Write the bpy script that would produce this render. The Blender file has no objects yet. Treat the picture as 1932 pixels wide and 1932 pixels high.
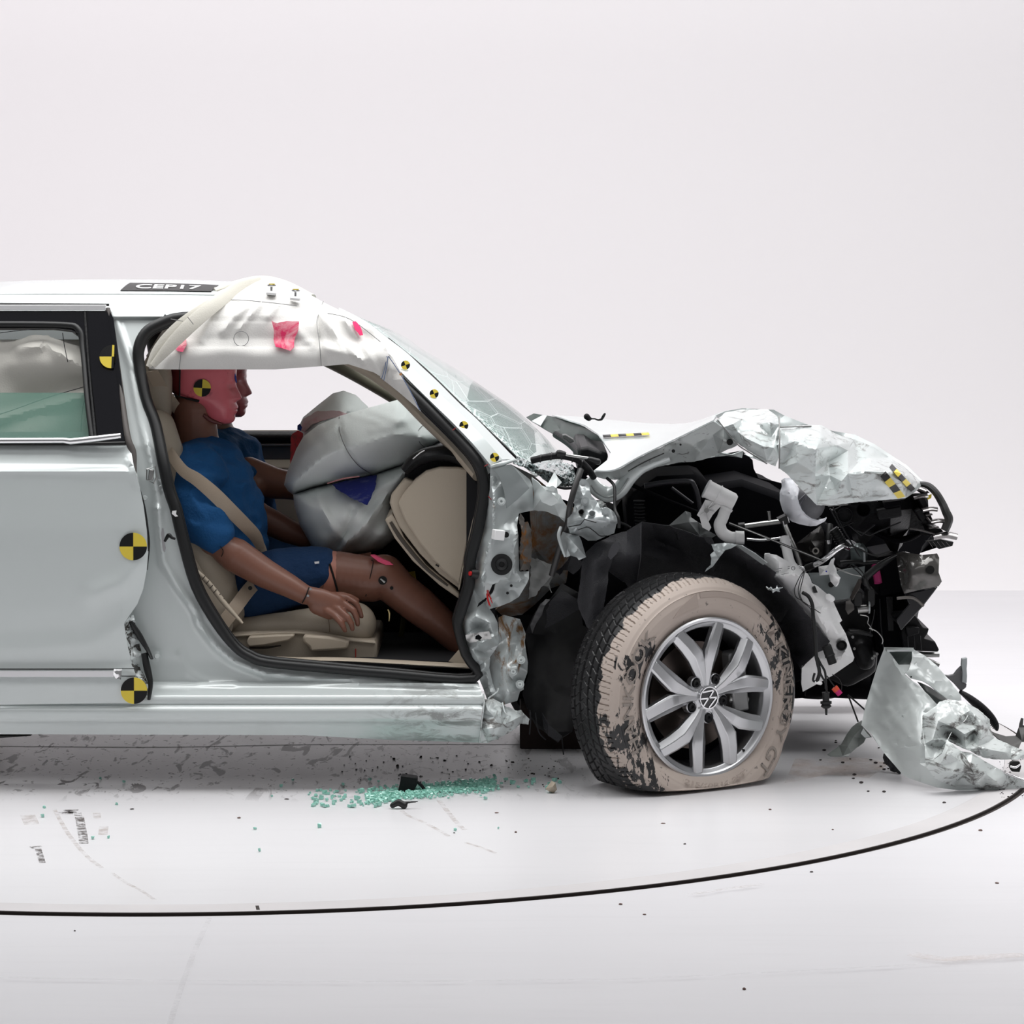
import bpy, bmesh, math, random
from mathutils import Vector, Matrix, noise
from mathutils.geometry import delaunay_2d_cdt, barycentric_transform

# ---------------------------------------------------------------- camera, world, lights
SC = bpy.context.scene
COL = SC.collection
F, D, HZ, CH = 6120.0, 9.0, 407.0, 1.6
cam_d = bpy.data.cameras.new('camera'); cam = bpy.data.objects.new('camera', cam_d); COL.objects.link(cam)
cam.location = (0, -D, CH); cam.rotation_euler = (math.pi/2, 0, 0)
cam_d.sensor_width = 36; cam_d.lens = F/1932*36; cam_d.shift_y = -(966-HZ)/1932
cam_d.clip_start = .5; cam_d.clip_end = 200
SC.camera = cam
SC.view_settings.view_transform = 'Standard'; SC.view_settings.look = 'None'
SC.view_settings.gamma = 1; SC.view_settings.use_curve_mapping = False
SC.view_settings.exposure = 0.55
wd = bpy.data.worlds.new('studio'); SC.world = wd; wd.use_nodes = True
wd.node_tree.nodes['Background'].inputs[0].default_value = (.98, .98, 1, 1)
wd.node_tree.nodes['Background'].inputs[1].default_value = .14

def area(name, loc, rot, sx, sy, power, col=(1, 1, 1), spread=180):
    l = bpy.data.lights.new(name, 'AREA'); l.shape = 'RECTANGLE'; l.size = sx; l.size_y = sy
    l.energy = power; l.color = col; l.spread = math.radians(spread)
    o = bpy.data.objects.new(name, l); COL.objects.link(o); o.location = loc
    o.rotation_euler = [math.radians(a) for a in rot]
    return o
area('overhead_softbox', (0, .35, 4.4), (0, 0, 0), 9.0, 3.2, 170, spread=125)
area('front_top_fill', (0, -4.6, 6.2), (34, 0, 0), 10, 2.6, 48)  # added fill lamp out of view, brightens the near side of the car
area('wall_wash', (0, 3.6, 5.2), (38, 0, 0), 12, 1.5, 240, (1, .98, .985))
area('wall_wash_pink', (-5.5, 3.4, 5.2), (44, 0, -12), 5, 1.5, 30, (1, .84, .92))

# ---------------------------------------------------------------- helpers
def W(px, py, d):
    s = (D+d)/F
    return Vector(((px-966)*s, d, CH-(py-HZ)*s))

MATS = {}
def mat(name, col, rough=.5, metal=0., coat=0., bump=0., bscale=40., spec=.5, alpha=1., trans=0., var=0., vscale=3., emit=0., ior=1.45, coatr=.05):
    if name in MATS: return MATS[name]
    m = bpy.data.materials.new(name); m.use_nodes = True
    nt = m.node_tree; b = nt.nodes['Principled BSDF']
    c = (*col, 1) if len(col) == 3 else col
    b.inputs['Base Color'].default_value = c
    b.inputs['Roughness'].default_value = rough; b.inputs['Metallic'].default_value = metal
    b.inputs['Coat Weight'].default_value = coat; b.inputs['Coat Roughness'].default_value = coatr
    b.inputs['Specular IOR Level'].default_value = spec
    b.inputs['Alpha'].default_value = alpha; b.inputs['Transmission Weight'].default_value = trans
    b.inputs['IOR'].default_value = ior
    tc = nt.nodes.new('ShaderNodeTexCoord')
    if bump:
        n = nt.nodes.new('ShaderNodeTexNoise'); n.inputs['Scale'].default_value = bscale
        n.inputs['Detail'].default_value = 5
        nt.links.new(tc.outputs['Object'], n.inputs['Vector'])
        bp = nt.nodes.new('ShaderNodeBump'); bp.inputs['Strength'].default_value = bump
        bp.inputs['Distance'].default_value = .01
        nt.links.new(n.outputs['Fac'], bp.inputs['Height']); nt.links.new(bp.outputs[0], b.inputs['Normal'])
    if var:
        n = nt.nodes.new('ShaderNodeTexNoise'); n.inputs['Scale'].default_value = vscale
        n.inputs['Detail'].default_value = 6
        nt.links.new(tc.outputs['Object'], n.inputs['Vector'])
        mx = nt.nodes.new('ShaderNodeMix'); mx.data_type = 'RGBA'
        mx.inputs[6].default_value = tuple(v*(1-var) for v in col)+(1,)
        mx.inputs[7].default_value = tuple(min(1, v*(1+var)) for v in col)+(1,)
        nt.links.new(n.outputs['Fac'], mx.inputs[0]); nt.links.new(mx.outputs[2], b.inputs['Base Color'])
    MATS[name] = m
    return m

def overlay(name, base, col, scale, lo, hi, stretch=(1, 1, 1), detail=8, box=None, rough=None, dist=1.2, rot=(0,0,0)):
    """copy of a material with dirt / stain of its own shape laid over it (noise mask, optional object-space box)"""
    if name in MATS: return MATS[name]
    m = base.copy(); m.name = name; nt = m.node_tree
    b = nt.nodes['Principled BSDF']
    tc = nt.nodes.new('ShaderNodeTexCoord')
    mp = nt.nodes.new('ShaderNodeMapping'); mp.inputs['Scale'].default_value = stretch
    mp.inputs['Rotation'].default_value = rot
    nt.links.new(tc.outputs['Object'], mp.inputs['Vector'])
    n = nt.nodes.new('ShaderNodeTexNoise'); n.inputs['Scale'].default_value = scale; n.inputs['Detail'].default_value = detail
    n.inputs['Distortion'].default_value = dist; n.inputs['Roughness'].default_value = .7
    nt.links.new(mp.outputs[0], n.inputs['Vector'])
    mr = nt.nodes.new('ShaderNodeMapRange'); mr.inputs['From Min'].default_value = lo; mr.inputs['From Max'].default_value = hi
    nt.links.new(n.outputs['Fac'], mr.inputs['Value'])
    fac = mr.outputs[0]
    if box:   # list of (x0,x1,z0,z1, feather): union of soft boxes in object space
        sp = nt.nodes.new('ShaderNodeSeparateXYZ'); nt.links.new(tc.outputs['Object'], sp.inputs[0])
        tot = None
        for (x0, x1, z0, z1, fe) in box:
            acc = None
            for (ax, a0, a1) in (('X', x0, x1), ('Z', z0, z1)):
                for (v, sgn) in ((a0, 1), (a1, -1)):
                    r = nt.nodes.new('ShaderNodeMapRange')
                    r.inputs['From Min'].default_value = v if sgn > 0 else v
                    r.inputs['From Max'].default_value = v+fe if sgn > 0 else v-fe
                    nt.links.new(sp.outputs[ax], r.inputs['Value'])
                    if acc is None: acc = r.outputs[0]
                    else:
                        q = nt.nodes.new('ShaderNodeMath'); q.operation = 'MULTIPLY'
                        nt.links.new(acc, q.inputs[0]); nt.links.new(r.outputs[0], q.inputs[1]); acc = q.outputs[0]
            if tot is None: tot = acc
            else:
                q = nt.nodes.new('ShaderNodeMath'); q.operation = 'MAXIMUM'
                nt.links.new(tot, q.inputs[0]); nt.links.new(acc, q.inputs[1]); tot = q.outputs[0]
        q = nt.nodes.new('ShaderNodeMath'); q.operation = 'MULTIPLY'
        nt.links.new(tot, q.inputs[0]); nt.links.new(fac, q.inputs[1]); fac = q.outputs[0]
    mx = nt.nodes.new('ShaderNodeMix'); mx.data_type = 'RGBA'
    src = b.inputs['Base Color']
    if src.is_linked: nt.links.new(src.links[0].from_socket, mx.inputs[6])
    else: mx.inputs[6].default_value = src.default_value
    mx.inputs[7].default_value = (*col, 1)
    nt.links.new(fac, mx.inputs[0]); nt.links.new(mx.outputs[2], b.inputs['Base Color'])
    if rough is not None:
        m2 = nt.nodes.new('ShaderNodeMapRange'); m2.inputs['To Min'].default_value = b.inputs['Roughness'].default_value
        m2.inputs['To Max'].default_value = rough
        nt.links.new(fac, m2.inputs['Value']); nt.links.new(m2.outputs[0], b.inputs['Roughness'])
    MATS[name] = m
    return m

def attach(o, parent):
    if parent is None: return
    w = Matrix.Identity(4); p = parent
    while p is not None:                      # world matrix of the parent chain before any depsgraph update
        w = (p.matrix_parent_inverse @ Matrix.LocRotScale(p.location, p.rotation_euler, p.scale)) @ w
        p = p.parent
    o.parent = parent; o.matrix_parent_inverse = w.inverted()
def link(name, me, m, parent=None, loc=None):
    o = bpy.data.objects.new(name, me); COL.objects.link(o)
    if m is not None:
        for q in (m if isinstance(m, (list, tuple)) else [m]): me.materials.append(q)
    if loc is not None: o.location = loc
    attach(o, parent)
    return o

def empty(name, loc=(0, 0, 0), parent=None, **kw):
    o = bpy.data.objects.new(name, None); COL.objects.link(o); o.location = loc; o.empty_display_size = .1
    attach(o, parent)
    for k, v in kw.items(): o[k] = v
    return o
def tag(o, label=None, category=None, group=None, kind=None):
    if label: o['label'] = label
    if category: o['category'] = category
    if group: o['group'] = group
    if kind: o['kind'] = kind
    return o

def finish(me, ang=35, smooth=True):
    me.validate(clean_customdata=False)
    if smooth:
        me.polygons.foreach_set('use_smooth', [True]*len(me.polygons))
        if ang < 180: me.set_sharp_from_angle(angle=math.radians(ang))
    me.update()

def raw(name, verts, faces, m, parent=None, ang=35, smooth=True, bevel=0, th=0):
    me = bpy.data.meshes.new(name); me.from_pydata([tuple(v) for v in verts], [], faces)
    bm = bmesh.new(); bm.from_mesh(me); bmesh.ops.recalc_face_normals(bm, faces=bm.faces); bm.to_mesh(me); bm.free()
    finish(me, ang, smooth)
    o = link(name, me, m, parent)
    if th:
        s = o.modifiers.new('s', 'SOLIDIFY'); s.thickness = th; s.offset = 0
    if bevel:
        b = o.modifiers.new('b', 'BEVEL'); b.width = bevel; b.segments = 2; b.limit_method = 'ANGLE'; b.angle_limit = math.radians(40)
    return o

def inpoly(x, y, poly):
    c = False; j = len(poly)-1
    for i in range(len(poly)):
        xi, yi = poly[i][0], poly[i][1]; xj, yj = poly[j][0], poly[j][1]
        if (yi > y) != (yj > y) and x < (xj-xi)*(y-yi)/(yj-yi)+xi: c = not c
        j = i
    return c
def segdist(px, py, pl):
    best = 1e9
    for i in range(len(pl)-1):
        ax, ay = pl[i][0], pl[i][1]; bx, by = pl[i+1][0], pl[i+1][1]
        dx, dy = bx-ax, by-ay; L = dx*dx+dy*dy or 1e-9
        t = max(0, min(1, ((px-ax)*dx+(py-ay)*dy)/L))
        q = (px-ax-t*dx)**2+(py-ay-t*dy)**2
        if q < best: best = q
    return math.sqrt(best)
def catmull(P, n=6, cyc=False):
    P = [tuple(p) for p in P]; N = len(P)
    if N < 3: return P
    out = []
    rng = range(N) if cyc else range(N-1)
    for i in rng:
        p0 = P[(i-1) % N] if cyc or i > 0 else P[i]
        p1 = P[i]; p2 = P[(i+1) % N]
        p3 = P[(i+2) % N] if cyc or i+2 < N else p2
        for k in range(n):
            t = k/n
            out.append(tuple(.5*((2*b)+(-a+c)*t+(2*a-5*b+4*c-e)*t*t+(-a+3*b-3*c+e)*t**3) for a, b, c, e in zip(p0, p1, p2, p3)))
    if not cyc: out.append(P[-1])
    return out
def lerp_tab(x, tab):
    if x <= tab[0][0]: return tab[0][1]
    for (a, b), (c, d) in zip(tab, tab[1:]):
        if x <= c: return b+(d-b)*(x-a)/(c-a)
    return tab[-1][1]

def sheet(name, out, m, parent=None, step=9, th=.0025, holes=(), inner=(), cr=0, cs=.05, wav=0, ws=.1, d=None, ridges=(), seed=0, ang=30, smooth_out=0, relax=0, jag=0, off=1):
    """A panel of real thickness: outline/inner points (px, py, depth in metres behind the wheel plane), triangulated,
    refined, creased along the coarse triangulation and crumpled in depth."""
    rnd = random.Random(seed+len(out)*7)
    if smooth_out: out = catmull(out, smooth_out, True)
    if d is None:
        cp = [Vector((p[0], p[1])) for p in out]+[Vector((p[0], p[1])) for p in inner]
        dep = [p[2] for p in out]+[p[2] for p in inner]
        n = len(out)
        r = delaunay_2d_cdt(cp, [(i, (i+1) % n) for i in range(n)], [], 0, 1e-4)
        cv = r[0]; orig = r[3]
        cd = []
        for i, v in enumerate(cv):
            if orig[i]: cd.append(dep[orig[i][0]])
            else:
                j = min(range(len(cp)), key=lambda k: (cp[k]-v).length); cd.append(dep[j])
        tris = [tuple(t) for t in r[2]]
        tb = [(min(cv[i].x for i in t), max(cv[i].x for i in t), min(cv[i].y for i in t), max(cv[i].y for i in t)) for t in tris]
        def depth(x, y):
            for t, b in zip(tris, tb):
                if x < b[0]-.5 or x > b[1]+.5 or y < b[2]-.5 or y > b[3]+.5: continue
                A, B, C = cv[t[0]], cv[t[1]], cv[t[2]]
                den = (B.y-C.y)*(A.x-C.x)+(C.x-B.x)*(A.y-C.y)
                if abs(den) < 1e-9: continue
                u = ((B.y-C.y)*(x-C.x)+(C.x-B.x)*(y-C.y))/den
                v = ((C.y-A.y)*(x-C.x)+(A.x-C.x)*(y-C.y))/den
                w = 1-u-v
                if min(u, v, w) > -.02: return u*cd[t[0]]+v*cd[t[1]]+w*cd[t[2]]
            j = min(range(len(cv)), key=lambda k: (cv[k].x-x)**2+(cv[k].y-y)**2)
            return cd[j]
        coarse_edges = set()
        for t in tris:
            for a, b in ((t[0], t[1]), (t[1], t[2]), (t[2], t[0])): coarse_edges.add((min(a, b), max(a, b)))
    else:
        depth = (lambda x, y: d) if not callable(d) else d
        cv = []; coarse_edges = []
    pts = []; edges = []
    def loop(pl, jg):
        s0 = len(pts); k = len(pl)
        for i in range(k):
            a, b = pl[i], pl[(i+1) % k]
            L = math.hypot(b[0]-a[0], b[1]-a[1]); c = max(1, int(L/step))
            for j in range(c):
                t = j/c
                jx = (rnd.random()-.5)*jg if j else 0; jy = (rnd.random()-.5)*jg if j else 0
                pts.append(Vector((a[0]+(b[0]-a[0])*t+jx, a[1]+(b[1]-a[1])*t+jy)))
        e = len(pts)
        for i in range(s0, e): edges.append((i, i+1 if i+1 < e else s0))
        return [tuple(p) for p in pts[s0:e]]
    O = loop(out, jag)
    Hs = [loop(h, 0) for h in holes]
    clines = []
    for (a, b) in coarse_edges:
        A, B = cv[a], cv[b]; L = (B-A).length; c = max(1, int(L/step)); M_ = (A+B)/2
        if L < 1e-3 or not inpoly(M_.x, M_.y, O) or segdist(M_.x, M_.y, O+[O[0]]) < .8 or any(inpoly(M_.x, M_.y, h) for h in Hs): continue
        bad = any(not inpoly(A.x+(B.x-A.x)*t, A.y+(B.y-A.y)*t, O) for t in (.12, .3, .7, .88))
        if bad: continue
        k0 = len(pts)
        for j in range(0, c+1): pts.append(A+(B-A)*(j/c))
        for j in range(c): edges.append((k0+j, k0+j+1))
        clines.append([(A.x, A.y), (B.x, B.y)])
    for p in inner: pts.append(Vector((p[0], p[1])))
    x0 = min(p[0] for p in O); x1 = max(p[0] for p in O); y0 = min(p[1] for p in O); y1 = max(p[1] for p in O)
    loops = [O+[O[0]]]+[h+[h[0]] for h in Hs]
    row = 0; y = y0+step*.5
    while y < y1:
        x = x0+(step*.5 if row % 2 else 0)
        while x < x1:
            if inpoly(x, y, O) and not any(inpoly(x, y, h) for h in Hs) and all(segdist(x, y, l) > step*.45 for l in loops) and all(segdist(x, y, l) > step*.45 for l in clines):
                pts.append(Vector((x, y)))
            x += step
        y += step*.87; row += 1
    r = delaunay_2d_cdt(pts, edges, [], 0, 1e-4)
    fv = r[0]; tri = []
    for t in r[2]:
        cx = sum(fv[i].x for i in t)/3; cy = sum(fv[i].y for i in t)/3
        if not inpoly(cx, cy, O) or any(inpoly(cx, cy, h) for h in Hs): continue
        tri.append(tuple(t))
    dd = [depth(v.x, v.y) for v in fv]
    global LD
    LD = depth
    if relax:
        nb = [set() for _ in fv]
        for t in tri:
            for a, b in ((t[0], t[1]), (t[1], t[2]), (t[2], t[0])): nb[a].add(b); nb[b].add(a)
        for _ in range(relax): dd = [(dd[i]+sum(dd[j] for j in nb[i])/len(nb[i]))/2 if nb[i] else dd[i] for i in range(len(dd))]
    vs = []
    for v, q in zip(fv, dd):
        for (pl, am, wd_) in ridges:
            sd = segdist(v.x, v.y, pl)
            if sd < wd_*3: q -= am*math.exp(-(sd/wd_)**2)
        w0 = W(v.x, v.y, 0)
        if cr: q += cr*(noise.voronoi(Vector((w0.x/cs+seed*3.1, w0.z/cs, seed)))[0][0]-.4)+cr*.35*(noise.voronoi(Vector((w0.x/cs*2.7, w0.z/cs*2.7, seed+5)))[0][0]-.4)
        if wav: q += wav*noise.noise(Vector((w0.x/ws+seed, w0.z/ws, seed*1.7)))
        vs.append(W(v.x, v.y, q))
    used = sorted({i for t in tri for i in t}); mp = {a: i for i, a in enumerate(used)}
    me = bpy.data.meshes.new(name); me.from_pydata([tuple(vs[i]) for i in used], [], [tuple(mp[i] for i in t) for t in tri])
    bm = bmesh.new(); bm.from_mesh(me)
    for f in bm.faces:
        f.normal_update()
        if f.normal.y > 0: f.normal_flip()
    bm.to_mesh(me); bm.free()
    finish(me, ang)
    o = link(name, me, m, parent)
    if th:
        s = o.modifiers.new('s', 'SOLIDIFY'); s.thickness = th; s.offset = -1
        s = o.modifiers.new('e', 'EDGE_SPLIT'); s.split_angle = math.radians(max(ang, 50))
    return o

def sweep(name, P, m, parent=None, t=None, box=False, cyc=False, sm=6, seg=12, caps=True, ang=50, up=None, pxw=True):
    """tube or band along (px,py,depth,halfwidth px); t = half thickness in metres (None = round)"""
    Q = catmull(P, sm, cyc) if sm > 1 else P
    c = [W(p[0], p[1], p[2]) for p in Q]; w = [p[3]*(D+p[2])/F for p in Q]
    N = len(c); V = []; Fs = []
    S0 = None
    for i in range(N):
        a = c[i-1] if (i > 0 or cyc) else c[i]; b = c[(i+1) % N] if (i < N-1 or cyc) else c[i]
        T = (b-a).normalized() if (b-a).length > 1e-9 else Vector((1, 0, 0))
        Y = Vector((0, 1, 0)) if up is None else Vector(up)
        S = T.cross(Y)
        if S.length < .15: S = S0 if S0 else T.cross(Vector((0, 0, 1)))
        S.normalize()
        if S0 is not None and S.dot(S0) < 0 and not box: S = -S
        S0 = S
        Nn = S.cross(T).normalized(); tt = w[i] if t is None else t
        if box:
            prof = [(-1, -1), (-.92, -1), (0, -1.0), (.92, -1), (1, -1), (1, 1), (0, 1), (-1, 1)] if False else [(-1, -.6), (-.85, -1), (.85, -1), (1, -.6), (1, .6), (.85, 1), (-.85, 1), (-1, .6)]
            for (u, v) in prof: V.append(c[i]+S*w[i]*u+Nn*tt*v)
        else:
            for k in range(seg):
                an = 2*math.pi*k/seg; V.append(c[i]+S*w[i]*math.cos(an)+Nn*tt*math.sin(an))
    n = 8 if box else seg
    for i in range(N if cyc else N-1):
        j = (i+1) % N
        for k in range(n):
            l = (k+1) % n; Fs.append((i*n+k, i*n+l, j*n+l, j*n+k))
    if caps and not cyc: Fs.append(tuple(range(n))); Fs.append(tuple((N-1)*n+k for k in range(n)))
    return raw(name, V, Fs, m, parent, ang=ang)

def blob(name, chains, m, parent=None, vox=.006, smooth=4, extra=None, post=None):
    """one continuous skin grown over tapered limbs: chains of (px,py,depth,radius m[,depth scale])"""
    bm = bmesh.new()
    def sph(c, r, dy=1.):
        mt = Matrix.Translation(c) @ Matrix.Diagonal((1, dy, 1, 1))
        bmesh.ops.create_icosphere(bm, subdivisions=3 if r > .02 else 2, radius=r, matrix=mt)
    for ch in chains:
        for a, b in zip(ch, ch[1:]):
            A = W(*a[:3]); B = W(*b[:3]); ra, rb = a[3], b[3]
            ya = a[4] if len(a) > 4 else 1; yb = b[4] if len(b) > 4 else 1
            L = (B-A).length; n = max(2, int(L/(min(ra, rb)*.35))+1)
            for i in range(n+1):
                t = i/n
                sph(A.lerp(B, t), ra+(rb-ra)*t, ya+(yb-ya)*t)
    if extra: extra(bm)
    me = bpy.data.meshes.new(name+'_src'); bm.to_mesh(me); bm.free()
    o = bpy.data.objects.new(name+'_src', me); COL.objects.link(o)
    r = o.modifiers.new('r', 'REMESH'); r.mode = 'VOXEL'; r.voxel_size = vox; r.adaptivity = 0
    s = o.modifiers.new('s', 'SMOOTH'); s.factor = .6; s.iterations = smooth
    dg = bpy.context.evaluated_depsgraph_get()
    nm = bpy.data.meshes.new_from_object(o.evaluated_get(dg)); nm.name = name
    bpy.data.objects.remove(o); bpy.data.meshes.remove(me)
    if post:
        for v in nm.vertices:
            v.co = post(v.co.copy())
    finish(nm, 180)
    nm.materials.clear()
    return link(name, nm, m, parent)

def prism(name, poly, d0, d1, m, parent=None, bevel=0, ang=30):
    """solid plate: pixel polygon extruded from depth d0 to d1 (same real section at both)"""
    v = [W(p[0], p[1], d0) for p in poly]; n = len(v)
    V = v+[Vector((p.x, d1, p.z)) for p in v]
    Fs = [tuple(range(n)), tuple(range(2*n-1, n-1, -1))]+[(i, (i+1) % n, n+(i+1) % n, n+i) for i in range(n)]
    return raw(name, V, Fs, m, parent, ang=ang, bevel=bevel)
def cyl(name, p0, p1, r0, m, parent=None, r1=None, seg=28, bevel=0, ring=None):
    """lathe along p0->p1 (world vectors); ring = list of (t, r)"""
    p0 = Vector(p0); p1 = Vector(p1); A = (p1-p0).normalized()
    S = A.cross(Vector((0, 0, 1))) if abs(A.z) < .9 else A.cross(Vector((0, 1, 0)))
    S.normalize(); T = A.cross(S)
    prof = ring or [(0, r0), (1, r0 if r1 is None else r1)]
    V = []; Fs = []
    for (t, r) in prof:
        c = p0.lerp(p1, t)
        for k in range(seg):
            a = 2*math.pi*k/seg; V.append(c+S*r*math.cos(a)+T*r*math.sin(a))
    for i in range(len(prof)-1):
        for k in range(seg):
            l = (k+1) % seg; Fs.append((i*seg+k, i*seg+l, (i+1)*seg+l, (i+1)*seg+k))
    Fs.append(tuple(range(seg))); Fs.append(tuple((len(prof)-1)*seg+k for k in range(seg)))
    return raw(name, V, Fs, m, parent, ang=40, bevel=bevel)
def box(name, c, s, m, parent=None, rot=(0, 0, 0), bevel=.002):
    R = Matrix.Rotation(rot[2], 3, 'Z') @ Matrix.Rotation(rot[1], 3, 'Y') @ Matrix.Rotation(rot[0], 3, 'X')
    V = [Vector(c)+R @ Vector((x*s[0]/2, y*s[1]/2, z*s[2]/2)) for x in (-1, 1) for y in (-1, 1) for z in (-1, 1)]
    return raw(name, V, [(0, 1, 3, 2), (4, 6, 7, 5), (0, 4, 5, 1), (2, 3, 7, 6), (0, 2, 6, 4), (1, 5, 7, 3)], m, parent, bevel=bevel)
def text_mesh(s, size, ext=.001, bold=0):
    c = bpy.data.curves.new('txt', 'FONT'); c.body = s; c.size = size; c.extrude = ext; c.align_x = 'CENTER'; c.align_y = 'CENTER'
    c.offset = bold
    o = bpy.data.objects.new('txt', c); COL.objects.link(o)
    dg = bpy.context.evaluated_depsgraph_get()
    me = bpy.data.meshes.new_from_object(o.evaluated_get(dg)); bpy.data.objects.remove(o)
    me.materials.clear()
    return me
def target(parent, px, py, d, r, nrm=(0, -1, 0), rot=0, name='target_sticker', clip=None, sq=1):
    """black and yellow quartered round sticker on a surface"""
    n = Vector(nrm).normalized(); c = W(px, py, d)+n*.0015
    up = Vector((0, 0, 1)); S = n.cross(up).normalized()*-1; U = S.cross(n).normalized()*-1
    if U.z < 0: U = -U
    if S.x < 0: S = -S
    V = []; Fs = []; mi = []
    R = r*(D+d)/F
    for q in range(4):
        b = len(V); V.append(c); k = 12
        for i in range(k+1):
            a = rot+q*math.pi/2+(math.pi/2)*i/k
            ca = math.cos(a) if clip is None else min(math.cos(a), clip)
            V.append(c+S*R*ca*sq+U*R*math.sin(a))
        for i in range(k): Fs.append((b, b+1+i, b+2+i)); mi.append(q % 2)
    me = bpy.data.meshes.new(name); me.from_pydata([tuple(v) for v in V], [], Fs)
    for p, q in zip(me.polygons, mi): p.material_index = q
    me.update()
    o = link(name, me, [M_yel, M_blk], parent)
    s = o.modifiers.new('s', 'SOLIDIFY'); s.thickness = .0008; s.offset = 0
    o['label'] = 'black and yellow quartered round target sticker'
    return o

# ---------------------------------------------------------------- materials
M_paint = mat('silver_paint', (.60, .645, .64), rough=.3, metal=.12, coat=.7)
M_white = mat('white_fabric', (.70, .69, .665), rough=.85, bump=.12, bscale=220)
M_strap = mat('cream_fabric', (.62, .60, .535), rough=.85, bump=.12, bscale=220)
M_bag = mat('airbag_fabric', (.82, .86, .84), rough=.8, bump=.1, bscale=260)
M_blk = mat('black_vinyl', (.010, .010, .010), rough=.4, spec=.25)
M_yel = mat('yellow_vinyl', (.72, .56, .06), rough=.4)
M_rub = mat('black_rubber', (.007, .0075, .008), rough=.45)
M_plas = mat('black_plastic', (.008, .008, .009), rough=.42, spec=.22, bump=.15, bscale=120)
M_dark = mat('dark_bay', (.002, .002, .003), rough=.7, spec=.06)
M_liner = mat('fender_liner_felt', (.022, .022, .026), rough=.55, bump=.35, bscale=300)
M_gloss = mat('gloss_black', (.004, .004, .006), rough=.06, coat=.5)
M_chrome = mat('chrome', (.85, .85, .86), rough=.08, metal=1)
M_steel = mat('bare_steel', (.42, .42, .41), rough=.28, metal=1, var=.3, vscale=30)
M_alu = mat('wheel_alloy', (.56, .565, .58), rough=.3, metal=.92, coat=.2)
M_beige = mat('beige_trim', (.42, .36, .285), rough=.55, bump=.08, bscale=400)
M_leather = mat('beige_leather', (.36, .31, .245), rough=.42, bump=.1, bscale=250)
M_skin = mat('dummy_vinyl', (.20, .088, .06), rough=.36, var=.12, vscale=5)
M_skin2 = mat('dummy_thigh_foam', (.42, .17, .12), rough=.4)
M_shirt = mat('blue_cotton', (.002, .066, .20), rough=.85, bump=.3, bscale=120)
M_short = mat('navy_cotton', (.003, .030, .095), rough=.85, bump=.3, bscale=120)
M_belt = mat('beige_webbing', (.36, .29, .22), rough=.45, bump=.2, bscale=500)
M_tank = mat('white_poly', (.86, .86, .86), rough=.38, bump=.1, bscale=60, var=.06, vscale=9)
M_pipe = mat('grey_white_poly', (.74, .74, .74), rough=.4, var=.08, vscale=20)
M_rust = mat('rusty_primer', (.20, .18, .16), rough=.7)
M_pink = mat('pink_chalk', (.70, .02, .12), rough=.8)
M_wood = mat('dark_timber', (.025, .014, .012), rough=.8, bump=.4, bscale=30)
M_glassy = mat('beadlet_glass', (.30, .62, .52), rough=.12, spec=.7, coat=.5)
def pillow(name, out, dc, bulge, m, parent=None, step=7, R=.10, wav=0, ws=.12, ridges=(), inner_seams=(), tilt=None, seed=0, flat_back=.6, sm=0):
    """inflated fabric: front surface rises from the outline, back surface mirrors it"""
    if sm: out = catmull(out, sm, True)
    ol = out+[out[0]]
    base = (lambda x, y: dc) if not callable(dc) else dc
    def f(x, y):
        e = segdist(x, y, ol)*(D+base(x, y))/F
        t = min(1, e/R); h = math.sqrt(max(0, 1-(1-t)**2))
        for pl in inner_seams:
            s_ = segdist(x, y, pl)*(D+base(x, y))/F; h *= 1-.35*math.exp(-(s_/.02)**2)
        return base(x, y)-bulge*h
    o = sheet(name, out, m, parent, step=step, th=0, d=f, wav=wav, ws=ws, ridges=ridges, seed=seed, ang=60)
    me = o.data; bm = bmesh.new(); bm.from_mesh(me)
    mp = {}
    bound = {v for e in bm.edges if e.is_boundary for v in e.verts}
    cs = [v.co.copy() for v in bm.verts]
    vs = list(bm.verts)
    for v in vs:
        px = 966+v.co.x*F/(D+v.co.y); py = HZ+(CH-v.co.z)*F/(D+v.co.y); b = base(px, py)
        mp[v] = v if v in bound else bm.verts.new((v.co.x, b+(b-v.co.y)*flat_back+.001, v.co.z))
    for fc in list(bm.faces): 
        try: bm.faces.new([mp[v] for v in reversed(fc.verts)])
        except ValueError: pass
    for fc in bm.faces: fc.smooth = True
    bm.to_mesh(me); bm.free(); me.update()
    return o, f

LD = None
def loft(name, lines, m, parent=None, n=6, th=.004, ang=30):
    """panel through parallel polylines of (px,py,d) with the same number of points"""
    L = [catmull(l, n) for l in lines]; k = len(L[0]); V = [W(*p) for l in L for p in l]; Fs = []
    for i in range(len(L)-1):
        for j in range(k-1): Fs.append((i*k+j, i*k+j+1, (i+1)*k+j+1, (i+1)*k+j))
    me = bpy.data.meshes.new(name); me.from_pydata([tuple(v) for v in V], [], Fs)
    bm = bmesh.new(); bm.from_mesh(me); bmesh.ops.recalc_face_normals(bm, faces=bm.faces)
    if sum(f.normal.y for f in bm.faces) > 0: bmesh.ops.reverse_faces(bm, faces=bm.faces)
    bm.to_mesh(me); bm.free(); finish(me, ang)
    o = link(name, me, m, parent); s = o.modifiers.new('s', 'SOLIDIFY'); s.thickness = th; s.offset = -1
    s = o.modifiers.new('e', 'EDGE_SPLIT'); s.split_angle = math.radians(ang)
    return o

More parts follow.
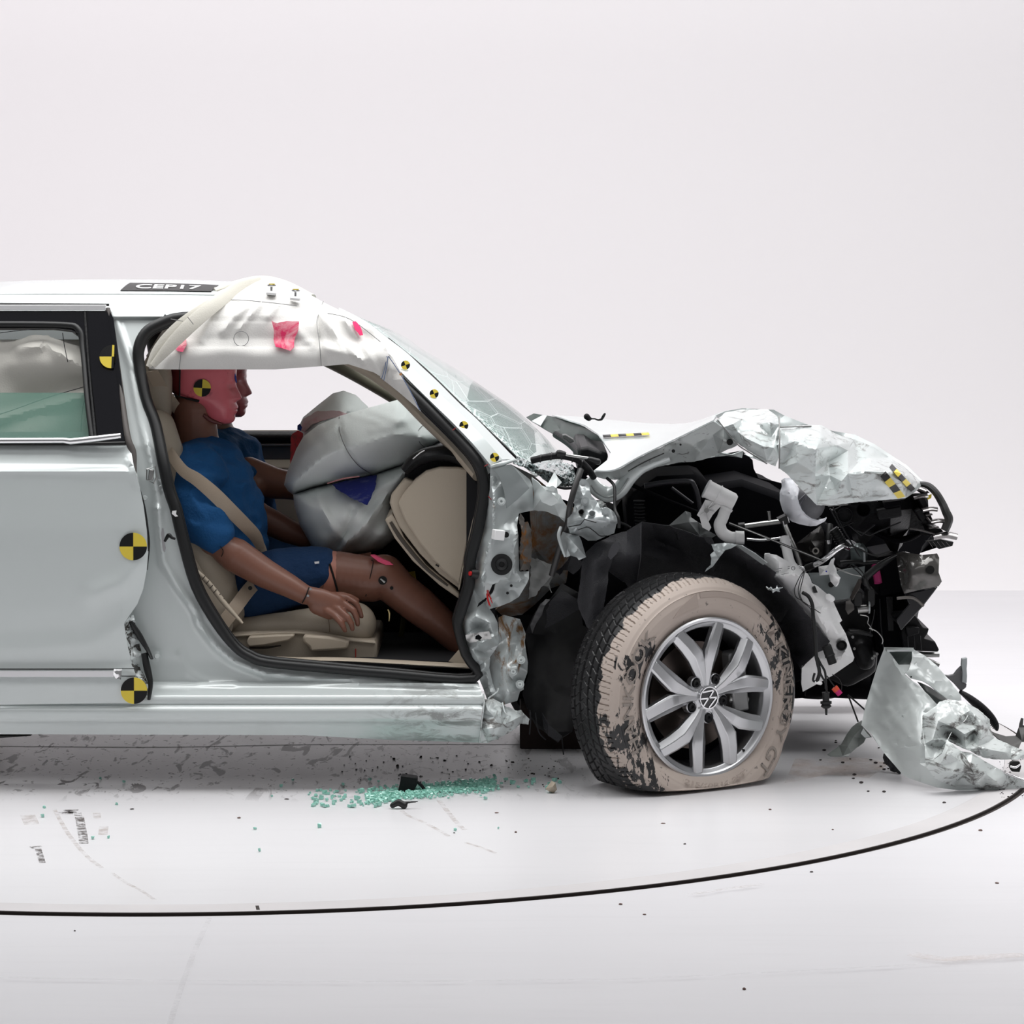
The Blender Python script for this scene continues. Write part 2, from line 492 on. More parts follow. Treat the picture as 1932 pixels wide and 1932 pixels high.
from mathutils.bvhtree import BVHTree
def surf(o):
    """depth of an object's skin along the sight line through a pixel"""
    bm = bmesh.new(); bm.from_mesh(o.data); t = BVHTree.FromBMesh(bm); bm.free()
    def f(x, y, default=None):
        a = Vector((0, -D, CH)); d_ = (W(x, y, 0)-a).normalized(); h = t.ray_cast(a, d_)
        return h[0].y if h[0] is not None else default
    return f
# ---------------------------------------------------------------- the setting
def floor_mat(name, col, scuff):
    m = bpy.data.materials.new(name); m.use_nodes = True; nt = m.node_tree; b = nt.nodes['Principled BSDF']
    b.inputs['Roughness'].default_value = .3 if scuff else .42; b.inputs['Specular IOR Level'].default_value = .5
    tc = nt.nodes.new('ShaderNodeTexCoord')
    def nz(scale, stretch, lo, hi, rotz=0, dist=.6, detail=8):
        mp = nt.nodes.new('ShaderNodeMapping'); mp.inputs['Scale'].default_value = stretch; mp.inputs['Rotation'].default_value = (0, 0, rotz)
        nt.links.new(tc.outputs['Object'], mp.inputs['Vector'])
        n = nt.nodes.new('ShaderNodeTexNoise'); n.inputs['Scale'].default_value = scale; n.inputs['Detail'].default_value = detail
        n.inputs['Distortion'].default_value = dist
        nt.links.new(mp.outputs[0], n.inputs['Vector'])
        r = nt.nodes.new('ShaderNodeMapRange'); r.inputs['From Min'].default_value = lo; r.inputs['From Max'].default_value = hi
        nt.links.new(n.outputs['Fac'], r.inputs['Value']); return r.outputs[0]
    cur = None; marks = []
    def mix(fac, c, k):
        nonlocal cur
        if k > .9: marks.append(fac)
        q = nt.nodes.new('ShaderNodeMath'); q.operation = 'MULTIPLY'; q.inputs[1].default_value = k
        nt.links.new(fac, q.inputs[0])
        mx = nt.nodes.new('ShaderNodeMix'); mx.data_type = 'RGBA'
        if cur is None: mx.inputs[6].default_value = (*col, 1)
        else: nt.links.new(cur, mx.inputs[6])
        mx.inputs[7].default_value = (*c, 1); nt.links.new(q.outputs[0], mx.inputs[0]); cur = mx.outputs[2]
    mix(nz(1.2, (.4, 2.2, 1), .4, .75), tuple(v*.92 for v in col), .4)
    mix(nz(9, (.25, 3, 1), .52, .8), tuple(v*.85 for v in col), .25)
    if scuff:
        # worn patch of tyre scuffs and grit towards the middle of the turntable
        sp = nt.nodes.new('ShaderNodeSeparateXYZ'); nt.links.new(tc.outputs['Object'], sp.inputs[0])
        r = nt.nodes.new('ShaderNodeMapRange'); r.inputs['From Min'].default_value = -.15; r.inputs['From Max'].default_value = .12
        nt.links.new(sp.outputs['Y'], r.inputs['Value'])
        r2 = nt.nodes.new('ShaderNodeMapRange'); r2.inputs['From Min'].default_value = .6; r2.inputs['From Max'].default_value = -.5
        nt.links.new(sp.outputs['X'], r2.inputs['Value'])
        def masked(f):
            q = nt.nodes.new('ShaderNodeMath'); q.operation = 'MULTIPLY'; nt.links.new(f, q.inputs[0]); nt.links.new(r.outputs[0], q.inputs[1])
            q2 = nt.nodes.new('ShaderNodeMath'); q2.operation = 'MULTIPLY'; nt.links.new(q.outputs[0], q2.inputs[0]); nt.links.new(r2.outputs[0], q2.inputs[1])
            return q2.outputs[0]
        mix(masked(nz(5.5, (3.2, .8, 1), .60, .64, .5, 1.0, 12)), (.04, .03, .03), .95)
        mix(masked(nz(30, (1.6, .8, 1), .62, .66, .9, .8, 6)), (.03, .025, .025), .95)
        mix(masked(nz(7, (3.2, .7, 1), .63, .66, -.7, .4, 9)), (.03, .025, .025), .95)
        mix(masked(nz(3, (1, .6, 1), .45, .7)), (.42, .40, .40), .6)
    nt.links.new(cur, b.inputs['Base Color'])
    tot = None
    for f in marks:
        if tot is None: tot = f
        else:
            q = nt.nodes.new('ShaderNodeMath'); q.operation = 'MAXIMUM'; nt.links.new(tot, q.inputs[0]); nt.links.new(f, q.inputs[1]); tot = q.outputs[0]
    if tot is not None:
        q = nt.nodes.new('ShaderNodeMapRange'); q.inputs['To Min'].default_value = .5; q.inputs['To Max'].default_value = .04
        nt.links.new(tot, q.inputs['Value']); nt.links.new(q.outputs[0], b.inputs['Specular IOR Level'])
    return m
M_floor = floor_mat('white_floor_paint', (.64, .63, .65), False)
M_table = floor_mat('white_turntable_paint', (.68, .67, .685), True)
M_rim = mat('turntable_rim_strip', (.56, .54, .545), rough=.5, var=.12, vscale=4)
M_gap = mat('dark_gap', (.03, .022, .02), rough=.8)
M_wall = mat('white_cyclorama', (.735, .72, .73), rough=.6)
TC = (-.865, .87); TR = 2.427; NS = 256
def ring(name, r0, r1, z, m, th=.004):
    V = []; Fs = []
    for k in range(NS):
        a = 2*math.pi*k/NS
        V.append((TC[0]+r0*math.cos(a), TC[1]+r0*math.sin(a), z)); V.append((TC[0]+r1*math.cos(a), TC[1]+r1*math.sin(a), z))
        V.append((TC[0]+r0*math.cos(a), TC[1]+r0*math.sin(a), z-th)); V.append((TC[0]+r1*math.cos(a), TC[1]+r1*math.sin(a), z-th))
    for k in range(NS):
        a = 4*k; b = 4*((k+1) % NS)
        Fs += [(a, a+1, b+1, b), (a+2, b+2, b+3, a+3), (a+1, a+3, b+3, b+1), (a, b, b+2, a+2)]
    return raw(name, V, Fs, m, ang=30)
# floor with a round opening for the turntable
V = []; Fs = []
for k in range(NS):
    a = 2*math.pi*k/NS; c, s = math.cos(a), math.sin(a)
    V.append((TC[0]+(TR+.012)*c, TC[1]+(TR+.012)*s, -.006))
    X0, X1, Y0, Y1 = -9, 9, -9.5, 4.9
    t = min(((X1-TC[0])/c if c > 1e-9 else (X0-TC[0])/c if c < -1e-9 else 1e9), ((Y1-TC[1])/s if s > 1e-9 else (Y0-TC[1])/s if s < -1e-9 else 1e9))
    V.append((TC[0]+t*c, TC[1]+t*s, -.006))
for (x, y) in ((-9, -9.5), (9, -9.5), (9, 4.9), (-9, 4.9)): V.append((x, y, -.006))
for k in range(NS):
    a = 2*k; b = 2*((k+1) % NS); Fs.append((a, a+1, b+1, b))
    p, q = V[a+1], V[b+1]
    if abs(p[0]-q[0]) > 1e-6 and abs(p[1]-q[1]) > 1e-6:
        for ci in range(4):
            cx, cy = V[2*NS+ci][:2]
            if (abs(p[0]-cx) < 1e-6 and abs(q[1]-cy) < 1e-6) or (abs(q[0]-cx) < 1e-6 and abs(p[1]-cy) < 1e-6): Fs.append((a+1, 2*NS+ci, b+1))
o = raw('floor', V, Fs, M_floor, th=0); tag(o, kind='structure')
# turntable disc, its rim strip and the dark pit seen in the gap
V = [(TC[0], TC[1], 0)]+[(TC[0]+(TR-.09)*math.cos(2*math.pi*k/NS), TC[1]+(TR-.09)*math.sin(2*math.pi*k/NS), 0) for k in range(NS)]
o = raw('turntable_floor', V, [(0, 1+k, 1+(k+1) % NS) for k in range(NS)], M_table, smooth=False); tag(o, kind='structure')
s = o.modifiers.new('s', 'SOLIDIFY'); s.thickness = .004; s.offset = -1
o = ring('trim_1', TR-.089, TR-.004, .0004, M_rim); tag(o, kind='structure')
o = ring('trim_2', TR-.003, TR+.03, -.0075, M_gap, .003); tag(o, kind='structure')
o = ring('trim_3', TR-.0035, TR, -.0002, M_gap, .007); tag(o, kind='structure')
# cyclorama: cove and wall in one sweep
V = []; Fs = []; prof = [(4.9, -.006)]
for k in range(1, 17):
    a = math.pi/2*k/16; prof.append((4.9+2.4*math.sin(a), -.006+2.4*(1-math.cos(a))))
prof += [(7.3, 5.5)]
for (y, z) in prof: V += [(-9, y, z), (9, y, z)]
for k in range(len(prof)-1): Fs.append((2*k, 2*k+1, 2*k+3, 2*k+2))
o = raw('wall_back', V, Fs, M_wall, ang=180); tag(o, kind='structure')
# side and rear studio walls, grey, only seen as reflections in the paint

# dried stains and skid traces painted on the floor by earlier cars, thin films of their own
def stain_mat(name, col, sc, lo, hi, amax=.8):
    m = mat(name, col, rough=.7); nt = m.node_tree; b = nt.nodes['Principled BSDF']
    tc = nt.nodes.new('ShaderNodeTexCoord'); n = nt.nodes.new('ShaderNodeTexNoise'); n.inputs['Scale'].default_value = sc; n.inputs['Detail'].default_value = 8; n.inputs['Roughness'].default_value = .75
    r = nt.nodes.new('ShaderNodeMapRange'); r.inputs['From Min'].default_value = lo; r.inputs['From Max'].default_value = hi; r.inputs['To Max'].default_value = amax
    nt.links.new(tc.outputs['Object'], n.inputs['Vector']); nt.links.new(n.outputs['Fac'], r.inputs['Value']); nt.links.new(r.outputs[0], b.inputs['Alpha'])
    return m
def gp(px, py, z=.0008):
    s = CH/(py-HZ); return Vector(((px-966)*s, s*F-D, z))
def film(P, m):
    o = raw('floor_stain', [gp(*p) for p in P], [tuple(range(len(P)))], m, smooth=False); tag(o, kind='structure'); return o
def trace(P, w, m):
    Q = catmull(P, 6); V = []
    for i, p in enumerate(Q):
        a = gp(*Q[max(0, i-1)]); b = gp(*Q[min(len(Q)-1, i+1)]); T = (b-a).normalized(); S = Vector((T.y, -T.x, 0))*w; c = gp(*p); V += [c+S, c-S]
    o = raw('floor_stain', V, [(2*i, 2*i+1, 2*i+3, 2*i+2) for i in range(len(Q)-1)], m, smooth=False); tag(o, kind='structure')
M_sk = stain_mat('skid_stain', (.10, .085, .08), 40, .44, .58, .85); M_sk2 = stain_mat('faint_brown_stain', (.40, .33, .29), 24, .42, .68, .5); M_sk3 = stain_mat('tan_stain', (.60, .46, .38), 6, .4, .7, .5)
trace([(150, 1542), (153, 1560), (156, 1575), (158, 1592)], .012, M_sk); trace([(118, 1530), (130, 1534), (134, 1528)], .02, M_sk); trace([(146, 1533), (148, 1540)], .010, M_sk)
trace([(66, 1597), (72, 1600)], .015, M_sk); trace([(72, 1602), (76, 1615), (80, 1628)], .008, M_sk); trace([(182, 1534), (184, 1545)], .01, M_sk2); trace([(196, 1560), (194, 1575)], .012, M_sk2); trace([(52, 1538), (60, 1556)], .02, M_sk2)
trace([(102, 1527), (112, 1545), (130, 1575), (160, 1612), (192, 1638)], .006, M_sk2); trace([(212, 1648), (240, 1667), (265, 1680), (292, 1698)], .005, M_sk2)
trace([(758, 1530), (772, 1540), (800, 1552), (830, 1568), (850, 1580)], .006, M_sk2); trace([(828, 1510), (845, 1532), (865, 1556), (878, 1566)], .007, M_sk2); trace([(878, 1590), (910, 1600), (935, 1610)], .005, M_sk2)
trace([(1300, 1688), (1370, 1678), (1440, 1668)], .010, M_sk2); trace([(1720, 1800), (1780, 1810), (1850, 1806), (1932, 1802)], .02, M_sk3)
film([(1500, 1432), (1620, 1428), (1680, 1440), (1640, 1468), (1560, 1462), (1480, 1478)], M_sk3)
trace([(0, 1408), (300, 1410), (600, 1405), (990, 1405)], .004, mat('floor_joint', (.12, .11, .11)))
trace([(485, 1709), (487, 1717)], .004, M_gap)
for P in ([(395, 1733), (365, 1800), (340, 1870), (318, 1940)], [(0, 1845), (300, 1850), (700, 1853), (1132, 1848)], [(1132, 1850), (1400, 1838), (1700, 1822), (1932, 1806)]): trace(P, .006, stain_mat('faint_floor_seam', (.50, .48, .49), 9, .4, .7, .3))
# ---------------------------------------------------------------- the wrecked car: shell
car = empty('car', (0, .9, 0), label='silver sedan wrecked in a frontal crash test, front wheel bare and front door missing', category='car')
dirt = (.10, .085, .075)
M_sill = overlay('silver_paint_scraped', M_paint, (.07, .058, .05), 10, .48, .58, (1, 1, 3.2), box=[(-.42, .05, .05, .36, .2)], rough=.7)
M_crush = overlay('silver_paint_crushed', M_paint, (.13, .12, .11), 16, .50, .62, (1, 1, 1.5), box=[(-.3, .08, .02, .32, .08)], rough=.6)
M_scuff = overlay('silver_paint_scuffed', M_paint, (.16, .15, .14), 11, .53, .66, (1, 1, 2.4), rough=.6)
M_jamb_shaded = mat('silver_paint_shaded', (.44, .475, .475), rough=.3, metal=.2, coat=.5)  # same body silver, darkened so the jamb's shade sits in the colour
M_hin = overlay('shaded_silver_rust_flecked', M_jamb_shaded, (.25, .11, .03), 7, .64, .74)

OP = [(902, 1287), (885, 1240), (872, 1190), (876, 1164), (894, 1110), (897, 1060), (910, 1009), (920, 957), (923.5, 926), (921, 895), (908, 866), (881, 833),
      (850, 800), (807, 757), (770, 722), (740, 690), (700, 645), (640, 610), (560, 595), (450, 590), (340, 592), (295, 605), (268, 622), (254, 652), (256, 690),
      (268, 750), (285, 798), (298, 870), (310, 927), (321, 960), (334, 1015), (362, 1110), (404, 1183), (440, 1229), (468, 1248), (502, 1259), (603, 1269), (737, 1279)]
SIDE = [(540, .43), (556, .395), (560, .385), (575, .345), (600, .32), (840, .13), (900, .10), (1000, .085), (1150, .08), (1250, .08), (1292, .072), (1303, .055), (1312, .022), (1328, .016), (1331, .03),
        (1334, .01), (1340, .002), (1360, .004), (1364, .02), (1392, .045), (1402, .07)]
R1 = [(298, 960), (300, 990), (308, 1061), (334, 1105), (367, 1152), (375, 1178), (404, 1217), (440, 1248), (500, 1271), (600, 1281), (750, 1287), (905, 1296)]
R0 = [(214, 590), (248, 690), (259, 746), (279, 836), (287, 867), (296, 930), (298, 960)]
R2 = [(341, 1235), (354, 1268), (380, 1284), (440, 1289)]
side_d = lambda x, y: lerp_tab(y, SIDE) + (.018 if y > 600 and y < 1290 else 0) + (.05 if x > 560 and y < 870 else 0)
body = sheet('body_side', [(-60, 556), (250, 556), (420, 558), (560, 568), (640, 588), (720, 640), (800, 712), (880, 790), (930, 850), (935, 880)]+[(921, 895), (908, 866)]+OP[11:]+[(902, 1287), (913, 1318), (908, 1350), (904, 1401), (737, 1396), (569, 1387), (-60, 1385)][0:] ,
    M_sill, car, step=5.5, d=side_d, th=.004, holes=[[(-50, 640), (150, 640), (160, 700), (168, 815), (-50, 815)]],
    ridges=[(R1, .016, 7), (R0, .012, 7), (R2, .005, 7), ([(255, 700), (270, 790), (290, 860), (306, 930)], -.01, 6)], ang=55)
box('striker_slot', W(285, 896, .085), (.014, .012, .030), M_steel, body, rot=(0, .1, 0))
sweep('striker_slot', [(277, 905, .078, 1.5), (277, 885, .078, 1.5), (293, 880, .078, 1.5), (296, 900, .078, 1.5), (290, 912, .078, 1.5)], M_steel, body, cyc=True, sm=1)
for (x, y, r) in ((273, 940, .008), (296, 1238, .009)):
    cyl('bolt', W(x, y, .07), W(x, y, .05), r, M_paint, body, r1=r*.7)
sheet('striker_plate', [(305, 997), (308, 996), (310, 1005), (310, 1020), (313, 1034), (311, 1042), (307, 1038), (305, 1020), (304, 1008)], M_chrome, body, d=.052, step=5, th=.004)
sweep('door_striker', [(311, 1021, .045, 2.5), (318, 1010, .035, 4), (324, 1014, .03, 3), (331, 1017, .03, 2)], M_blk, body, box=False)
sheet('bolt_plate', [(287, 1230), (300, 1229), (300, 1248), (287, 1248)], M_paint, body, d=.062, step=8, th=.002)

# roof: crowned panel between the two rails
V = []; Fs = []
xs = [-80, 0, 80, 160, 240, 320, 400, 480, 560, 610, 655, 672]
nearY = {-80: 557, 0: 556, 80: 555.5, 160: 555.5, 240: 555.5, 320: 556, 400: 557, 480: 560, 560: 569, 610: 580, 655: 596, 672: 604}
crown = {-80: 534, 0: 532, 80: 530, 160: 529.5, 240: 530, 320: 531, 400: 534, 480: 541, 560: 556, 610: 570, 655: 587, 672: 596}
M = 16
for x in xs:
    a = W(x, nearY[x], .40); cz = W(x, crown[x], .98).z
    for k in range(M+1):
        t = k/M; y = .40+1.14*t; u = (2*t-1)
        fw = max(0, min(1, (x-440)/200))
        z = a.z+(cz-a.z)*(1-abs(u)**2.4)-.062*fw*t-.012*fw*(1-abs(u))
        V.append((W(x, nearY[x], .40).x, y, z))
for i in range(len(xs)-1):
    for k in range(M): q = i*(M+1)+k; Fs.append((q, q+1, q+M+2, q+M+1))
roof = raw('roof', V, Fs, M_paint, car, ang=60, th=.006)
# headliner under it and the far roof rail
V2 = [(v[0], v[1], v[2]-.045) for v in V]; raw('headliner', V2, Fs, M_beige, car, ang=60, th=.004)
# number plate decal on the roof
tm = text_mesh('CEP17', .10, .0006, .0018); 
dp = W(318, 541.2, .62)
a = W(236, 0, .56).x; b = W(405, 0, .56).x
pl = box('roof_number_strip', ((a+b)/2, .565, W(300, 538, .6).z-.004), (b-a, .24, .002), M_blk, roof, bevel=0)
def roofz(x, y):
    px = 966+x*F/(D+y)
    ks = sorted(nearY); 
    ny = lerp_tab(px, [(k, nearY[k]) for k in ks]); cy = lerp_tab(px, [(k, crown[k]) for k in ks])
    t = (y-.40)/1.14; az = W(px, ny, .40).z; cz = W(px, cy, .98).z
    return az+(cz-az)*(1-abs(2*t-1)**2.4)
me = pl.data
bm = bmesh.new(); bm.from_mesh(me)
bmesh.ops.subdivide_edges(bm, edges=bm.edges, cuts=8, use_grid_fill=True)
z0 = sum(v.co.z for v in bm.verts)/len(bm.verts)
for v in bm.verts: v.co.z = roofz(v.co.x, v.co.y)+.005+(v.co.z-z0)
bm.to_mesh(me); bm.free()
for v in tm.vertices:
    x = (a+b)/2+v.co.x*.70-(v.co.y*.1)-.004; y = .535+v.co.y*1.6; v.co = Vector((x, y, roofz(x, y)+.0075+v.co.z))
link('roof_lettering', tm, mat('white_vinyl', (.85, .85, .85), rough=.4), pl)
sheet('roof_bracket', [(398, 534), (404, 533), (410, 536), (409, 539), (400, 538)], M_blk, roof, d=.9, step=5, th=.02)

# rear door with window frame, glass and mouldings
DO = [(-60, 577), (200, 577), (208, 581), (214, 600), (222, 660), (232, 740), (243, 820), (247, 848), (252, 878), (258, 897), (264, 920), (271, 955), (277, 1000), (280, 1040), (277, 1075), (270, 1112), (259, 1140),
      (243, 1163), (234, 1176), (240, 1215), (250, 1255), (262, 1290), (281, 1300), (279, 1325), (-60, 1331)]
DD = [(575, .30), (840, .062), (884, .022), (890, .008), (1000, -.002), (1150, .002), (1255, .012), (1262, .004), (1290, -.002), (1331, .006)]
win = [(-70, 618), (-20, 618), (100, 619), (135, 623), (150, 634), (158, 700), (166, 780), (172, 829), (-70, 829)]
ddf = lambda x, y: lerp_tab(y, DD)+(.02*max(0, (x-225)/50)**2 if y > 880 else 0)
M_door = overlay('silver_paint_door', M_paint, (.2, .2, .2), 30, .66, .72, box=[(-1.12, -1.0, .2, .5, .05)])
door = sheet('rear_door', [p for p in DO if p[1] > 838 or p[1] < 0][0:]+[(-60, 840)] if False else [(-60, 840), (240, 838)]+[p for p in DO if p[1] > 845], M_door, car, d=ddf, step=9, th=.006, ridges=[([(-60, 886), (120, 888), (250, 893)], .006, 5), ([(-60, 1226), (60, 1225), (180, 1215), (240, 1180)], .006, 22), ([(180, 1120), (230, 1100), (262, 1060)], .01, 20), ([(245, 870), (262, 905)], .012, 6)], wav=.007, ws=.38, ang=50)
wf = sheet('window_frame', [(-60, 586), (206, 586), (214, 600), (222, 660), (232, 740), (243, 838), (-60, 838)], M_gloss, door, d=lambda x, y: lerp_tab(y, DD)-.002, step=10, th=.012, holes=[[(-50, 619), (100, 619), (135, 623), (150, 634), (158, 700), (166, 780), (172, 829), (-50, 829)]], ang=60)
sweep('window_seal', [(-60, 612, .262, 6), (110, 613, .262, 6), (148, 622, .25, 6), (156, 660, .22, 5), (165, 760, .125, 5), (174, 832, .062, 5)], M_rub, wf, t=.008, sm=5)
sweep('frame_moulding', [(160, 588, .29, 4), (168, 700, .19, 4), (180, 830, .065, 4)], M_plas, wf, t=.006, sm=4)
sweep('frame_edge_seal', [(203, 583, .30, 5), (212, 620, .27, 5), (226, 720, .18, 5), (240, 820, .075, 6), (250, 852, .06, 7), (253, 878, .05, 5), (256, 893, .04, 2)], mat('grey_rubber', (.09, .08, .075), rough=.6), wf, t=.01, sm=5)
sweep('chrome_strip', [(-60, 580, .290, 5), (200, 580, .290, 5)], mat('strip_pale_reflection', (.86, .86, .87), rough=.3, metal=.3), door, t=.008, sm=1, box=True)  # pale, barely metallic colour carries the chrome's white reflection
sweep('black_strip', [(-60, 574, .32, 3), (206, 575, .32, 2.5)], M_blk, door, t=.006, sm=1)
sweep('window_sill_chrome', [(-60, 832, .045, 5.5), (120, 831, .045, 5.5), (133, 833, .04, 6), (170, 829, .035, 6), (228, 822, .03, 5)], M_chrome, door, t=.007, sm=1)
sweep('window_sill_black', [(-60, 838, .055, 2.5), (130, 838, .055, 2.5), (236, 836, .05, 3.5)], M_blk, door, t=.007, sm=1)
sheet('pillar_trim', [(166, 590), (201, 590), (212, 655), (226, 760), (235, 832), (186, 832), (176, 740), (170, 660)], M_gloss, door, d=lambda x, y: lerp_tab(y, DD)-.008, step=12, th=.003)
gm = mat('green_tinted_glass', (.14, .26, .21), rough=.02, alpha=.55, spec=.6, coat=.3)
sheet('window_pane', [(-60, 741), (166, 741), (173, 830), (-60, 830)], gm, door, d=lambda x, y: lerp_tab(y, DD)+.018, step=20, th=.004)
sweep('door_moulding', [(-60, 1271, -.012, 6.5), (215, 1271, -.012, 6.5)], M_chrome, door, t=.006, sm=1, box=True)
sweep('moulding_gap', [(-60, 1262.5, -.006, 1.3), (228, 1262.5, -.006, 1.3)], M_blk, door, t=.004, sm=1)
sheet('moulding_clip', [(215, 1262, -.014), (230, 1263, -.012), (229, 1272, -.018), (227, 1282, -.02), (219, 1281, -.014), (213, 1272, -.02)], M_chrome, door, step=5, cr=.004, cs=.01)
for yy in (1261.5, 1275.5): sweep('scratch_line', [(229, yy, .002, .7), (255, yy, .006, .7)], M_blk, door, t=.001, sm=1)
# torn front edge of the door
sheet('torn_flange', [(243, 1166, .015), (252, 1160, .03), (256, 1185, .045), (263, 1215, .05), (268, 1235, .04), (262, 1255, .045), (270, 1270, .03), (279, 1290, .02), (266, 1290, .0), (256, 1275, .012), (247, 1245, .01), (240, 1215, .012), (233, 1178, .008)],
      overlay('torn_metal_white', M_paint, (.05, .045, .04), 30, .5, .56, rough=.6), door, step=4, cr=.012, cs=.02, jag=2)
sweep('door_edge_seal', [(246, 1172, .03, 4), (262, 1198, .04, 6), (278, 1225, .04, 4), (286, 1242, .03, 3)], M_rub, door, t=.012)
sweep('door_edge_seal', [(272, 1232, .035, 6), (278, 1262, .03, 7), (284, 1290, .02, 5), (281, 1320, .018, 3)], M_rub, door, t=.012)
sweep('door_gap_seal', [(252, 893, .04, 2), (263, 925, .035, 2.5), (273, 960, .03, 2), (279, 1010, .028, 3), (280, 1034, .028, 3), (277, 1075, .03, 1.5)], M_rub, door, t=.01)
target(door, 251.5, 1031, -.006, 26, rot=0)
target(door, 253, 1303, -.008, 25, rot=0)
target(door, 211, 673, .190, 23, nrm=(.0, -1, .35), clip=.18)

# front pillar cover along the windscreen
fp = loft('front_pillar', [[(640, 580, .46), (690, 606, .43), (729, 636, .40), (766, 664, .38), (795, 691, .35), (826, 720, .32), (867, 761, .28), (898, 789, .25), (940, 832, .20), (972, 866, .17)],
   [(638, 586, .38), (680, 611, .36), (715, 638, .335), (749, 667, .30), (777, 693, .27), (806, 721, .245), (845, 758, .205), (876, 788, .172), (916, 830, .125), (948, 867, .09)],
   [(630, 600, .35), (662, 622, .335), (695, 648, .31), (730, 676, .28), (757, 702, .25), (785, 730, .22), (824, 768, .18), (852, 795, .148), (893, 838, .115), (926, 878, .085)],
   [(628, 604, .38), (658, 626, .36), (691, 652, .335), (726, 681, .30), (753, 707, .28), (781, 735, .25), (819, 773, .21), (847, 800, .18), (888, 843, .14), (924, 883, .11)]], M_paint, car, n=5)
sweep('pillar_end_fold', [(926, 880, .09, 3), (950, 874, .09, 4), (970, 868, .14, 3)], M_paint, fp, t=.006)
for (x, y) in ((765, 689), (819, 743), (875, 803), (933, 863)):
    dd = lerp_tab(x, [(766, .285), (819, .232), (875, .172), (933, .108)])
    target(fp, x, y, dd-.026, 8.6, nrm=(.1, -1, .25), rot=.35)
for (x, y, x2, y2) in ((854, 812, 860, 807), (914, 880, 921, 876), (921, 936, 927, 943)):
    sweep('ink_mark', [(x, y, .075, .8), (x2, y2, .075, .8)], mat('red_ink', (.25, .01, .01), rough=.6), fp, sm=1)

# weather seal round the door opening
def inset(P, k):
    out = []
    n = len(P)
    for i in range(n):
        a = P[i-1]; b = P[(i+1) % n]; dx, dy = b[0]-a[0], b[1]-a[1]; L = math.hypot(dx, dy)
        out.append((P[i][0]+k*dy/L, P[i][1]-k*dx/L))
    return out
ds = lambda y: lerp_tab(y, [(590, .30), (720, .25), (860, .12), (1000, .09), (1300, .075)])
SI = inset(OP, 0)
cx, cy = 580, 950
SI = [(x+(cx-x)/math.hypot(cx-x, cy-y)*10, y+(cy-y)/math.hypot(cx-x, cy-y)*9) for (x, y) in OP]
def sealw(p): return 10.5 if p[0] > 640 and p[1] < 1160 else (11 if p[0] < 420 else 9)
seal = sweep('weather_seal', [(x, y, ds(y), sealw((x, y))) for x, y in SI], M_rub, car, t=.014, cyc=True, sm=4, seg=10)
SI2 = [(x+(cx-x)/math.hypot(cx-x, cy-y)*19, y+(cy-y)/math.hypot(cx-x, cy-y)*19) for (x, y) in OP]
sweep('seal_lip', [(x, y, ds(y)+.02, 4) for x, y in SI2], M_rub, seal, t=.008, cyc=True, sm=4, seg=8)
sheet('paint_chip', [(325, 964), (333, 963), (332, 970), (336, 974), (331, 975), (324, 969)], mat('white_vinyl', (.85, .85, .85)), seal, d=.074, step=3, th=.001)

# hinge pillar, torn and folded
HP = [(925, 880, .10), (964, 876, .12), (1000, 905, .16), (1005, 917, .15), (1007, 963, .16), (990, 966, .15), (979, 969, .13), (975, 990, .11), (978, 1010, .105), (979, 1040, .105), (980, 1078, .11), (998, 1078, .12), (998, 1092, .10), (994, 1101, .105), (979, 1126, .12), (963, 1136, .11), (943, 1144, .10),
      (924, 1149, .12), (932, 1160, .10), (939, 1175, .09), (941, 1206, .09), (940, 1217, .10), (925, 1240, .10), (923, 1260, .09), (930, 1290, .09), (938, 1312, .07), (920, 1322, .08), (912, 1300, .10), (902, 1276, .085), (899, 1266, .09), (886, 1241, .10), (878, 1217, .11), (871, 1185, .115), (869, 1168, .12), (876, 1163, .11),
      (894, 1113, .11), (892, 1102, .12), (900, 1083, .11), (896, 1063, .12), (910, 1000, .115), (918, 958, .11), (924, 924, .105)]
HI = [(930, 930, .075), (928, 960, .07), (930, 1000, .068), (925, 1040, .058), (918, 1060, .06), (908, 1090, .062), (915, 1100, .06), (910, 1015, .09), (950, 990, .085), (965, 1010, .07), (970, 1035, .075), (966, 1075, .08), (945, 1065, .06), (960, 1096, .065), (935, 1100, .06), (928, 1105, .07), (960, 1110, .13), (940, 1125, .10), (915, 1128, .085), (905, 1130, .12), (900, 1150, .075), (897, 1163, .05),
      (885, 1170, .05), (882, 1195, .06), (905, 1180, .11), (925, 1175, .05), (932, 1200, .06), (912, 1195, .075), (905, 1215, .05), (890, 1225, .06), (900, 1240, .04), (912, 1230, .10), (915, 1260, .05), (905, 1255, .08), (924, 1300, .06), (990, 940, .13), (970, 955, .115), (955, 900, .095)]
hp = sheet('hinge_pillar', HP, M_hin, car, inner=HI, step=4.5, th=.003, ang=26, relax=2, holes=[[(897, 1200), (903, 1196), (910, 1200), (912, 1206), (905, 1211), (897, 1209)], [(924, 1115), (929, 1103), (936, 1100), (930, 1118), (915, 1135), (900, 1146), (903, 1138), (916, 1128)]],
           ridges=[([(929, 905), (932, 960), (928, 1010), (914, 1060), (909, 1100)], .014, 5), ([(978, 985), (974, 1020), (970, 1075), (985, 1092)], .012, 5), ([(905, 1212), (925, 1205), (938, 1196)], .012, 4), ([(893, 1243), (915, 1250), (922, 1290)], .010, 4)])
mp = sheet('mirror_mount_plate', [(931, 885, .07), (964.5, 876, .085), (984, 900, .085), (999, 921, .10), (977, 942, .085), (956, 959, .075), (951, 926, .07), (942, 899, .07)], mat('grey_primer_paint', (.28, .31, .31), rough=.3, metal=.3, coat=.6), hp, step=6, th=.006, relax=2)
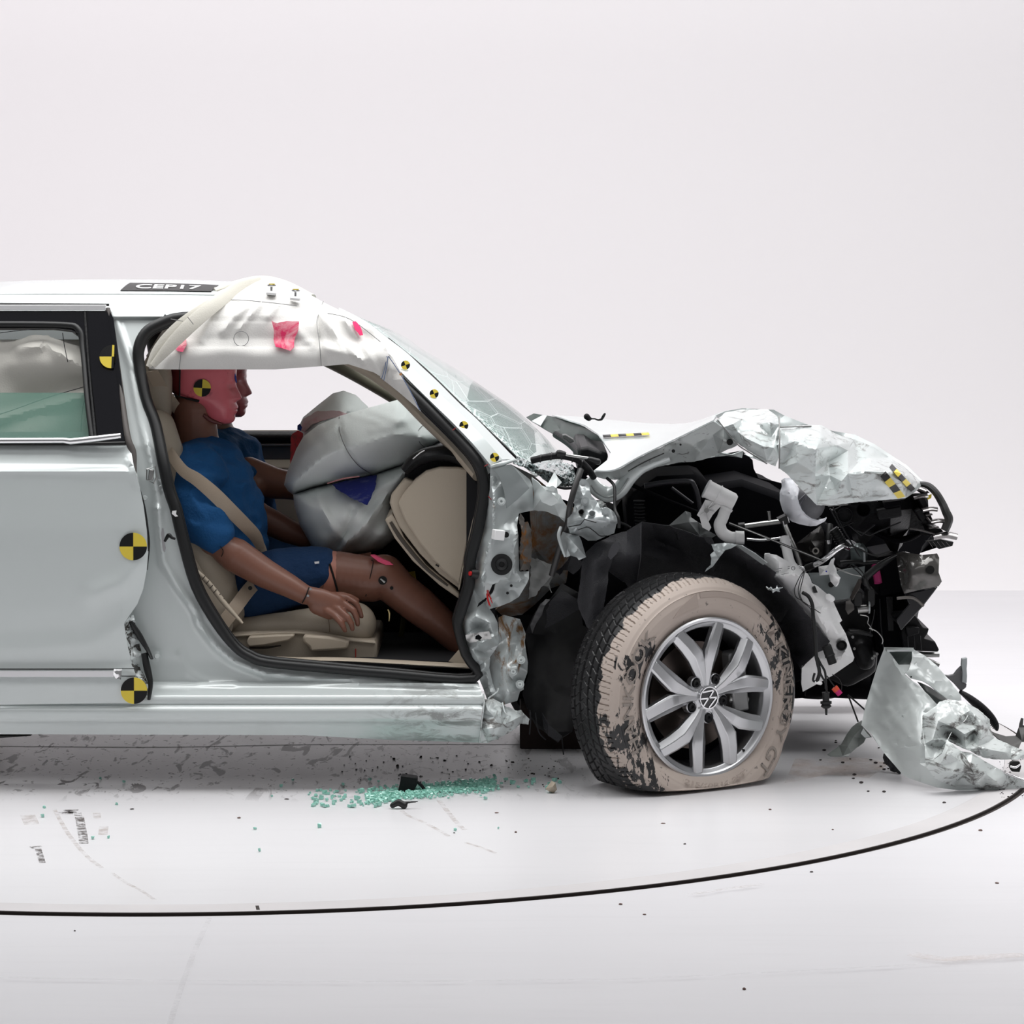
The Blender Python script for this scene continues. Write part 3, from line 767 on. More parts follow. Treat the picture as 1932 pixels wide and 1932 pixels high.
cyl('rubber_plug', W(946.5, 1065, .062), W(946.5, 1065, .05), .0, M_rub, hp, ring=[(0, .030), (.5, .030), (.5, .018), (1, .016), (.8, .008), (.3, .007)])
M_ringp = M_paint
for (x, y, r) in ((946, 946, .009), (1015, 950, .0), ):
    if r: cyl('bolt', W(x, y, .07), W(x, y, .045), r, M_paint, hp, ring=[(0, r*1.3), (.5, r*1.3), (.5, r), (1, r*.9), (1, r*.4), (.8, r*.35)])
cb = box('hinge_block', W(940, 1009, .045), (.030, .03, .028), mat('white_vinyl', (.85, .85, .85)), hp, rot=(0, .12, .3), bevel=.002)
sheet('hinge_plate', [(930, 999), (963, 1000), (962, 1016), (929, 1014)], M_paint, hp, d=.062, step=6, th=.003)
cyl('hinge_hole', W(955, 1009, .064), W(955, 1009, .058), .008, M_blk, hp)
cyl('hinge_hole', W(964.5, 1105, .085), W(964.5, 1105, .075), .004, M_blk, hp); cyl('hinge_hole', W(957.5, 1119, .085), W(957.5, 1119, .075), .004, M_blk, hp)
sheet('torn_bracket', [(878, 1198, .06), (893, 1195, .05), (905, 1193, .05), (923, 1191, .045), (928, 1205, .045), (910, 1209, .05), (886, 1213, .055), (880, 1208, .06)], M_steel, hp, step=4, cr=.006, cs=.012, holes=[[(896, 1199), (903, 1197), (910, 1203), (905, 1208), (896, 1206)]])
cyl('door_switch', W(900, 1083, .07), W(888, 1082, .06), .014, M_rub, hp, r1=.011)
cyl('door_switch_tip', W(890, 1082, .06), W(886, 1082, .056), .006, mat('red_plastic', (.5, .01, .01)), hp)
for i, (x0, y0, x1, y1) in enumerate(((919, 1114, 925, 1144), (921, 1114, 929, 1138), (918, 1120, 923, 1142), (922, 1118, 927, 1130))):
    sweep('wire', [(x0, y0, .075, .9), ((x0+x1)/2-1, (y0+y1)/2, .062, .9), (x1, y1, .07, .9)], mat('red_plastic', (.5, .01, .01)), hp)
# rusty reinforcement showing in the tear, and inner panels behind it
M_rustbar = overlay('rust_streaked_steel', mat('sooty_steel', (.13, .12, .11), rough=.55, metal=.4), (.22, .09, .02), 14, .5, .6)
sheet('reinforcement_bar', [(982, 968, .10), (990, 985, .09), (996, 984, .11), (1003, 1000, .11), (1004, 1030, .11), (1001, 1060, .11), (999, 1075, .11), (981, 1077, .10), (980, 1040, .09), (984, 1000, .09), (978, 980, .10)], M_rustbar, hp, inner=[(990, 1020, .075), (989, 1060, .075), (988, 1000, .08)], step=4, cr=.008, cs=.02, jag=2, th=.008)
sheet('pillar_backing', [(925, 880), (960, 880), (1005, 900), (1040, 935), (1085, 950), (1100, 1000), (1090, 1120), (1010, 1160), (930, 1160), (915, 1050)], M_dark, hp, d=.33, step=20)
dashp = sheet('inner_fender_panel', [(964, 876, .20), (1005, 896, .20), (1040, 925, .22), (1060, 950, .2), (1085, 960, .22), (1085, 1000, .3), (1068, 1100, .3), (1040, 1110, .3), (1010, 1140, .28), (985, 1160, .26), (950, 1164, .25), (935, 1150, .2), (960, 1130, .2), (995, 1100, .19), (1005, 1030, .2), (1000, 965, .2), (1000, 920, .2)],
     overlay('rusty_inner_panel', mat('grey_inner_panel', (.20, .205, .20), rough=.45, metal=.3), (.16, .07, .02), 6, .48, .62), car, step=8, cr=.02, cs=.09, wav=.02, ws=.12)
sheet('cowl_panel', [(1003, 900, .14), (1020, 915, .12), (1040, 922, .12), (1058, 935, .10), (1066, 950, .10), (1075, 965, .11), (1080, 982, .13), (1070, 990, .12), (1055, 975, .12), (1030, 965, .14), (1005, 963, .16), (1007, 930, .15)], M_paint, dashp, inner=[(1022, 940, .10), (1045, 950, .09), (1030, 925, .09)], step=5, cr=.01, cs=.04, jag=1.5)
sheet('cowl_flap', [(1030, 926, .09), (1045, 935, .08), (1053, 948, .08), (1040, 955, .09), (1022, 947, .09), (1016, 932, .10)], M_paint, dashp, step=5, th=.006)
sheet('cowl_flap', [(1036, 908, .1), (1046, 890, .14), (1052, 900, .10), (1060, 910, .1), (1050, 920, .06), (1052, 932, .08), (1038, 928, .09), (1030, 918, .09)], M_paint, dashp, step=4, cr=.008, cs=.02)
cyl('bolt', W(1042, 922, .08), W(1042, 922, .05), .008, M_paint, dashp)
sheet('torn_strip', [(1002, 1052, .2), (1020, 1058, .18), (1045, 1066, .18), (1042, 1085, .18), (1036, 1105, .18), (1040, 1118, .17), (1034, 1108, .19), (1025, 1105, .2), (1010, 1125, .2), (997, 1130, .2), (1000, 1100, .2), (1001, 1075, .2)], mat('grey_inner_panel', (.2, .205, .2)), dashp, step=5, cr=.015, cs=.04, jag=3)

# lower front wall panel, rust flecked, and the crushed end of the sill
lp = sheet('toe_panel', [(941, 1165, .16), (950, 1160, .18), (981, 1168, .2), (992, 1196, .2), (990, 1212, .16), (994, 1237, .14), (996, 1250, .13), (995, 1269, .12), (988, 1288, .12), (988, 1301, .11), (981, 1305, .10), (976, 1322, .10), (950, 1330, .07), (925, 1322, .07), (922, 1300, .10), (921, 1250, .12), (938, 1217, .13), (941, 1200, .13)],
   overlay('rust_streaked_shaded_silver', M_jamb_shaded, (.20, .10, .035), 9, .52, .62, (3, 1, 1)), car, inner=[(960, 1200, .14), (955, 1230, .08), (945, 1240, .07), (950, 1262, .07), (968, 1245, .10), (983, 1240, .09), (975, 1262, .06), (970, 1285, .09), (955, 1288, .05), (980, 1290, .07), (962, 1310, .04), (945, 1300, .06), (975, 1215, .14)], step=4.5, cr=.008, cs=.05, relax=2)
for (x, y) in ((983, 1245), (981, 1291), (968.5, 1267)): cyl('bolt', W(x, y, .10), W(x, y, .06), .010, M_paint, lp, ring=[(0, .012), (.6, .012), (.6, .008), (1, .007), (1, .003), (.9, .003)])
sheet('sill_end', [(913, 1319, .06), (930, 1318, .05), (948, 1327, .05), (953, 1332, .06), (976, 1341, .07), (983, 1339, .08), (990, 1348, .08), (999, 1357, .09), (997, 1367, .09), (983, 1365, .08), (973, 1374, .06), (951, 1388, .05), (920, 1402, .05), (904, 1402, .05), (907, 1374, .03), (910, 1346, .03)],
   M_crush, car, inner=[(920, 1340, .01), (935, 1335, .03), (945, 1345, .0), (932, 1352, .02), (955, 1352, .04), (962, 1362, .02), (945, 1370, .0), (920, 1375, .0), (930, 1390, .02), (975, 1355, .04)], step=4, cr=.018, cs=.035, jag=1.5, th=.004)
for (P, w) in (([(912, 1310, .05), (913, 1330, .02), (909, 1360, .01), (905, 1400, .04)], 1.6), ([(948, 1326, .03), (953, 1345, .01), (962, 1352, .01), (956, 1365, .02)], 1.5), ([(921, 1318, .03), (938, 1305, .03), (940, 1298, .03)], 1.4)):
    sweep('torn_edge', [(*p, w) for p in P], M_scuff, car, t=.003)

sweep('sill_underside_edge', [(-60, 1391, .12, 4), (0, 1389, .12, 3), (60, 1386, .12, 1)], M_blk, car, t=.02, sm=2)
# ---------------------------------------------------------------- front wheel (turned, tyre deflated)
YAW = math.radians(32)
WC = W(1334, 1316, .05)                       # centre of the outer face
ax_out = Vector((math.sin(YAW), -math.cos(YAW), 0)); ax_in = -ax_out
rt = Vector((math.cos(YAW), math.sin(YAW), 0)); upv = Vector((0, 0, 1))
MW = Matrix(((rt.x, ax_in.x, 0, WC.x), (rt.y, ax_in.y, 0, WC.y), (0, 0, 1, WC.z), (0, 0, 0, 1)))   # local x right, y inward, z up
RT, RR = .336, .222                            # tyre and rim flange radius
M_tan = (.46, .39, .345)
mt = bpy.data.materials.new('chalked_tyre'); mt.use_nodes = True; nt = mt.node_tree; b = nt.nodes['Principled BSDF']
b.inputs['Roughness'].default_value = .55
tc = nt.nodes.new('ShaderNodeTexCoord'); sp = nt.nodes.new('ShaderNodeSeparateXYZ'); nt.links.new(tc.outputs['Object'], sp.inputs[0])
n1 = nt.nodes.new('ShaderNodeTexNoise'); n1.inputs['Scale'].default_value = 26; n1.inputs['Detail'].default_value = 7; nt.links.new(tc.outputs['Object'], n1.inputs['Vector'])
def mth(op, a, c):
    q = nt.nodes.new('ShaderNodeMath'); q.operation = op
    for i, v in enumerate((a, c)):
        if isinstance(v, (int, float)): q.inputs[i].default_value = v
        else: nt.links.new(v, q.inputs[i])
    return q.outputs[0]
def mrange(v, a, c, d0=0, d1=1):
    r = nt.nodes.new('ShaderNodeMapRange'); nt.links.new(v, r.inputs['Value'])
    r.inputs['From Min'].default_value = a; r.inputs['From Max'].default_value = c; r.inputs['To Min'].default_value = d0; r.inputs['To Max'].default_value = d1
    return r.outputs[0]
x2 = mth('MULTIPLY', sp.outputs['X'], sp.outputs['X']); z2 = mth('MULTIPLY', sp.outputs['Z'], sp.outputs['Z']); rad = mth('SQRT', mth('ADD', x2, z2), 0)
lim = mrange(n1.outputs['Fac'], .3, .7, .035, .062)
edge = mrange(mth('SUBTRACT', sp.outputs['Y'], lim), -.002, .002, 1, 0)          # 1 on the chalked outer side
# scraped-off patches: left shoulder low, right upper edge, low left
n2 = nt.nodes.new('ShaderNodeTexNoise'); n2.inputs['Scale'].default_value = 34; n2.inputs['Detail'].default_value = 12; n2.inputs['Roughness'].default_value = .65; n2.inputs['Distortion'].default_value = .5
mp = nt.nodes.new('ShaderNodeMapping'); mp.inputs['Scale'].default_value = (1.6, 1, .7); nt.links.new(tc.outputs['Object'], mp.inputs['Vector']); nt.links.new(mp.outputs[0], n2.inputs['Vector'])
def patch(cx, cz, r):
    dx = mth('SUBTRACT', sp.outputs['X'], cx); dz = mth('SUBTRACT', sp.outputs['Z'], cz)
    d_ = mth('SQRT', mth('ADD', mth('MULTIPLY', dx, dx), mth('MULTIPLY', dz, dz)), 0)
    return mrange(d_, r*.3, r, 1, 0)
pm = None
for (cx, cz, r) in ((-.27, -.10, .11), (-.235, -.2, .10), (-.2, -.27, .09), (.275, .08, .09), (.31, .02, .09), (.22, .17, .07), (.29, -.05, .06), (-.20, .14, .05), (-.25, .1, .06)):
    q = patch(cx, cz, r); pm = q if pm is None else mth('MAXIMUM', pm, q)
scr = mrange(mth('ADD', mth('MULTIPLY', pm, .15), n2.outputs['Fac']), .60, .62)
fac = mth('MULTIPLY', edge, mth('SUBTRACT', 1, mth('MULTIPLY', scr, mrange(pm, .0, .25))))
n3 = nt.nodes.new('ShaderNodeTexNoise'); n3.inputs['Scale'].default_value = 60; n3.inputs['Detail'].default_value = 4; nt.links.new(tc.outputs['Object'], n3.inputs['Vector'])
fac = mth('MULTIPLY', fac, mrange(n3.outputs['Fac'], .66, .72, 1, .35))
mx = nt.nodes.new('ShaderNodeMix'); mx.data_type = 'RGBA'; mx.inputs[6].default_value = (.016, .016, .017, 1); mx.inputs[7].default_value = (*M_tan, 1)
nt.links.new(fac, mx.inputs[0]); nt.links.new(mx.outputs[2], b.inputs['Base Color'])
rr = mrange(fac, 0, 1, .42, .75); nt.links.new(rr, b.inputs['Roughness'])

NT_, prof = 900, []
# cross-section from outer bead (rim flange) round the tread to the inner bead: (radius, y)
sec = [(.218, .012), (.228, .006), (.245, -.004), (.262, -.0085), (.280, -.009), (.296, -.004), (.308, .004), (.318, .016), (.3255, .030), (.331, .046), (.3345, .065), (.336, .09), (.3365, .115), (.336, .14), (.3345, .165), (.331, .184), (.324, .200), (.312, .212), (.295, .221), (.27, .226), (.245, .220), (.226, .21), (.218, .205)]
fine = []
for (a, c) in zip(sec, sec[1:]):
    k = max(1, int(math.hypot(c[0]-a[0], c[1]-a[1])/.0022))
    for i in range(k): fine.append((a[0]+(c[0]-a[0])*i/k, a[1]+(c[1]-a[1])*i/k))
fine.append(sec[-1])
def groove(th, y, r):
    """depth of the tread pattern"""
    if y < .018 or y > .214 or r < .305: 
        # raised sidewall bands
        return 0
    g = 0
    for yc in (.067, .097, .134, .164):
        if abs(y-yc) < .0042: g = max(g, .0075)
    sh = y < .062 or y > .170
    pit = 2*math.pi/(66 if sh else 72)
    if sh:
        yy = (y if y < .1 else .23-y)
        off = (yy-.02)*1.0+.35*math.sin(yy*90)*.02
        ph = ((th+off*.9) % pit)/pit
        if ph < .11: g = max(g, .005)
        if yy < .047 and .5 < ph < .56: g = max(g, .003)
    else:
        mid = .1155; s = (y-mid)
        ph = ((th+(s*2.0 if s < 0 else -s*2.0+.3)) % pit)/pit
        if ph < .13: g = max(g, .0045)
    return g
V = []; Fs = []; nf = len(fine)
for i in range(NT_):
    th = 2*math.pi*i/NT_
    for (r, y) in fine:
        g = groove(th, y, r); q = r-g
        if .236 < r < .30 and y < .02: y2 = y-.0012*(abs(r-.300) < .003)-(.0010 if (.247 < r < .251 or .2975 < r < .3) else 0)
        else: y2 = y
        V.append(Vector((q*math.cos(th), y2, q*math.sin(th))))
# deflated: whatever would sink below the ground is pressed flat and bulges outwards
zc = WC.z
for v in V:
    h = zc+v.z
    if h < .10:
        k = min(1, (.10-h)/.18); side = -1 if v.y < .09 else 1
        v.y += side*.030*math.sin(min(1, k*1.4)*math.pi/2)*(1 if abs(v.y-.11) > .04 else .35)
    if h < .016: v.z = -zc+.001+max(0, (h+.09))*.14*(1 if h > -.09 else 0)
for i in range(NT_):
    j = (i+1) % NT_
    for k in range(nf-1): Fs.append((i*nf+k, i*nf+k+1, j*nf+k+1, j*nf+k))
def wlink(name, me_or, m, parent):
    o = link(name, me_or, m); o.matrix_world = MW
    o.parent = parent
    w = Matrix.Identity(4); p = parent
    while p is not None: w = (p.matrix_parent_inverse @ Matrix.LocRotScale(p.location, p.rotation_euler, p.scale)) @ w; p = p.parent
    o.matrix_parent_inverse = w.inverted(); 
    l, r_, s_ = MW.decompose(); o.location = l; o.rotation_euler = r_.to_euler(); o.scale = s_
    return o
def wmesh(name, V, Fs, m, parent, ang=30, bevel=0):
    me = bpy.data.meshes.new(name); me.from_pydata([tuple(v) for v in V], [], Fs)
    bm = bmesh.new(); bm.from_mesh(me); bmesh.ops.recalc_face_normals(bm, faces=bm.faces); bm.to_mesh(me); bm.free()
    finish(me, ang); o = wlink(name, me, m, parent)
    if bevel:
        bb = o.modifiers.new('b', 'BEVEL'); bb.width = bevel; bb.segments = 2; bb.limit_method = 'ANGLE'; bb.angle_limit = math.radians(35)
    return o
def lathe(prof, n=96):
    V = []; Fs = []
    for k in range(n):
        a = 2*math.pi*k/n
        for (r, y) in prof: V.append(Vector((r*math.cos(a), y, r*math.sin(a))))
    m_ = len(prof)
    for k in range(n):
        j = (k+1) % n
        for i in range(m_-1): Fs.append((k*m_+i, k*m_+i+1, j*m_+i+1, j*m_+i))
    return V, Fs
# rim: flange, barrel
V_t, F_t = V, Fs
V, Fs = lathe([(.221, .008), (.2245, -.001), (.2245, -.006), (.2205, -.009), (.2135, -.008), (.2085, -.002), (.200, .000), (.197, .004), (.1965, .03), (.190, .06), (.186, .12), (.192, .19), (.216, .205), (.222, .205)], 128)
wheel = wmesh('wheel', V, Fs, M_alu, car, ang=40)
tyre = wmesh('tyre', V_t, F_t, mt, wheel, ang=38)
# five forked spokes
R0_ = .2085
def P_(r, a): return (r*math.cos(a), r*math.sin(a))
for k in range(5):
    c0 = math.radians(26+72*k)
    for s in (-1, 1):
        # centre line of the arm: radius, angle offset, half width, face y
        path = [(.030, 3, .018, -.003), (.070, 9.5, .0160, -.009), (.105, 11.5, .0225, -.014), (.128, 12.5, .0255, -.017), (.165, 17.0, .0235, -.013), (.209, 21.0, .0210, -.005)]
        V = []; Fs = []
        pts = []
        for (r, a, w, y) in path:
            A = c0+s*math.radians(a); x, z = P_(r, A); pts.append((Vector((x, 0, z)), w, y))
        for i, (p, w, y) in enumerate(pts):
            a_ = pts[max(0, i-1)][0]; b_ = pts[min(len(pts)-1, i+1)][0]; T = (b_-a_).normalized(); S = Vector((T.z, 0, -T.x))*s
            # section: inner (gap) side sloping, ridge, outer flat
            for (u, dy) in ((-1, .022), (-1, .004), (-.75, .0), (.30, -.001), (.5, .004), (1, .012), (1, .024)):
                q = p+S*(-u)*w; V.append(Vector((q.x, y+dy, q.z)))
        n = 7
        for i in range(len(pts)-1):
            for j in range(n): l = (j+1) % n; Fs.append((i*n+j, i*n+l, (i+1)*n+l, (i+1)*n+j))
        Fs.append(tuple(range(n))); Fs.append(tuple((len(pts)-1)*n+j for j in range(n)))
        wmesh('spoke', V, Fs, M_alu, wheel, ang=25, bevel=.0015)
V, Fs = lathe([(.0, -.002), (.03, -.002), (.052, .003), (.06, .012), (.062, .03)], 64); wmesh('hub', V, Fs, M_alu, wheel)
M_cap = mat('cap_black', (.01, .01, .012), rough=.12, coat=.5)
V, Fs = lathe([(.0, -.008), (.0285, -.008), (.030, -.006), (.030, .0)], 64); wmesh('hub_cap', V, Fs, M_cap, wheel)
V, Fs = lathe([(.0285, -.0075), (.0285, -.0105), (.0315, -.0105), (.0325, -.006), (.0325, .0)], 64); hr = wmesh('emblem_ring', V, Fs, M_chrome, wheel)
def bar2(pts, w, y0, y1):
    V = []; Fs = []
    for (a, c) in zip(pts, pts[1:]):
        A = Vector((a[0], 0, a[1])); B = Vector((c[0], 0, c[1])); T = (B-A).normalized(); S = Vector((T.z, 0, -T.x))*w
        b0 = len(V)
        for (p, y) in ((A-S, y0), (A+S, y0), (B+S, y0), (B-S, y0), (A-S, y1), (A+S, y1), (B+S, y1), (B-S, y1)): V.append(Vector((p.x, y, p.z)))
        Fs += [tuple(b0+i for i in q) for q in ((0, 1, 2, 3), (4, 7, 6, 5), (0, 4, 5, 1), (1, 5, 6, 2), (2, 6, 7, 3), (3, 7, 4, 0))]
    return V, Fs
def rot2(P, a): return [(x*math.cos(a)-y*math.sin(a), x*math.sin(a)+y*math.cos(a)) for x, y in P]
em = .0285
aa = math.radians(115)
V, Fs = bar2(rot2([(-.38*em, .9*em), (0, .10*em), (.38*em, .9*em)], aa), .0021, -.0105, -.008); wmesh('emblem_letter', V, Fs, M_chrome, wheel)
V, Fs = bar2(rot2([(-.86*em, .42*em), (-.40*em, -.82*em), (0, -.06*em), (.40*em, -.82*em), (.86*em, .42*em)], aa), .0021, -.0105, -.008); wmesh('emblem_letter', V, Fs, M_chrome, wheel)
for k in range(5):
    a = math.radians(-13+72*k); x, z = P_(.056, a)
    V, Fs = lathe([(0.0, .004), (.0045, .004), (.005, .0), (.0105, -.002), (.012, .0), (.012, .02)], 20)
    V = [v+Vector((x, -.002, z)) for v in V]; wmesh('lug_bolt', V, Fs, M_plas, wheel)
    V, Fs = lathe([(.0125, .008), (.0155, -.001), (.0175, .002), (.0185, .02)], 24); V = [v+Vector((x, 0, z)) for v in V]; wmesh('bolt_boss', V, Fs, M_alu, wheel)
V, Fs = lathe([(.0, .075), (.075, .075), (.078, .062), (.150, .062), (.152, .070), (.152, .085), (.0, .085)], 96); wmesh('brake_disc', V, Fs, mat('disc_steel', (.11, .09, .08), rough=.35, metal=.9, var=.3, vscale=20), wheel)
V, Fs = lathe([(.0, .095), (.19, .095), (.19, .10), (.0, .10)], 64); wmesh('dust_shield', V, Fs, M_dark, wheel)
def wbox(name, c, s, m, rot=0):
    V = []
    for x in (-1, 1):
        for y in (-1, 1):
            for z in (-1, 1):
                px_, pz_ = x*s[0]/2, z*s[2]/2
                V.append(Vector((c[0]+px_*math.cos(rot)-pz_*math.sin(rot), c[1]+y*s[1]/2, c[2]+px_*math.sin(rot)+pz_*math.cos(rot))))
    return wmesh(name, V, [(0, 1, 3, 2), (4, 6, 7, 5), (0, 4, 5, 1), (2, 3, 7, 6), (0, 2, 6, 4), (1, 5, 7, 3)], m, wheel, bevel=.006)
wbox('brake_caliper', (.130, .055, .03), (.055, .06, .17), mat('cast_grey', (.3, .3, .3), rough=.5, metal=.6), rot=.1)
wbox('brake_caliper_clip', (.135, .035, -.02), (.07, .012, .02), M_steel, rot=-.1)
V, Fs = lathe([(0, -.004), (.0035, -.004), (.0035, .02)], 12); V = [Vector((v.x+.125, v.y-.0, v.z-.158)) for v in V]; wmesh('valve_stem', V, Fs, M_rub, wheel)
# raised lettering bent round the sidewall
M_lett = overlay('tyre_lettering', mat('letter_chalk', (.27, .235, .21), rough=.7), (.03, .03, .03), 70, .56, .62)
def ring_text(s, size, r, a_mid, m, span=None, flip=False, ext=.0006, bold=.0005, y=-.0112):
    me = text_mesh(s, size, ext, bold)
    bm = bmesh.new(); bm.from_mesh(me); bmesh.ops.triangulate(bm, faces=bm.faces)
    bmesh.ops.subdivide_edges(bm, edges=[e for e in bm.edges if e.calc_length() > .012], cuts=1); bm.to_mesh(me); bm.free()
    xs = [v.co.x for v in me.vertices]; wd_ = max(xs)-min(xs); k = (span*r/wd_) if span else 1
    for v in me.vertices:
        a = a_mid-(v.co.x*k)/r*(-1 if flip else 1); q = r+v.co.y*(-1 if flip else 1)
        yy = y-v.co.z
        hh = zc+q*math.sin(a)
        if hh < .004: q = (.004-zc)/math.sin(a)
        if hh < .10: yy -= .030*math.sin(min(1, min(1, (.10-hh)/.18)*1.4)*math.pi/2)
        v.co = Vector((q*math.cos(a), yy, q*math.sin(a)))
    return wlink('tyre_lettering', me, m, tyre)
R_ = math.radians
ring_text('HANKOOK', .050, .271, R_(172), M_lett, span=R_(74))
ring_text('KINERGY GT', .043, .272, R_(-12), M_lett, span=R_(82))
M_lett2 = mat('letter_chalk_plain', (.40, .335, .295), rough=.7)
ring_text('215/60R16 95T', .017, .240, R_(-88), M_lett2, span=R_(52), flip=True)
ring_text('CE RADIAL', .012, .238, R_(84), M_lett2, span=R_(16)) if False else None
# sidewall relief wedges between the names
for (a0, a1, r0, r1) in ((118, 98, .258, .296), (96, 42, .282, .296), (40, 36, .26, .296), (30, 40, .262, .290)):
    V = []; Fs = []; n = 14
    for i in range(n+1):
        a = R_(a0+(a1-a0)*i/n); rr0 = r0+(r1-r0)*.0; rr1 = r0+(r1-r0)*(i/n if abs(a1-a0) < 21 else 1)
        for (r, y) in ((r0, -.0088), (rr1+.001, -.0088), (rr1+.001, -.0100), (r0, -.0100)):
            hh = zc+r*math.sin(a); yy = y-(.030*math.sin(min(1, min(1, (.10-hh)/.18)*1.4)*math.pi/2) if hh < .10 else 0)
            V.append(Vector((r*math.cos(a), yy, r*math.sin(a))))
    for i in range(n):
        for j in range(4): l = (j+1) % 4; Fs.append((i*4+j, i*4+l, (i+1)*4+l, (i+1)*4+j))
    wmesh('sidewall_relief', V, Fs, M_lett2, tyre)
# ---------------------------------------------------------------- cabin
# floor pan, tunnel, bulkhead, far side of the body
M_carpet = mat('black_carpet', (.008, .008, .01), rough=.95)
box('floor_pan', (-.87, .93, .33), (1.75, 1.5, .02), M_carpet, car, bevel=0)
box('underbody', (-.87, .85, .30), (1.75, 1.2, .03), M_dark, car, bevel=0)
box('tunnel', (-.5, .93, .36), (1.7, .22, .16), M_carpet, car, bevel=.03)
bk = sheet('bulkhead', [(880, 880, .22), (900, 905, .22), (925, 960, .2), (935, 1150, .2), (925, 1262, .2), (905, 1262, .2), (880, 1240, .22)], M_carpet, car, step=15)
box('bulkhead_panel', (W(930, 1100, .9).x, .95, .55), (.03, 1.45, .64), M_carpet, car, bevel=0)
box('rear_bench', (-1.9, .95, .55), (.5, 1.4, .75), M_beige, car, bevel=.05)
fs = sheet('body_side', [(-120, 838), (900, 838), (960, 880), (1000, 1000), (1000, 1160), (-120, 1160)], M_paint, car, d=1.74, step=40, th=.01)
fd = sheet('door_trim', [(-100, 812), (330, 812), (700, 812), (860, 830), (900, 900), (900, 1160), (-100, 1160)], M_beige, car, d=lambda x, y: 1.66-.03*math.sin(max(0, (y-866))/60), step=16, th=.01)
sweep('door_cap', [(-100, 824, 1.60, 12), (300, 824, 1.60, 12), (700, 826, 1.60, 12), (860, 845, 1.60, 12)], M_plas, fd, t=.03, sm=1)
sweep('door_gap_strip', [(-100, 838, 1.59, 2.2), (700, 839, 1.59, 2.2)], mat('grey_trim', (.30, .31, .31), rough=.5), fd, t=.01, sm=1)
sweep('door_band', [(-100, 853, 1.62, 13), (700, 854, 1.62, 13)], mat('dark_grey_trim', (.10, .105, .105), rough=.6), fd, t=.015, sm=1, box=True)
sweep('door_line', [(-100, 882, 1.60, 2), (700, 884, 1.60, 2)], M_beige, fd, t=.01, sm=1)
# far pillars and roof rail
sweep('front_pillar', [(560, 655, 1.5, 13), (610, 676, 1.53, 13), (680, 712, 1.56, 13), (760, 758, 1.60, 14), (860, 822, 1.64, 15), (940, 870, 1.66, 15)], mat('olive_trim', (.22, .21, .155), rough=.6), car, t=.03, sm=4)
sweep('roof_rail', [(-120, 590, 1.5, 18), (300, 590, 1.5, 18), (500, 615, 1.5, 16), (600, 672, 1.52, 13)], M_beige, car, t=.04, sm=4)
sweep('centre_pillar', [(292, 600, 1.58, 24), (300, 720, 1.6, 13), (308, 830, 1.62, 16)], M_plas, car, t=.03, sm=3)
sweep('front_pillar_trim', [(640, 668, .42, 14), (700, 700, .40, 14), (755, 742, .36, 13), (800, 790, .32, 11), (850, 840, .26, 10), (900, 900, .2, 8)], M_beige, car, t=.03, sm=4)
sweep('sun_visor', [(560, 620, .7, 10), (640, 650, .7, 8)], M_beige, car, t=.2, sm=1)

# curtain airbag of the rear door window
rc = sheet('curtain_airbag', [(-80, 590, .36), (60, 590, .36), (160, 600, .36), (190, 640, .33), (185, 700, .26), (186, 760, .24), (180, 835, .22), (-80, 835, .22)], mat('grey_fabric', (.60, .585, .54), rough=.9, bump=.15, bscale=200), car,
   inner=[(100, 640, .31), (60, 670, .24), (110, 680, .25), (0, 690, .26), (130, 720, .30), (40, 730, .27), (60, 780, .30), (110, 790, .25)], step=7, wav=.035, ws=.16, relax=10, seed=4, th=.004,
   ridges=[([(40, 655), (90, 648), (150, 690), (165, 695)], .03, 12), ([(0, 790), (90, 765), (165, 745)], .03, 10)])
for P in ([(-60, 640), (0, 628), (90, 620), (150, 628)], [(118, 628), (122, 655), (128, 683)], [(-60, 800), (20, 775), (90, 750), (165, 728)], [(152, 830), (156, 770), (165, 745)]):
    sweep('seam_thread', [(x, y, .20 if y > 700 else .22, .7) for x, y in P], M_plas, rc, t=.0008)

# front curtain airbag dragged out over the roof
CA = [(281, 696), (276, 671), (301, 631), (321, 605), (344, 582), (372, 560), (421, 545), (449, 531), (492, 524), (520, 527), (563, 543), (606, 568), (657, 594), (688, 612), (712, 633), (727, 652), (734, 671), (724, 690), (717, 710), (706, 703), (657, 687), (606, 691), (520, 697), (400, 697), (318, 697)]
def cad(x, y):
    y0 = lerp_tab(x, [(281, 680), (321, 605), (372, 560), (449, 531), (492, 524), (520, 527), (563, 543), (606, 568), (657, 594), (712, 633), (734, 671)])
    t = y-y0; yr = max(0, min(1, (y-535)/160))
    q = .18+lerp_tab(x, [(540, .36), (600, .26), (650, .09), (734, .03)])*math.exp(-max(0, t)/26)
    q += .03*math.sin(max(0, min(1, (y-640)/57))*math.pi)*-1
    return q
front_curtain = sheet('curtain_airbag', CA, M_white, car, d=cad, step=5.5, wav=.012, ws=.07, ang=70, th=.004, seed=2,
   ridges=[([(398, 585), (440, 560), (492, 552), (560, 560), (606, 580)], .015, 8), ([(470, 575), (440, 600), (420, 625)], .016, 6), ([(492, 572), (468, 600), (452, 622)], .013, 5), ([(425, 572), (400, 600), (380, 640)], .015, 7), ([(520, 580), (505, 600)], .010, 5), ([(592, 577), (601, 612), (607, 690)], -.016, 5),
           ([(604, 585), (640, 640), (690, 690)], .022, 9), ([(650, 605), (680, 640), (712, 700)], .018, 6), ([(625, 600), (660, 670), (690, 697)], -.012, 5), ([(320, 604), (500, 604), (600, 606)], -.004, 2), ([(330, 652), (500, 651), (600, 651)], -.005, 2), ([(560, 625), (590, 650)], .01, 8), ([(614, 655), (650, 668), (690, 680)], .012, 7), ([(640, 600), (700, 625), (725, 655)], .01, 5)])
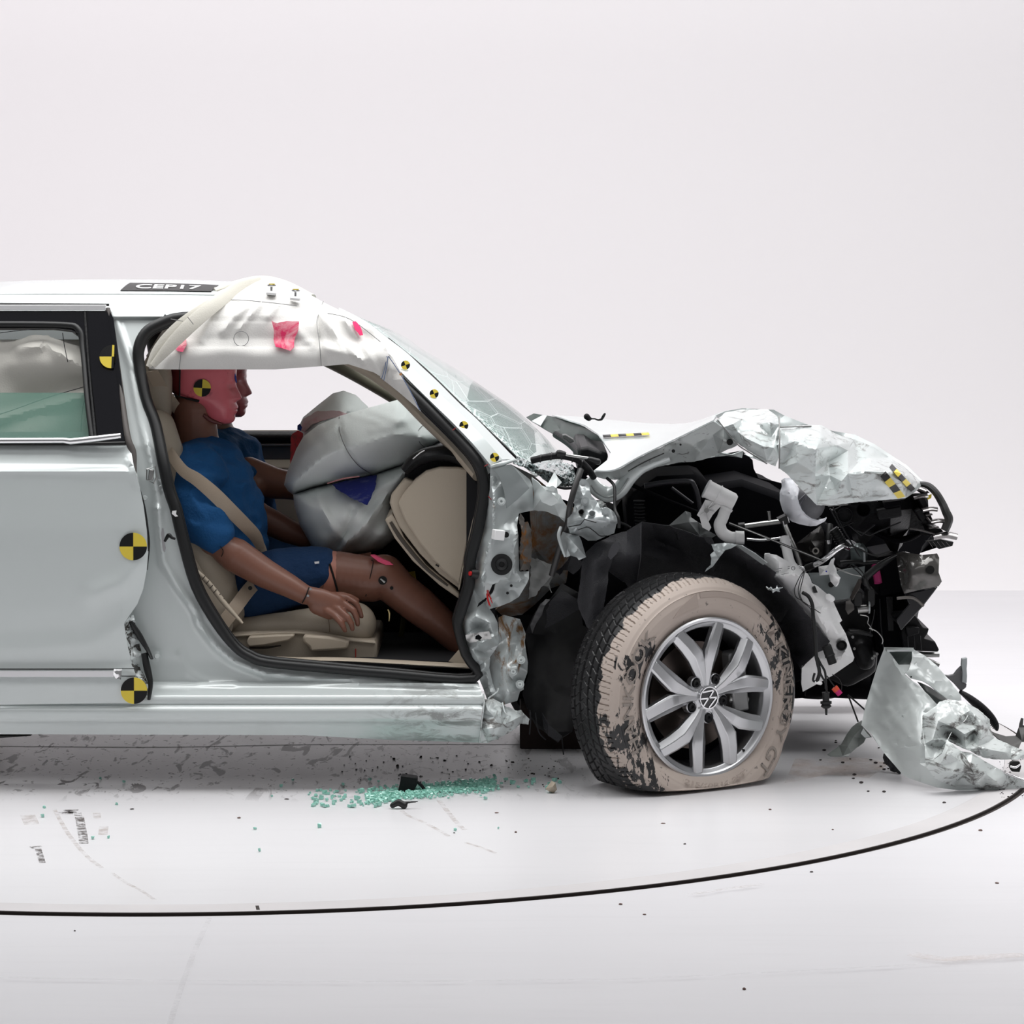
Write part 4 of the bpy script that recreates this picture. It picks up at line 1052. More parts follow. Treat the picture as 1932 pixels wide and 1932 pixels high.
sweep('folded_strap', [(492, 531, .50, 9), (447, 545, .34, 12), (405, 575, .215, 13), (365, 608, .155, 14), (325, 648, .135, 12), (288, 690, .14, 6)], M_strap, front_curtain, t=.004, sm=5, seg=8)
sweep('folded_strap', [(455, 540, .42, 7), (420, 560, .28, 10), (375, 592, .19, 14), (335, 625, .16, 16), (300, 660, .15, 12), (280, 692, .15, 5)], M_strap, front_curtain, t=.004, sm=5, seg=8)
sweep('fabric_fold', [(405, 549, .50, 6), (449, 537, .52, 9), (495, 531, .56, 11), (540, 540, .56, 10), (590, 562, .52, 7)], M_strap, front_curtain, t=.02, sm=5)
def on_curtain(P, off=-.012): return [(x, y, cad(x, y)+off, .7) for x, y in P]
for P in ([(338, 697), (341, 670), (342, 645), (341, 628)], [(606, 690), (603, 650), (598, 608), (605, 582), (610, 568)], [(400, 567), (450, 566), (510, 571), (560, 577)], [(393, 556), (402, 567)], [(610, 590), (660, 602), (718, 645)]):
    sweep('seam_thread', on_curtain(P), mat('grey_thread', (.22, .22, .22)), front_curtain, t=.0008)
for P in ([(322, 602), (345, 606)], [(354, 598), (365, 612)]): sweep('seam_thread', [(x, y, .125, .7) for x, y in P], mat('grey_thread', (.2, .2, .2)), front_curtain, t=.0008)
def decal(name, P, df, m, parent, off=-.016, st=5, jag=1.5): return sheet(name, P, m, parent, d=lambda x, y: df(x, y)+off, step=st, th=.0008, jag=jag, ang=80)
M_pinks = overlay('pink_chalk_faded', mat('pink_chalk_soft', (.72, .10, .20), rough=.85), (.72, .50, .48), 24, .45, .65)
M_pinkd = overlay('pink_chalk_dense', mat('pink_chalk_base', (.60, .02, .10), rough=.85), (.66, .30, .34), 14, .44, .62)
decal('pink_chalk_stain', [(512, 605), (523, 610), (540, 606), (564, 606), (563, 622), (556, 640), (555, 655), (548, 662), (536, 658), (520, 654), (516, 640), (517, 625)], cad, M_pinkd, front_curtain, off=-.02)
decal('pink_chalk_stain', [(332, 642), (350, 637), (352, 650), (345, 664), (334, 662), (328, 652)], cad, M_pinks, front_curtain)
decal('pink_chalk_stain', [(665, 607), (671, 606), (681, 618), (685, 632), (679, 633), (670, 622)], cad, M_pink, front_curtain, off=-.03)
sweep('vent_patch_ring', [(441+0, 639, .165, .6)]+[(455+14*math.cos(a), 639+14*math.sin(a), .165, .6) for a in [math.pi+i*math.pi/6 for i in range(1, 12)]], mat('grey_thread', (.2, .2, .2)), front_curtain, t=.0008, cyc=True, sm=2)
# sewn tail of the curtain hanging to the front pillar
tail = sheet('curtain_tail', [(717, 712, .24), (722, 684, .22), (725, 667, .22), (732, 666, .215), (741, 674, .21), (754, 698, .2), (766, 724, .2), (780, 750, .2), (794, 777, .2), (784, 767, .21), (750, 738, .235)], M_white, front_curtain, inner=[(735, 695, .18), (752, 722, .18), (730, 710, .20)], step=5, relax=3)
for P in ([(729, 672), (727, 690), (720, 715)], [(732, 672), (730, 690), (724, 718)], [(733, 672), (755, 705), (775, 740), (792, 774)]):
    sweep('blue_stitching', [(x, y, .17, .8) for x, y in P], mat('blue_thread', (.12, .17, .3)), tail, t=.0008)
cyl('tail_button', W(756, 706, .18), W(756, 706, .165), .004, mat('orange_dot', (.5, .25, .1)), tail)
# two target studs clamped on the roof edge
for (x, y) in ((512, 545), (557, 555)):
    st = cyl('target_stud', W(x, y+4, .30), W(x, y-8, .30), .004, M_chrome, car)
    cyl('stud_head', W(x, y-4, .30), W(x, y-9, .30), .014, M_chrome, st, ring=[(0, .010), (.3, .014), (.7, .014), (1, .009)])
    cyl('stud_target', W(x+1, y-8.8, .30), W(x+1, y-10, .30), .009, M_yel, st)
    box('stud_base', W(x, y+9, .27), (.028, .03, .008), M_pipe, st, rot=(0, .1, 0))

# ---- near front seat
seat = blob('front_seat', [[(455, 1190, d, .040), (540, 1186, d, .050), (620, 1180, d, .060), (668, 1178, d, .066)] for d in (.34, .42, .50, .60, .70)], M_leather, car, vox=.008, smooth=6)
blob('seat_backrest', [[(415, 1150, d, .075), (385, 1060, d, .075), (345, 960, d, .07), (310, 860, d, .06), (299, 805, d, .05)] for d in (.33, .42, .52, .62, .70)]+[[(400, 1115, .30, .05), (375, 1050, .30, .05), (350, 990, .31, .05)]], M_leather, seat, vox=.010, smooth=6)
blob('head_restraint', [[(296, 775, d, .045), (294, 715, d, .050), (296, 690, d, .04)] for d in (.42, .50, .58)], M_leather, seat, vox=.008, smooth=6)
for dd in (.44, .56): sweep('restraint_post', [(300, 800, dd, 3.5), (299, 745, dd, 3.5)], M_steel, seat, sm=1)
sweep('seat_seam', [(614, 1154, .285, .8), (620, 1170, .268, .8), (622, 1193, .27, .8)], mat('seam_brown', (.18, .14, .1)), seat, t=.001)
sv = prism('seat_valance', [(430, 1196), (470, 1192), (560, 1190), (605, 1194), (652, 1203), (706, 1209), (711, 1214), (712, 1246), (430, 1246)], .26, .74, M_beige, seat, bevel=.008)
sweep('seat_valance_rim', [(440, 1200, .255, 3), (560, 1194, .255, 3), (652, 1207, .255, 3), (708, 1213, .255, 2.5)], M_beige, sv, t=.006, sm=4)
prism('height_lever', [(466, 1208), (470, 1201), (520, 1198), (556, 1197), (554, 1202), (545, 1209), (500, 1218), (470, 1221), (465, 1215)], .225, .26, M_beige, sv, bevel=.006)
prism('recline_lever', [(570, 1202), (576, 1198), (620, 1201), (656, 1208), (658, 1212), (656, 1225), (620, 1228), (586, 1230), (582, 1220), (573, 1213)], .22, .26, M_beige, sv, bevel=.007)
sweep('lever_shadow_gap', [(470, 1222, .258, 2), (500, 1222, .258, 2), (530, 1218, .258, 1)], mat('brown_gap', (.05, .04, .03)), sv, t=.002)
sweep('red_mark', [(671, 1224, .256, .8), (671, 1242, .256, .8)], mat('red_plastic', (.5, .01, .01)), sv, t=.001, sm=1)
# far seat
fseat = blob('front_seat', [[(470, 1130, d, .05), (640, 1120, d, .06)] for d in (1.15, 1.3, 1.45)]+[[(450, 1090, d, .07), (380, 900, d, .06), (365, 800, d, .05)] for d in (1.15, 1.3, 1.45)], M_leather, car, vox=.014, smooth=5)
# sill trim, perforated pillar strip, treadplate
sweep('sill_trim', [(434, 1200, .14, 2.5), (455, 1220, .14, 2.5), (480, 1236, .14, 2.5), (540, 1243, .14, 2.5), (640, 1244, .14, 3), (760, 1250, .14, 3.5), (888, 1257, .14, 4)], M_beige, car, t=.03, sm=4)
ps = sweep('pillar_foot_trim', [(372, 1078, .18, 4), (395, 1102, .18, 5), (425, 1140, .17, 5), (458, 1176, .16, 2.5)], M_beige, car, t=.008, sm=4)
for i in range(7):
    x = 384+i*7.2; y = 1090+i*8.4; sweep('clip_rib', [(x-3, y+4, .17, .8), (x+3, y-3, .17, .8)], mat('brown_gap', (.05, .04, .03)), ps, t=.002, sm=1)
sheet('pillar_trim_panel', [(340, 1000), (360, 1040), (400, 1110), (428, 1150), (440, 1180), (430, 1215), (400, 1190), (360, 1110)], M_beige, car, d=.24, step=14)

# ---- dashboard
dash = prism('dashboard', [(766, 884), (799, 857), (829, 848), (859, 851), (890, 868), (910, 905), (880, 990), (868, 1060), (830, 1040), (785, 985), (755, 935)], .30, 1.60, M_plas, car, bevel=.012)
prism('dashboard_end_cover', [(750, 949), (764, 927), (784, 903), (804, 888), (829, 881), (864, 881), (884, 885), (901, 908), (896, 959), (884, 1019), (875, 1068), (867, 1104), (829, 1071), (792, 1026), (762, 979)], .235, .27, M_beige, dash, bevel=.006)
prism('dashboard_side_frame', [(735, 949), (738, 934), (764, 902), (780, 908), (905, 905), (880, 1060), (868, 1112), (829, 1083), (792, 1045), (754, 995), (743, 972)], .255, .34, M_beige, dash, bevel=.006)
gb = prism('glovebox_lid', [(726, 981), (740, 969), (752, 990), (762, 1014), (804, 1066), (841, 1096), (867, 1119), (866, 1130), (829, 1104), (779, 1059), (745, 1016)], .262, .60, M_beige, dash, bevel=.004)
sweep('glovebox_gap', [(737, 985, .26, 3), (758, 1018, .26, 4), (800, 1068, .26, 3.5), (845, 1105, .26, 2)], mat('brown_gap', (.05, .04, .03)), gb, t=.002)
sweep('dashboard_top_pad', [(764, 888, .27, 10), (785, 868, .27, 14), (815, 857, .27, 15), (850, 857, .27, 15), (882, 874, .27, 12), (900, 900, .25, 8)], M_plas, dash, t=.05, sm=5)
sweep('dash_clip', [(779, 866, .215, 1.3), (792, 855, .215, 1.3), (801, 850, .215, 1)], M_chrome, dash, t=.003)
sweep('dash_panel_rail', [(901, 910, .22, 1.2), (896, 960, .22, 1.2), (884, 1020, .22, 1.2), (874, 1070, .22, 1.2), (866, 1112, .22, 1.2)], M_beige, dash, t=.006)
sweep('cover_slot', [(822, 1065, .232, 1.5), (828, 1069, .232, 1.5)], M_blk, dash, t=.002, sm=1)
sheet('kick_panel', [(846, 1248, .18), (866, 1225, .18), (880, 1185, .18), (892, 1240, .17), (890, 1258, .17)], M_beige, car, step=10)
sheet('footwell_back', [(700, 1000), (920, 1000), (920, 1255), (700, 1255)], M_carpet, car, d=.85, step=40, th=.02)
sheet('yellow_tape', [(765, 1081), (783, 1077), (787, 1101), (776, 1095)], M_yel, car, d=.72, step=8, th=.002)
sweep('olive_webbing', [(762, 1165, .74, 5), (757, 1200, .72, 5), (750, 1245, .70, 6)], mat('olive_web', (.10, .09, .025), rough=.8), car, t=.003)
sweep('seat_zip', [(732, 1150, .30, 1.5), (735, 1158, .30, 2), (734, 1172, .30, 1)], mat('brass', (.6, .5, .25), rough=.3, metal=1), car, t=.002, sm=2)

# ---- airbags of the dashboard
seamA = [(640, 786), (641, 815), (655, 850), (676, 878), (700, 894)]
bagA, fA = pillow('passenger_airbag', [(536, 915), (540, 895), (549, 872), (559, 847), (572, 824), (600, 802), (640, 785), (700, 768), (751, 754), (785, 772), (820, 805), (836, 830), (815, 850), (762, 878), (705, 899), (648, 909), (617, 915), (586, 923), (553, 934), (543, 926)], .70, .30, M_bag, car, R=.20, step=6,
   wav=.016, ws=.10, ridges=[(seamA, -.012, 3), ([(640, 790), (560, 870), (545, 910)], .02, 10), ([(700, 775), (770, 800), (800, 830)], .012, 8), ([(770, 778), (745, 805), (700, 812)], .01, 5), ([(660, 780), (720, 800), (780, 790)], .01, 6)])
bagB, fB = pillow('passenger_airbag_skirt', [(553, 933), (586, 922), (648, 907), (705, 896), (762, 876), (795, 862), (770, 905), (742, 940), (738, 985), (745, 1016), (722, 1035), (690, 1044), (653, 1048), (613, 1050), (603, 1050), (586, 1027), (566, 992), (556, 958)], .66, .20, M_bag, bagA, R=.13, step=6,
   wav=.03, ws=.09, seed=3, ridges=[([(636, 1046), (690, 990), (728, 940), (766, 893)], .035, 9), ([(600, 935), (620, 985), (650, 1020)], .02, 8), ([(665, 960), (655, 1000), (630, 1040)], -.02, 6), ([(680, 1044), (720, 1010), (740, 980)], .02, 8)])
M_blue = overlay('blue_chalk', mat('blue_chalk_base', (.012, .02, .17), rough=.9), (.22, .24, .34), 8, .5, .8, (1, 1, 1))
decal('blue_chalk_stain', [(626, 914), (655, 906), (690, 899), (711, 896), (708, 918), (700, 940), (693, 953), (678, 947), (664, 940), (648, 930), (634, 922)], lambda x, y: fB(x, y)-.055, M_blue, bagA, off=-.0, jag=2)
sweep('red_chalk_line', [(618, 912, fB(640, 915)-.06, 1.2), (648, 903, .48, 1.5), (678, 899, .48, 1)], mat('faded_red', (.55, .25, .25), rough=.9), bagA, t=.001)
sweep('airbag_seam', [(x, y, fA(x, y)-.010, .8) for x, y in seamA], mat('grey_thread', (.2, .2, .2)), bagA, t=.001)
sweep('airbag_seam', [(800, 800, fA(800, 800)-.006, .6), (788, 815, fA(788, 815)-.006, .6), (792, 835, fA(792, 835)-.006, .6), (805, 846, fA(803, 844)-.006, .6)], mat('grey_thread', (.2, .2, .2)), bagA, t=.001)
bagC, fC = pillow('driver_airbag', [(563, 806), (572, 787), (600, 764), (628, 742), (648, 737), (671, 745), (694, 767), (705, 800), (690, 850), (640, 880), (590, 880), (570, 850)], 1.25, .22, M_bag, car, R=.15, step=8, wav=.012, ws=.1, seed=7, ridges=[([(660, 740), (664, 760), (668, 780)], -.01, 3), ([(664, 775), (640, 782), (600, 800)], .02, 5)])
decal('pink_chalk_stain', [(572, 790), (600, 775), (640, 775), (660, 782), (620, 790), (590, 800), (575, 815), (566, 812)], fC, overlay('pink_smear', mat('pink_smear_base', (.66, .50, .50), rough=.9), (.62, .30, .34), 14, .5, .75), bagC, off=-.018)
decal('blue_chalk_stain', [(561, 803), (566, 799), (570, 806), (568, 813), (561, 811)], lambda x, y: 1.05, mat('blue_chalk_solid', (.01, .025, .15), rough=.8), bagC)
decal('red_chalk_stain', [(548, 830), (551, 819), (562, 812), (572, 818), (575, 850), (560, 880), (548, 878)], lambda x, y: 1.12, overlay('red_chalk', mat('red_chalk_base', (.55, .05, .06), rough=.8), (.3, .05, .05), 20, .5, .6), bagC, off=0)

# ---- windscreen
NE = [(672, 598, .45), (698, 612, .44), (729, 636, .42), (795, 690, .37), (867, 760, .30), (940, 830, .23), (985, 874, .22), (1010, 900, .22)]
V = []; Fs = []; M = 22
for (x, y, d) in catmull(NE, 4):
    p = W(x, y, d); y1 = 1.8-d
    for k in range(M+1):
        t = k/M; u = 2*t-1; c = 1-abs(u)**2
        V.append(Vector((p.x+.09*c, d+(y1-d)*t, p.z+.004*c-(.045*t+.040*c)*max(0, min(1, (p.z-1.0)/.25)))))
n = len(V)//(M+1)
for i in range(n-1):
    for k in range(M): q = i*(M+1)+k; Fs.append((q, q+1, q+M+2, q+M+1))
mg = bpy.data.materials.new('cracked_laminate'); mg.use_nodes = True; nt = mg.node_tree; b = nt.nodes['Principled BSDF']
b.inputs['Base Color'].default_value = (.46, .60, .56, 1); b.inputs['Roughness'].default_value = .06; b.inputs['Coat Weight'].default_value = .5
tc = nt.nodes.new('ShaderNodeTexCoord')
vo = nt.nodes.new('ShaderNodeTexVoronoi'); vo.feature = 'DISTANCE_TO_EDGE'; vo.inputs['Scale'].default_value = 5
mp = nt.nodes.new('ShaderNodeMapping'); mp.inputs['Scale'].default_value = (1, .6, 3.5); mp.inputs['Rotation'].default_value = (0, math.radians(40), 0)
nt.links.new(tc.outputs['Object'], mp.inputs['Vector']); nt.links.new(mp.outputs[0], vo.inputs['Vector'])
vo2 = nt.nodes.new('ShaderNodeTexVoronoi'); vo2.feature = 'DISTANCE_TO_EDGE'; vo2.inputs['Scale'].default_value = 45; nt.links.new(tc.outputs['Object'], vo2.inputs['Vector'])
def mr_(v, a, c, d0, d1):
    r = nt.nodes.new('ShaderNodeMapRange'); nt.links.new(v, r.inputs['Value'])
    for i, q in zip(('From Min', 'From Max', 'To Min', 'To Max'), (a, c, d0, d1)): r.inputs[i].default_value = q
    return r.outputs[0]
def mm_(op, a, c):
    q = nt.nodes.new('ShaderNodeMath'); q.operation = op
    for i, v in enumerate((a, c)):
        if isinstance(v, (int, float)): q.inputs[i].default_value = v
        else: nt.links.new(v, q.inputs[i])
    return q.outputs[0]
sp = nt.nodes.new('ShaderNodeSeparateXYZ'); nt.links.new(tc.outputs['Object'], sp.inputs[0])
dense = mm_('MULTIPLY', mr_(vo2.outputs['Distance'], .0, .12, 1, 0), mm_('MULTIPLY', mr_(sp.outputs['Y'], .42, .26, 0, 1), mr_(sp.outputs['Z'], 1.22, 1.05, 0, 1)))
cr_ = mm_('MAXIMUM', mr_(vo.outputs['Distance'], .0, .012, 1, 0), dense)
mx = nt.nodes.new('ShaderNodeMix'); mx.data_type = 'RGBA'; mx.inputs[6].default_value = (.40, .56, .52, 1); mx.inputs[7].default_value = (.85, .93, .92, 1)
nt.links.new(cr_, mx.inputs[0]); nt.links.new(mx.outputs[2], b.inputs['Base Color'])
nt.links.new(mr_(cr_, 0, 1, .34, .95), b.inputs['Alpha'])
ws_ = raw('windscreen', V, Fs, mg, car, ang=180, th=.005)
sweep('windscreen_seal', [(x+3, y+3, d-.01, 2.5) for x, y, d in NE[2:7]], M_blk, ws_, t=.006, sm=4)

prism('defroster_panel', [(880, 756), (900, 764), (950, 800), (1012, 852), (992, 868), (945, 836), (895, 792)], .55, 1.5, M_dark, car)
# ---------------------------------------------------------------- crash test dummies
M_mask = overlay('pink_greased_face', mat('dummy_face', (.70, .15, .18), rough=.38, coat=.3), (.24, .035, .05), 9, .55, .68, rough=.5)
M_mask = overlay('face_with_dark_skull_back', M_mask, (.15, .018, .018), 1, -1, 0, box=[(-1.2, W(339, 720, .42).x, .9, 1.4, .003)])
M_maskf = overlay('pink_greased_face_far', mat('dummy_face_far', (.58, .13, .15), rough=.35, coat=.3), (.16, .03, .035), 10, .52, .66)
def head(name, parent, dx, dy, dc, scale, m, dark, lab):
    """lathe-like head from a side profile: rows (y_px, back_x, front_x, half width m)"""
    rows = [(640, 372, 410, .025), (645, 352, 428, .045), (655, 336, 440, .060), (670, 324, 446.5, .070), (685, 318.5, 447.5, .075), (700, 316, 447.5, .077), (712, 316, 446, .077), (722, 317, 445, .0765), (730, 319, 444.5, .076), (738, 322, 446, .0755), (745, 330, 447, .074), (752, 344, 447.5, .0725),
            (758, 362, 446, .070), (764, 374, 446, .067), (770, 379, 447, .064), (776, 381, 446.5, .060), (783, 384, 444.5, .055), (790, 390, 443.5, .048), (796, 402, 441, .036), (800, 415, 436, .02)]
    Y = [r[0] for r in rows]
    fine = []
    y = 640.
    while y <= 800.01:
        b_ = lerp_tab(y, [(r[0], r[1]) for r in rows]); f_ = lerp_tab(y, [(r[0], r[2]) for r in rows]); w_ = lerp_tab(y, [(r[0], r[3]) for r in rows]); fine.append((y, b_, f_, w_)); y += 1.6
    nose = [(715, 0), (722, 1.5), (730, 4), (738, 6.5), (746, 9.5), (750, 11), (753, 10.5), (756, 5), (758, 1), (762, 0)]
    lips = [(760, 0), (764, 2.5), (768, 3.8), (771.5, 3.2), (773, .8), (775, 2.8), (779, 2.5), (783, 0)]
    chin = [(783, 0), (790, 1.5), (796, 1.5), (800, 0)]
    V = []; Fs = []; N = 72
    for (y, b_, f_, w_) in fine:
        for k in range(N):
            a = 2*math.pi*k/N           # 0 = front
            ca, sa = math.cos(a), math.sin(a)
            ex = .62 if ca > 0 else .8
            cx_ = (b_+f_)/2; hx = (f_-b_)/2
            x = cx_+hx*(abs(ca)**.85)*(1 if ca > 0 else -1); lat = (abs(sa)**.85)*(1 if sa > 0 else -1)*w_
            if ca > 0:
                ln = lerp_tab(y, nose); wn = .010+.010*max(0, min(1, (y-715)/38)); x += ln*math.exp(-(lat/wn)**2)
                x += lerp_tab(y, lips)*math.exp(-(lat/.024)**2)+lerp_tab(y, chin)*math.exp(-(lat/.022)**2)
                e = math.exp(-((abs(lat)-.033)/.014)**2)*math.exp(-((y-727)/6.5)**2); x -= 5.0*e            # eye sockets
                x += 2.0*math.exp(-((abs(lat)-.033)/.008)**2)*math.exp(-((y-728)/2.6)**2)                     # eyeballs
                x += 1.2*math.exp(-((y-716)/4)**2)*math.exp(-(lat/.05)**2)                                     # brow
            px_ = 380+(x-380)*scale+dx; py_ = 720+(y-720)*scale+dy
            p = W(px_, py_, dc); V.append(Vector((p.x, dc+lat, p.z)))
    for i in range(len(fine)-1):
        for k in range(N): l = (k+1) % N; Fs.append((i*N+k, i*N+l, (i+1)*N+l, (i+1)*N+k))
    Fs.append(tuple(range(N))); Fs.append(tuple((len(fine)-1)*N+k for k in range(N)))
    o = raw(name, V, Fs, m, parent, ang=180)
    s = o.modifiers.new('sm', 'SMOOTH'); s.factor = .5; s.iterations = 2
    o['label'] = lab
    tr = lambda x, y: (380+(x-380)*scale+dx, 720+(y-720)*scale+dy)
    return o, tr
def dummy(far):
    lab = ('crash test dummy on the far driver seat, face behind the nearer one, blue shirt' if far else
           'nearer crash test dummy belted in the front passenger seat, head marked with a round target')
    dd = .80 if far else 0
    root = empty('crash_test_dummy', (W(430, 1100, .5+dd).x, .5+dd, .45), label=lab, category='crash test dummy', group=None or 'crash test dummies')
    del root['group']
    k = (9.5)/(9.5+dd)
    def T(P):     # far dummy: same real pose, moved across the car (and a little forward)
        if not far: return P
        out = []
        for p in P:
            w = W(*p[:3]); w.y += dd; w.x += .0; w.z -= .018
            px = 966+w.x*F/(D+w.y); py = HZ+(CH-w.z)*F/(D+w.y); out.append((px-17, py, w.y)+tuple(p[3:]))
        return out
    c = .50
    # torso, neck, pelvis and limbs in one skin
    ch = [T([(366, 770, c, .0665), (367, 800, c, .0650), (370, 845, c, .070), (385, 880, c, .09)]),
          T([(392, 905, c, .115, 1.25), (410, 960, c, .118, 1.3), (425, 1020, c, .112, 1.3), (440, 1080, c, .108, 1.35), (455, 1115, c, .10, 1.5)]),
          T([(378, 893, c-.15, .062), (380, 890, c+.15, .062)])]
    # thighs and shins
    for (dz, kx) in ((-.10, 0), (.10, 8)):
        ch.append(T([(470, 1112, c+dz, .088), (560, 1085, c+dz, .078), (640, 1087, c+dz, .072), (700, 1093, c+dz, .066), (728, 1087, c+dz, .058)]))
        ch.append(T([(724, 1086, c+dz, .062), (752, 1112, c+dz, .056), (790, 1142, c+dz, .055), (830, 1175, c+dz, .048), (862, 1205, c+dz, .042), (895, 1235, c+dz, .036), (930, 1225, c+dz, .03)]))
    # arms
    if not far:
        ch.append(T([(372, 900, .32, .055), (382, 960, .29, .050), (404, 1018, .27, .046)]))
        ch.append(T([(428, 1038, .27, .044), (445, 1048, .27, .050), (500, 1082, .26, .042), (545, 1105, .25, .034), (575, 1122, .245, .028)]))
        ch.append(T([(404, 1018, .27, .040), (428, 1040, .27, .040)]))
        # palm
        ch.append([(575, 1120, .245, .024, .8), (605, 1132, .24, .033, .62), (632, 1141, .24, .031, .6)]); ch.append([(600, 1142, .24, .028, .6), (622, 1153, .235, .025, .6)])
        # fingers, knuckle by knuckle (index furthest from the camera)
        for P in ([(636, 1126, .262, .0125), (654, 1128, .262, .0110), (671, 1138, .256, .0098), (678, 1151, .256, .0088), (682, 1163, .258, .0074)],
                  [(632, 1134, .246, .0130), (647, 1138, .240, .0115), (667, 1152, .228, .0102), (673, 1166, .228, .0090), (675, 1178, .231, .0074)],
                  [(626, 1144, .232, .0125), (639, 1150, .226, .0112), (656, 1165, .213, .0100), (663, 1177, .212, .0088), (665, 1187, .215, .0073)],
                  [(618, 1153, .226, .0120), (631, 1161, .220, .0106), (643, 1174, .208, .0094), (648, 1183, .208, .0084), (651, 1190, .211, .0070)],
                  [(620, 1125, .275, .0125), (645, 1123, .292, .0108), (662, 1127, .298, .0095), (674, 1133, .30, .0080)]):
            ch.append(P)
        ch.append([(455, 950, .68, .045), (490, 975, .70, .042), (540, 1000, .70, .038), (575, 1015, .70, .03)])
        ch.append([(400, 905, .66, .055), (450, 945, .68, .046)])
    else:
        ch.append(T([(385, 905, .32, .052), (420, 930, .30, .046), (455, 950, .30, .045)]))
        ch.append([(470, 889, 1.12, .046), (500, 903, 1.12, .048), (518, 912, 1.12, .050), (545, 915, 1.12, .046), (590, 925, 1.12, .04)])
    body_ = blob('body', ch, M_skin, root, vox=.0034 if not far else .009, smooth=3)
    # shirt: looser shell over the torso and the upper arms
    sh = [T([(378, 873, c, .080, 1.15), (386, 888, c, .102, 1.25), (396, 910, c, .126, 1.3), (412, 960, c, .130, 1.35), (424, 1010, c, .124, 1.38), (432, 1060, c, .118, 1.4), (436, 1095, c, .112, 1.45)]),
          T([(366, 878, c-.14, .066), (372, 868, c, .07), (366, 878, c+.14, .066)]), T([(380, 893, c-.15, .074), (384, 893, c+.15, .074)])]
    if not far: sh += [T([(364, 893, .33, .068), (368, 940, .29, .070), (384, 985, .272, .068), (402, 1008, .268, .060)]), T([(376, 893, .66, .068), (420, 925, .68, .064), (447, 950, .69, .058)])]
    else: sh += [T([(366, 893, .33, .068), (392, 915, .30, .064), (425, 935, .30, .058)]), ]
    def wrinkle(v):
        n = noise.noise(Vector((v.x*14+3, v.y*9, v.z*22)))*.008+(.5-abs(noise.noise(Vector((v.x*16+v.z*14, v.y*12, v.z*20-v.x*10)))))*.010
        return v+Vector((n, -n*1.2, n))
    shirt = blob('shirt', sh, M_shirt, root, vox=.0065, smooth=3, post=wrinkle)
    st = [T([(440, 1095, c, .115, 1.5), (462, 1118, c, .112, 1.5)])]
    for dz in (-.10, .10): st.append(T([(470, 1112, c+dz, .100), (530, 1094, c+dz, .092), (590, 1082, c+dz, .080), (602, 1081, c+dz, .078)]))
    blob('shorts', st, M_short, root, vox=.0065, smooth=3, post=lambda v: v+Vector((0, -1, .6))*.006*noise.noise(Vector((v.x*24, v.y*14, v.z*24))))
    hd, tr = head('head', root, 24 if far else 0, -7 if far else 0, (c+dd), .985 if not far else .92, M_maskf if far else M_mask, None, 'pink painted face and skull of the dummy')
    dc = c+dd
    if not far:
        # skull cap seam, skull back, ear-level jaw step and neck bracket
        sweep('skull_seam', [(339.5, 697, c-.0775, 1.6), (339, 725, c-.0775, 1.5), (339, 748, c-.074, 1.5)], M_blk, hd, t=.002)
        sweep('jaw_gap', [(325, 744, c-.066, 1.2), (345, 750, c-.072, 1.8), (376, 757, c-.070, 2.6)], M_blk, hd, t=.003)
        sweep('jaw_step', [(384, 783, c-.056, 3.5), (398, 793, c-.048, 4), (418, 800, c-.03, 3)], mat('dark_red_vinyl', (.12, .03, .025), rough=.45), hd, t=.004)
        target(hd, 381.5, 732, c-.0785, 16.4, rot=math.radians(-3))
        sweep('blue_forehead_mark', [(441, 700, c-.02, 1.4), (444, 712, c-.02, 2), (446, 722, c-.02, 1.2)], mat('blue_grease', (.03, .06, .3)), hd, t=.003)
        sweep('neck_bracket', [(319, 744, c-.03, 2.5), (322, 770, c-.03, 3), (322, 800, c-.03, 3), (316, 832, c-.03, 3)], mat('maroon', (.07, .012, .012), rough=.4), root, t=.02)
        # knee and thigh joints
        sweep('thigh_gap', [(622, 1064, c-.10-.068, 2), (630, 1090, c-.10-.0725, 2), (637, 1117, c-.10-.064, 2)], M_blk, root, t=.003)
        sweep('knee_gap', [(701, 1057, c-.155, .9), (704, 1062, c-.160, .9), (697, 1095, c-.163, .9), (690, 1125, c-.150, .9)], M_blk, root, t=.0015)
        blob('thigh_foam', [[(604, 1083, c-.10, .0755), (624, 1087, c-.10, .0745)]], M_skin2, root, vox=.006)
        kn = cyl('knee_bolt', W(722, 1095, c-.155), W(722, 1095, c-.165), .0125, M_blk, root)
        sweep('knee_bolt_face', [(718, 1092, c-.168, 1.5), (726, 1099, c-.168, 2.5)], M_steel, kn, t=.002, sm=1)
        cyl('knee_bolt', W(739, 1109.5, c-.15), W(739, 1109.5, c-.162), .005, M_blk, root)
        sheet('pink_knee_mark', [(699, 1048), (706, 1048), (722, 1055), (735, 1060), (742, 1066), (728, 1066), (714, 1060)], mat('pink_grease', (.75, .08, .18), rough=.6), root, d=lambda x, y: c-.150, step=4, th=.03)
        sweep('green_shin_mark', [(748, 1072, c-.12, 3), (775, 1100, c-.125, 5), (800, 1125, c-.12, 3), (815, 1140, c-.11, 1)], mat('dark_green_grease', (.015, .05, .008), rough=.8), root, t=.006)
        sweep('wrist_gap', [(583, 1108, .222, 1.1), (577, 1125, .212, 1.2), (570, 1138, .222, 1.1)], M_blk, root, t=.002)
        for (x, y) in ((586, 1111), (581, 1124)): cyl('wrist_screw', W(x, y, .222), W(x, y, .214), .0035, M_chrome, root)
        sweep('elbow_gap', [(415, 1030, .225, .8), (421, 1040, .222, .8), (417, 1052, .235, .8)], M_blk, root, t=.002)
        prism('shorts_tag', [(593, 1060), (602, 1059), (602, 1063), (594, 1064)], c-.175, c-.172, mat('white_vinyl', (.85, .85, .85)), root)
    return root
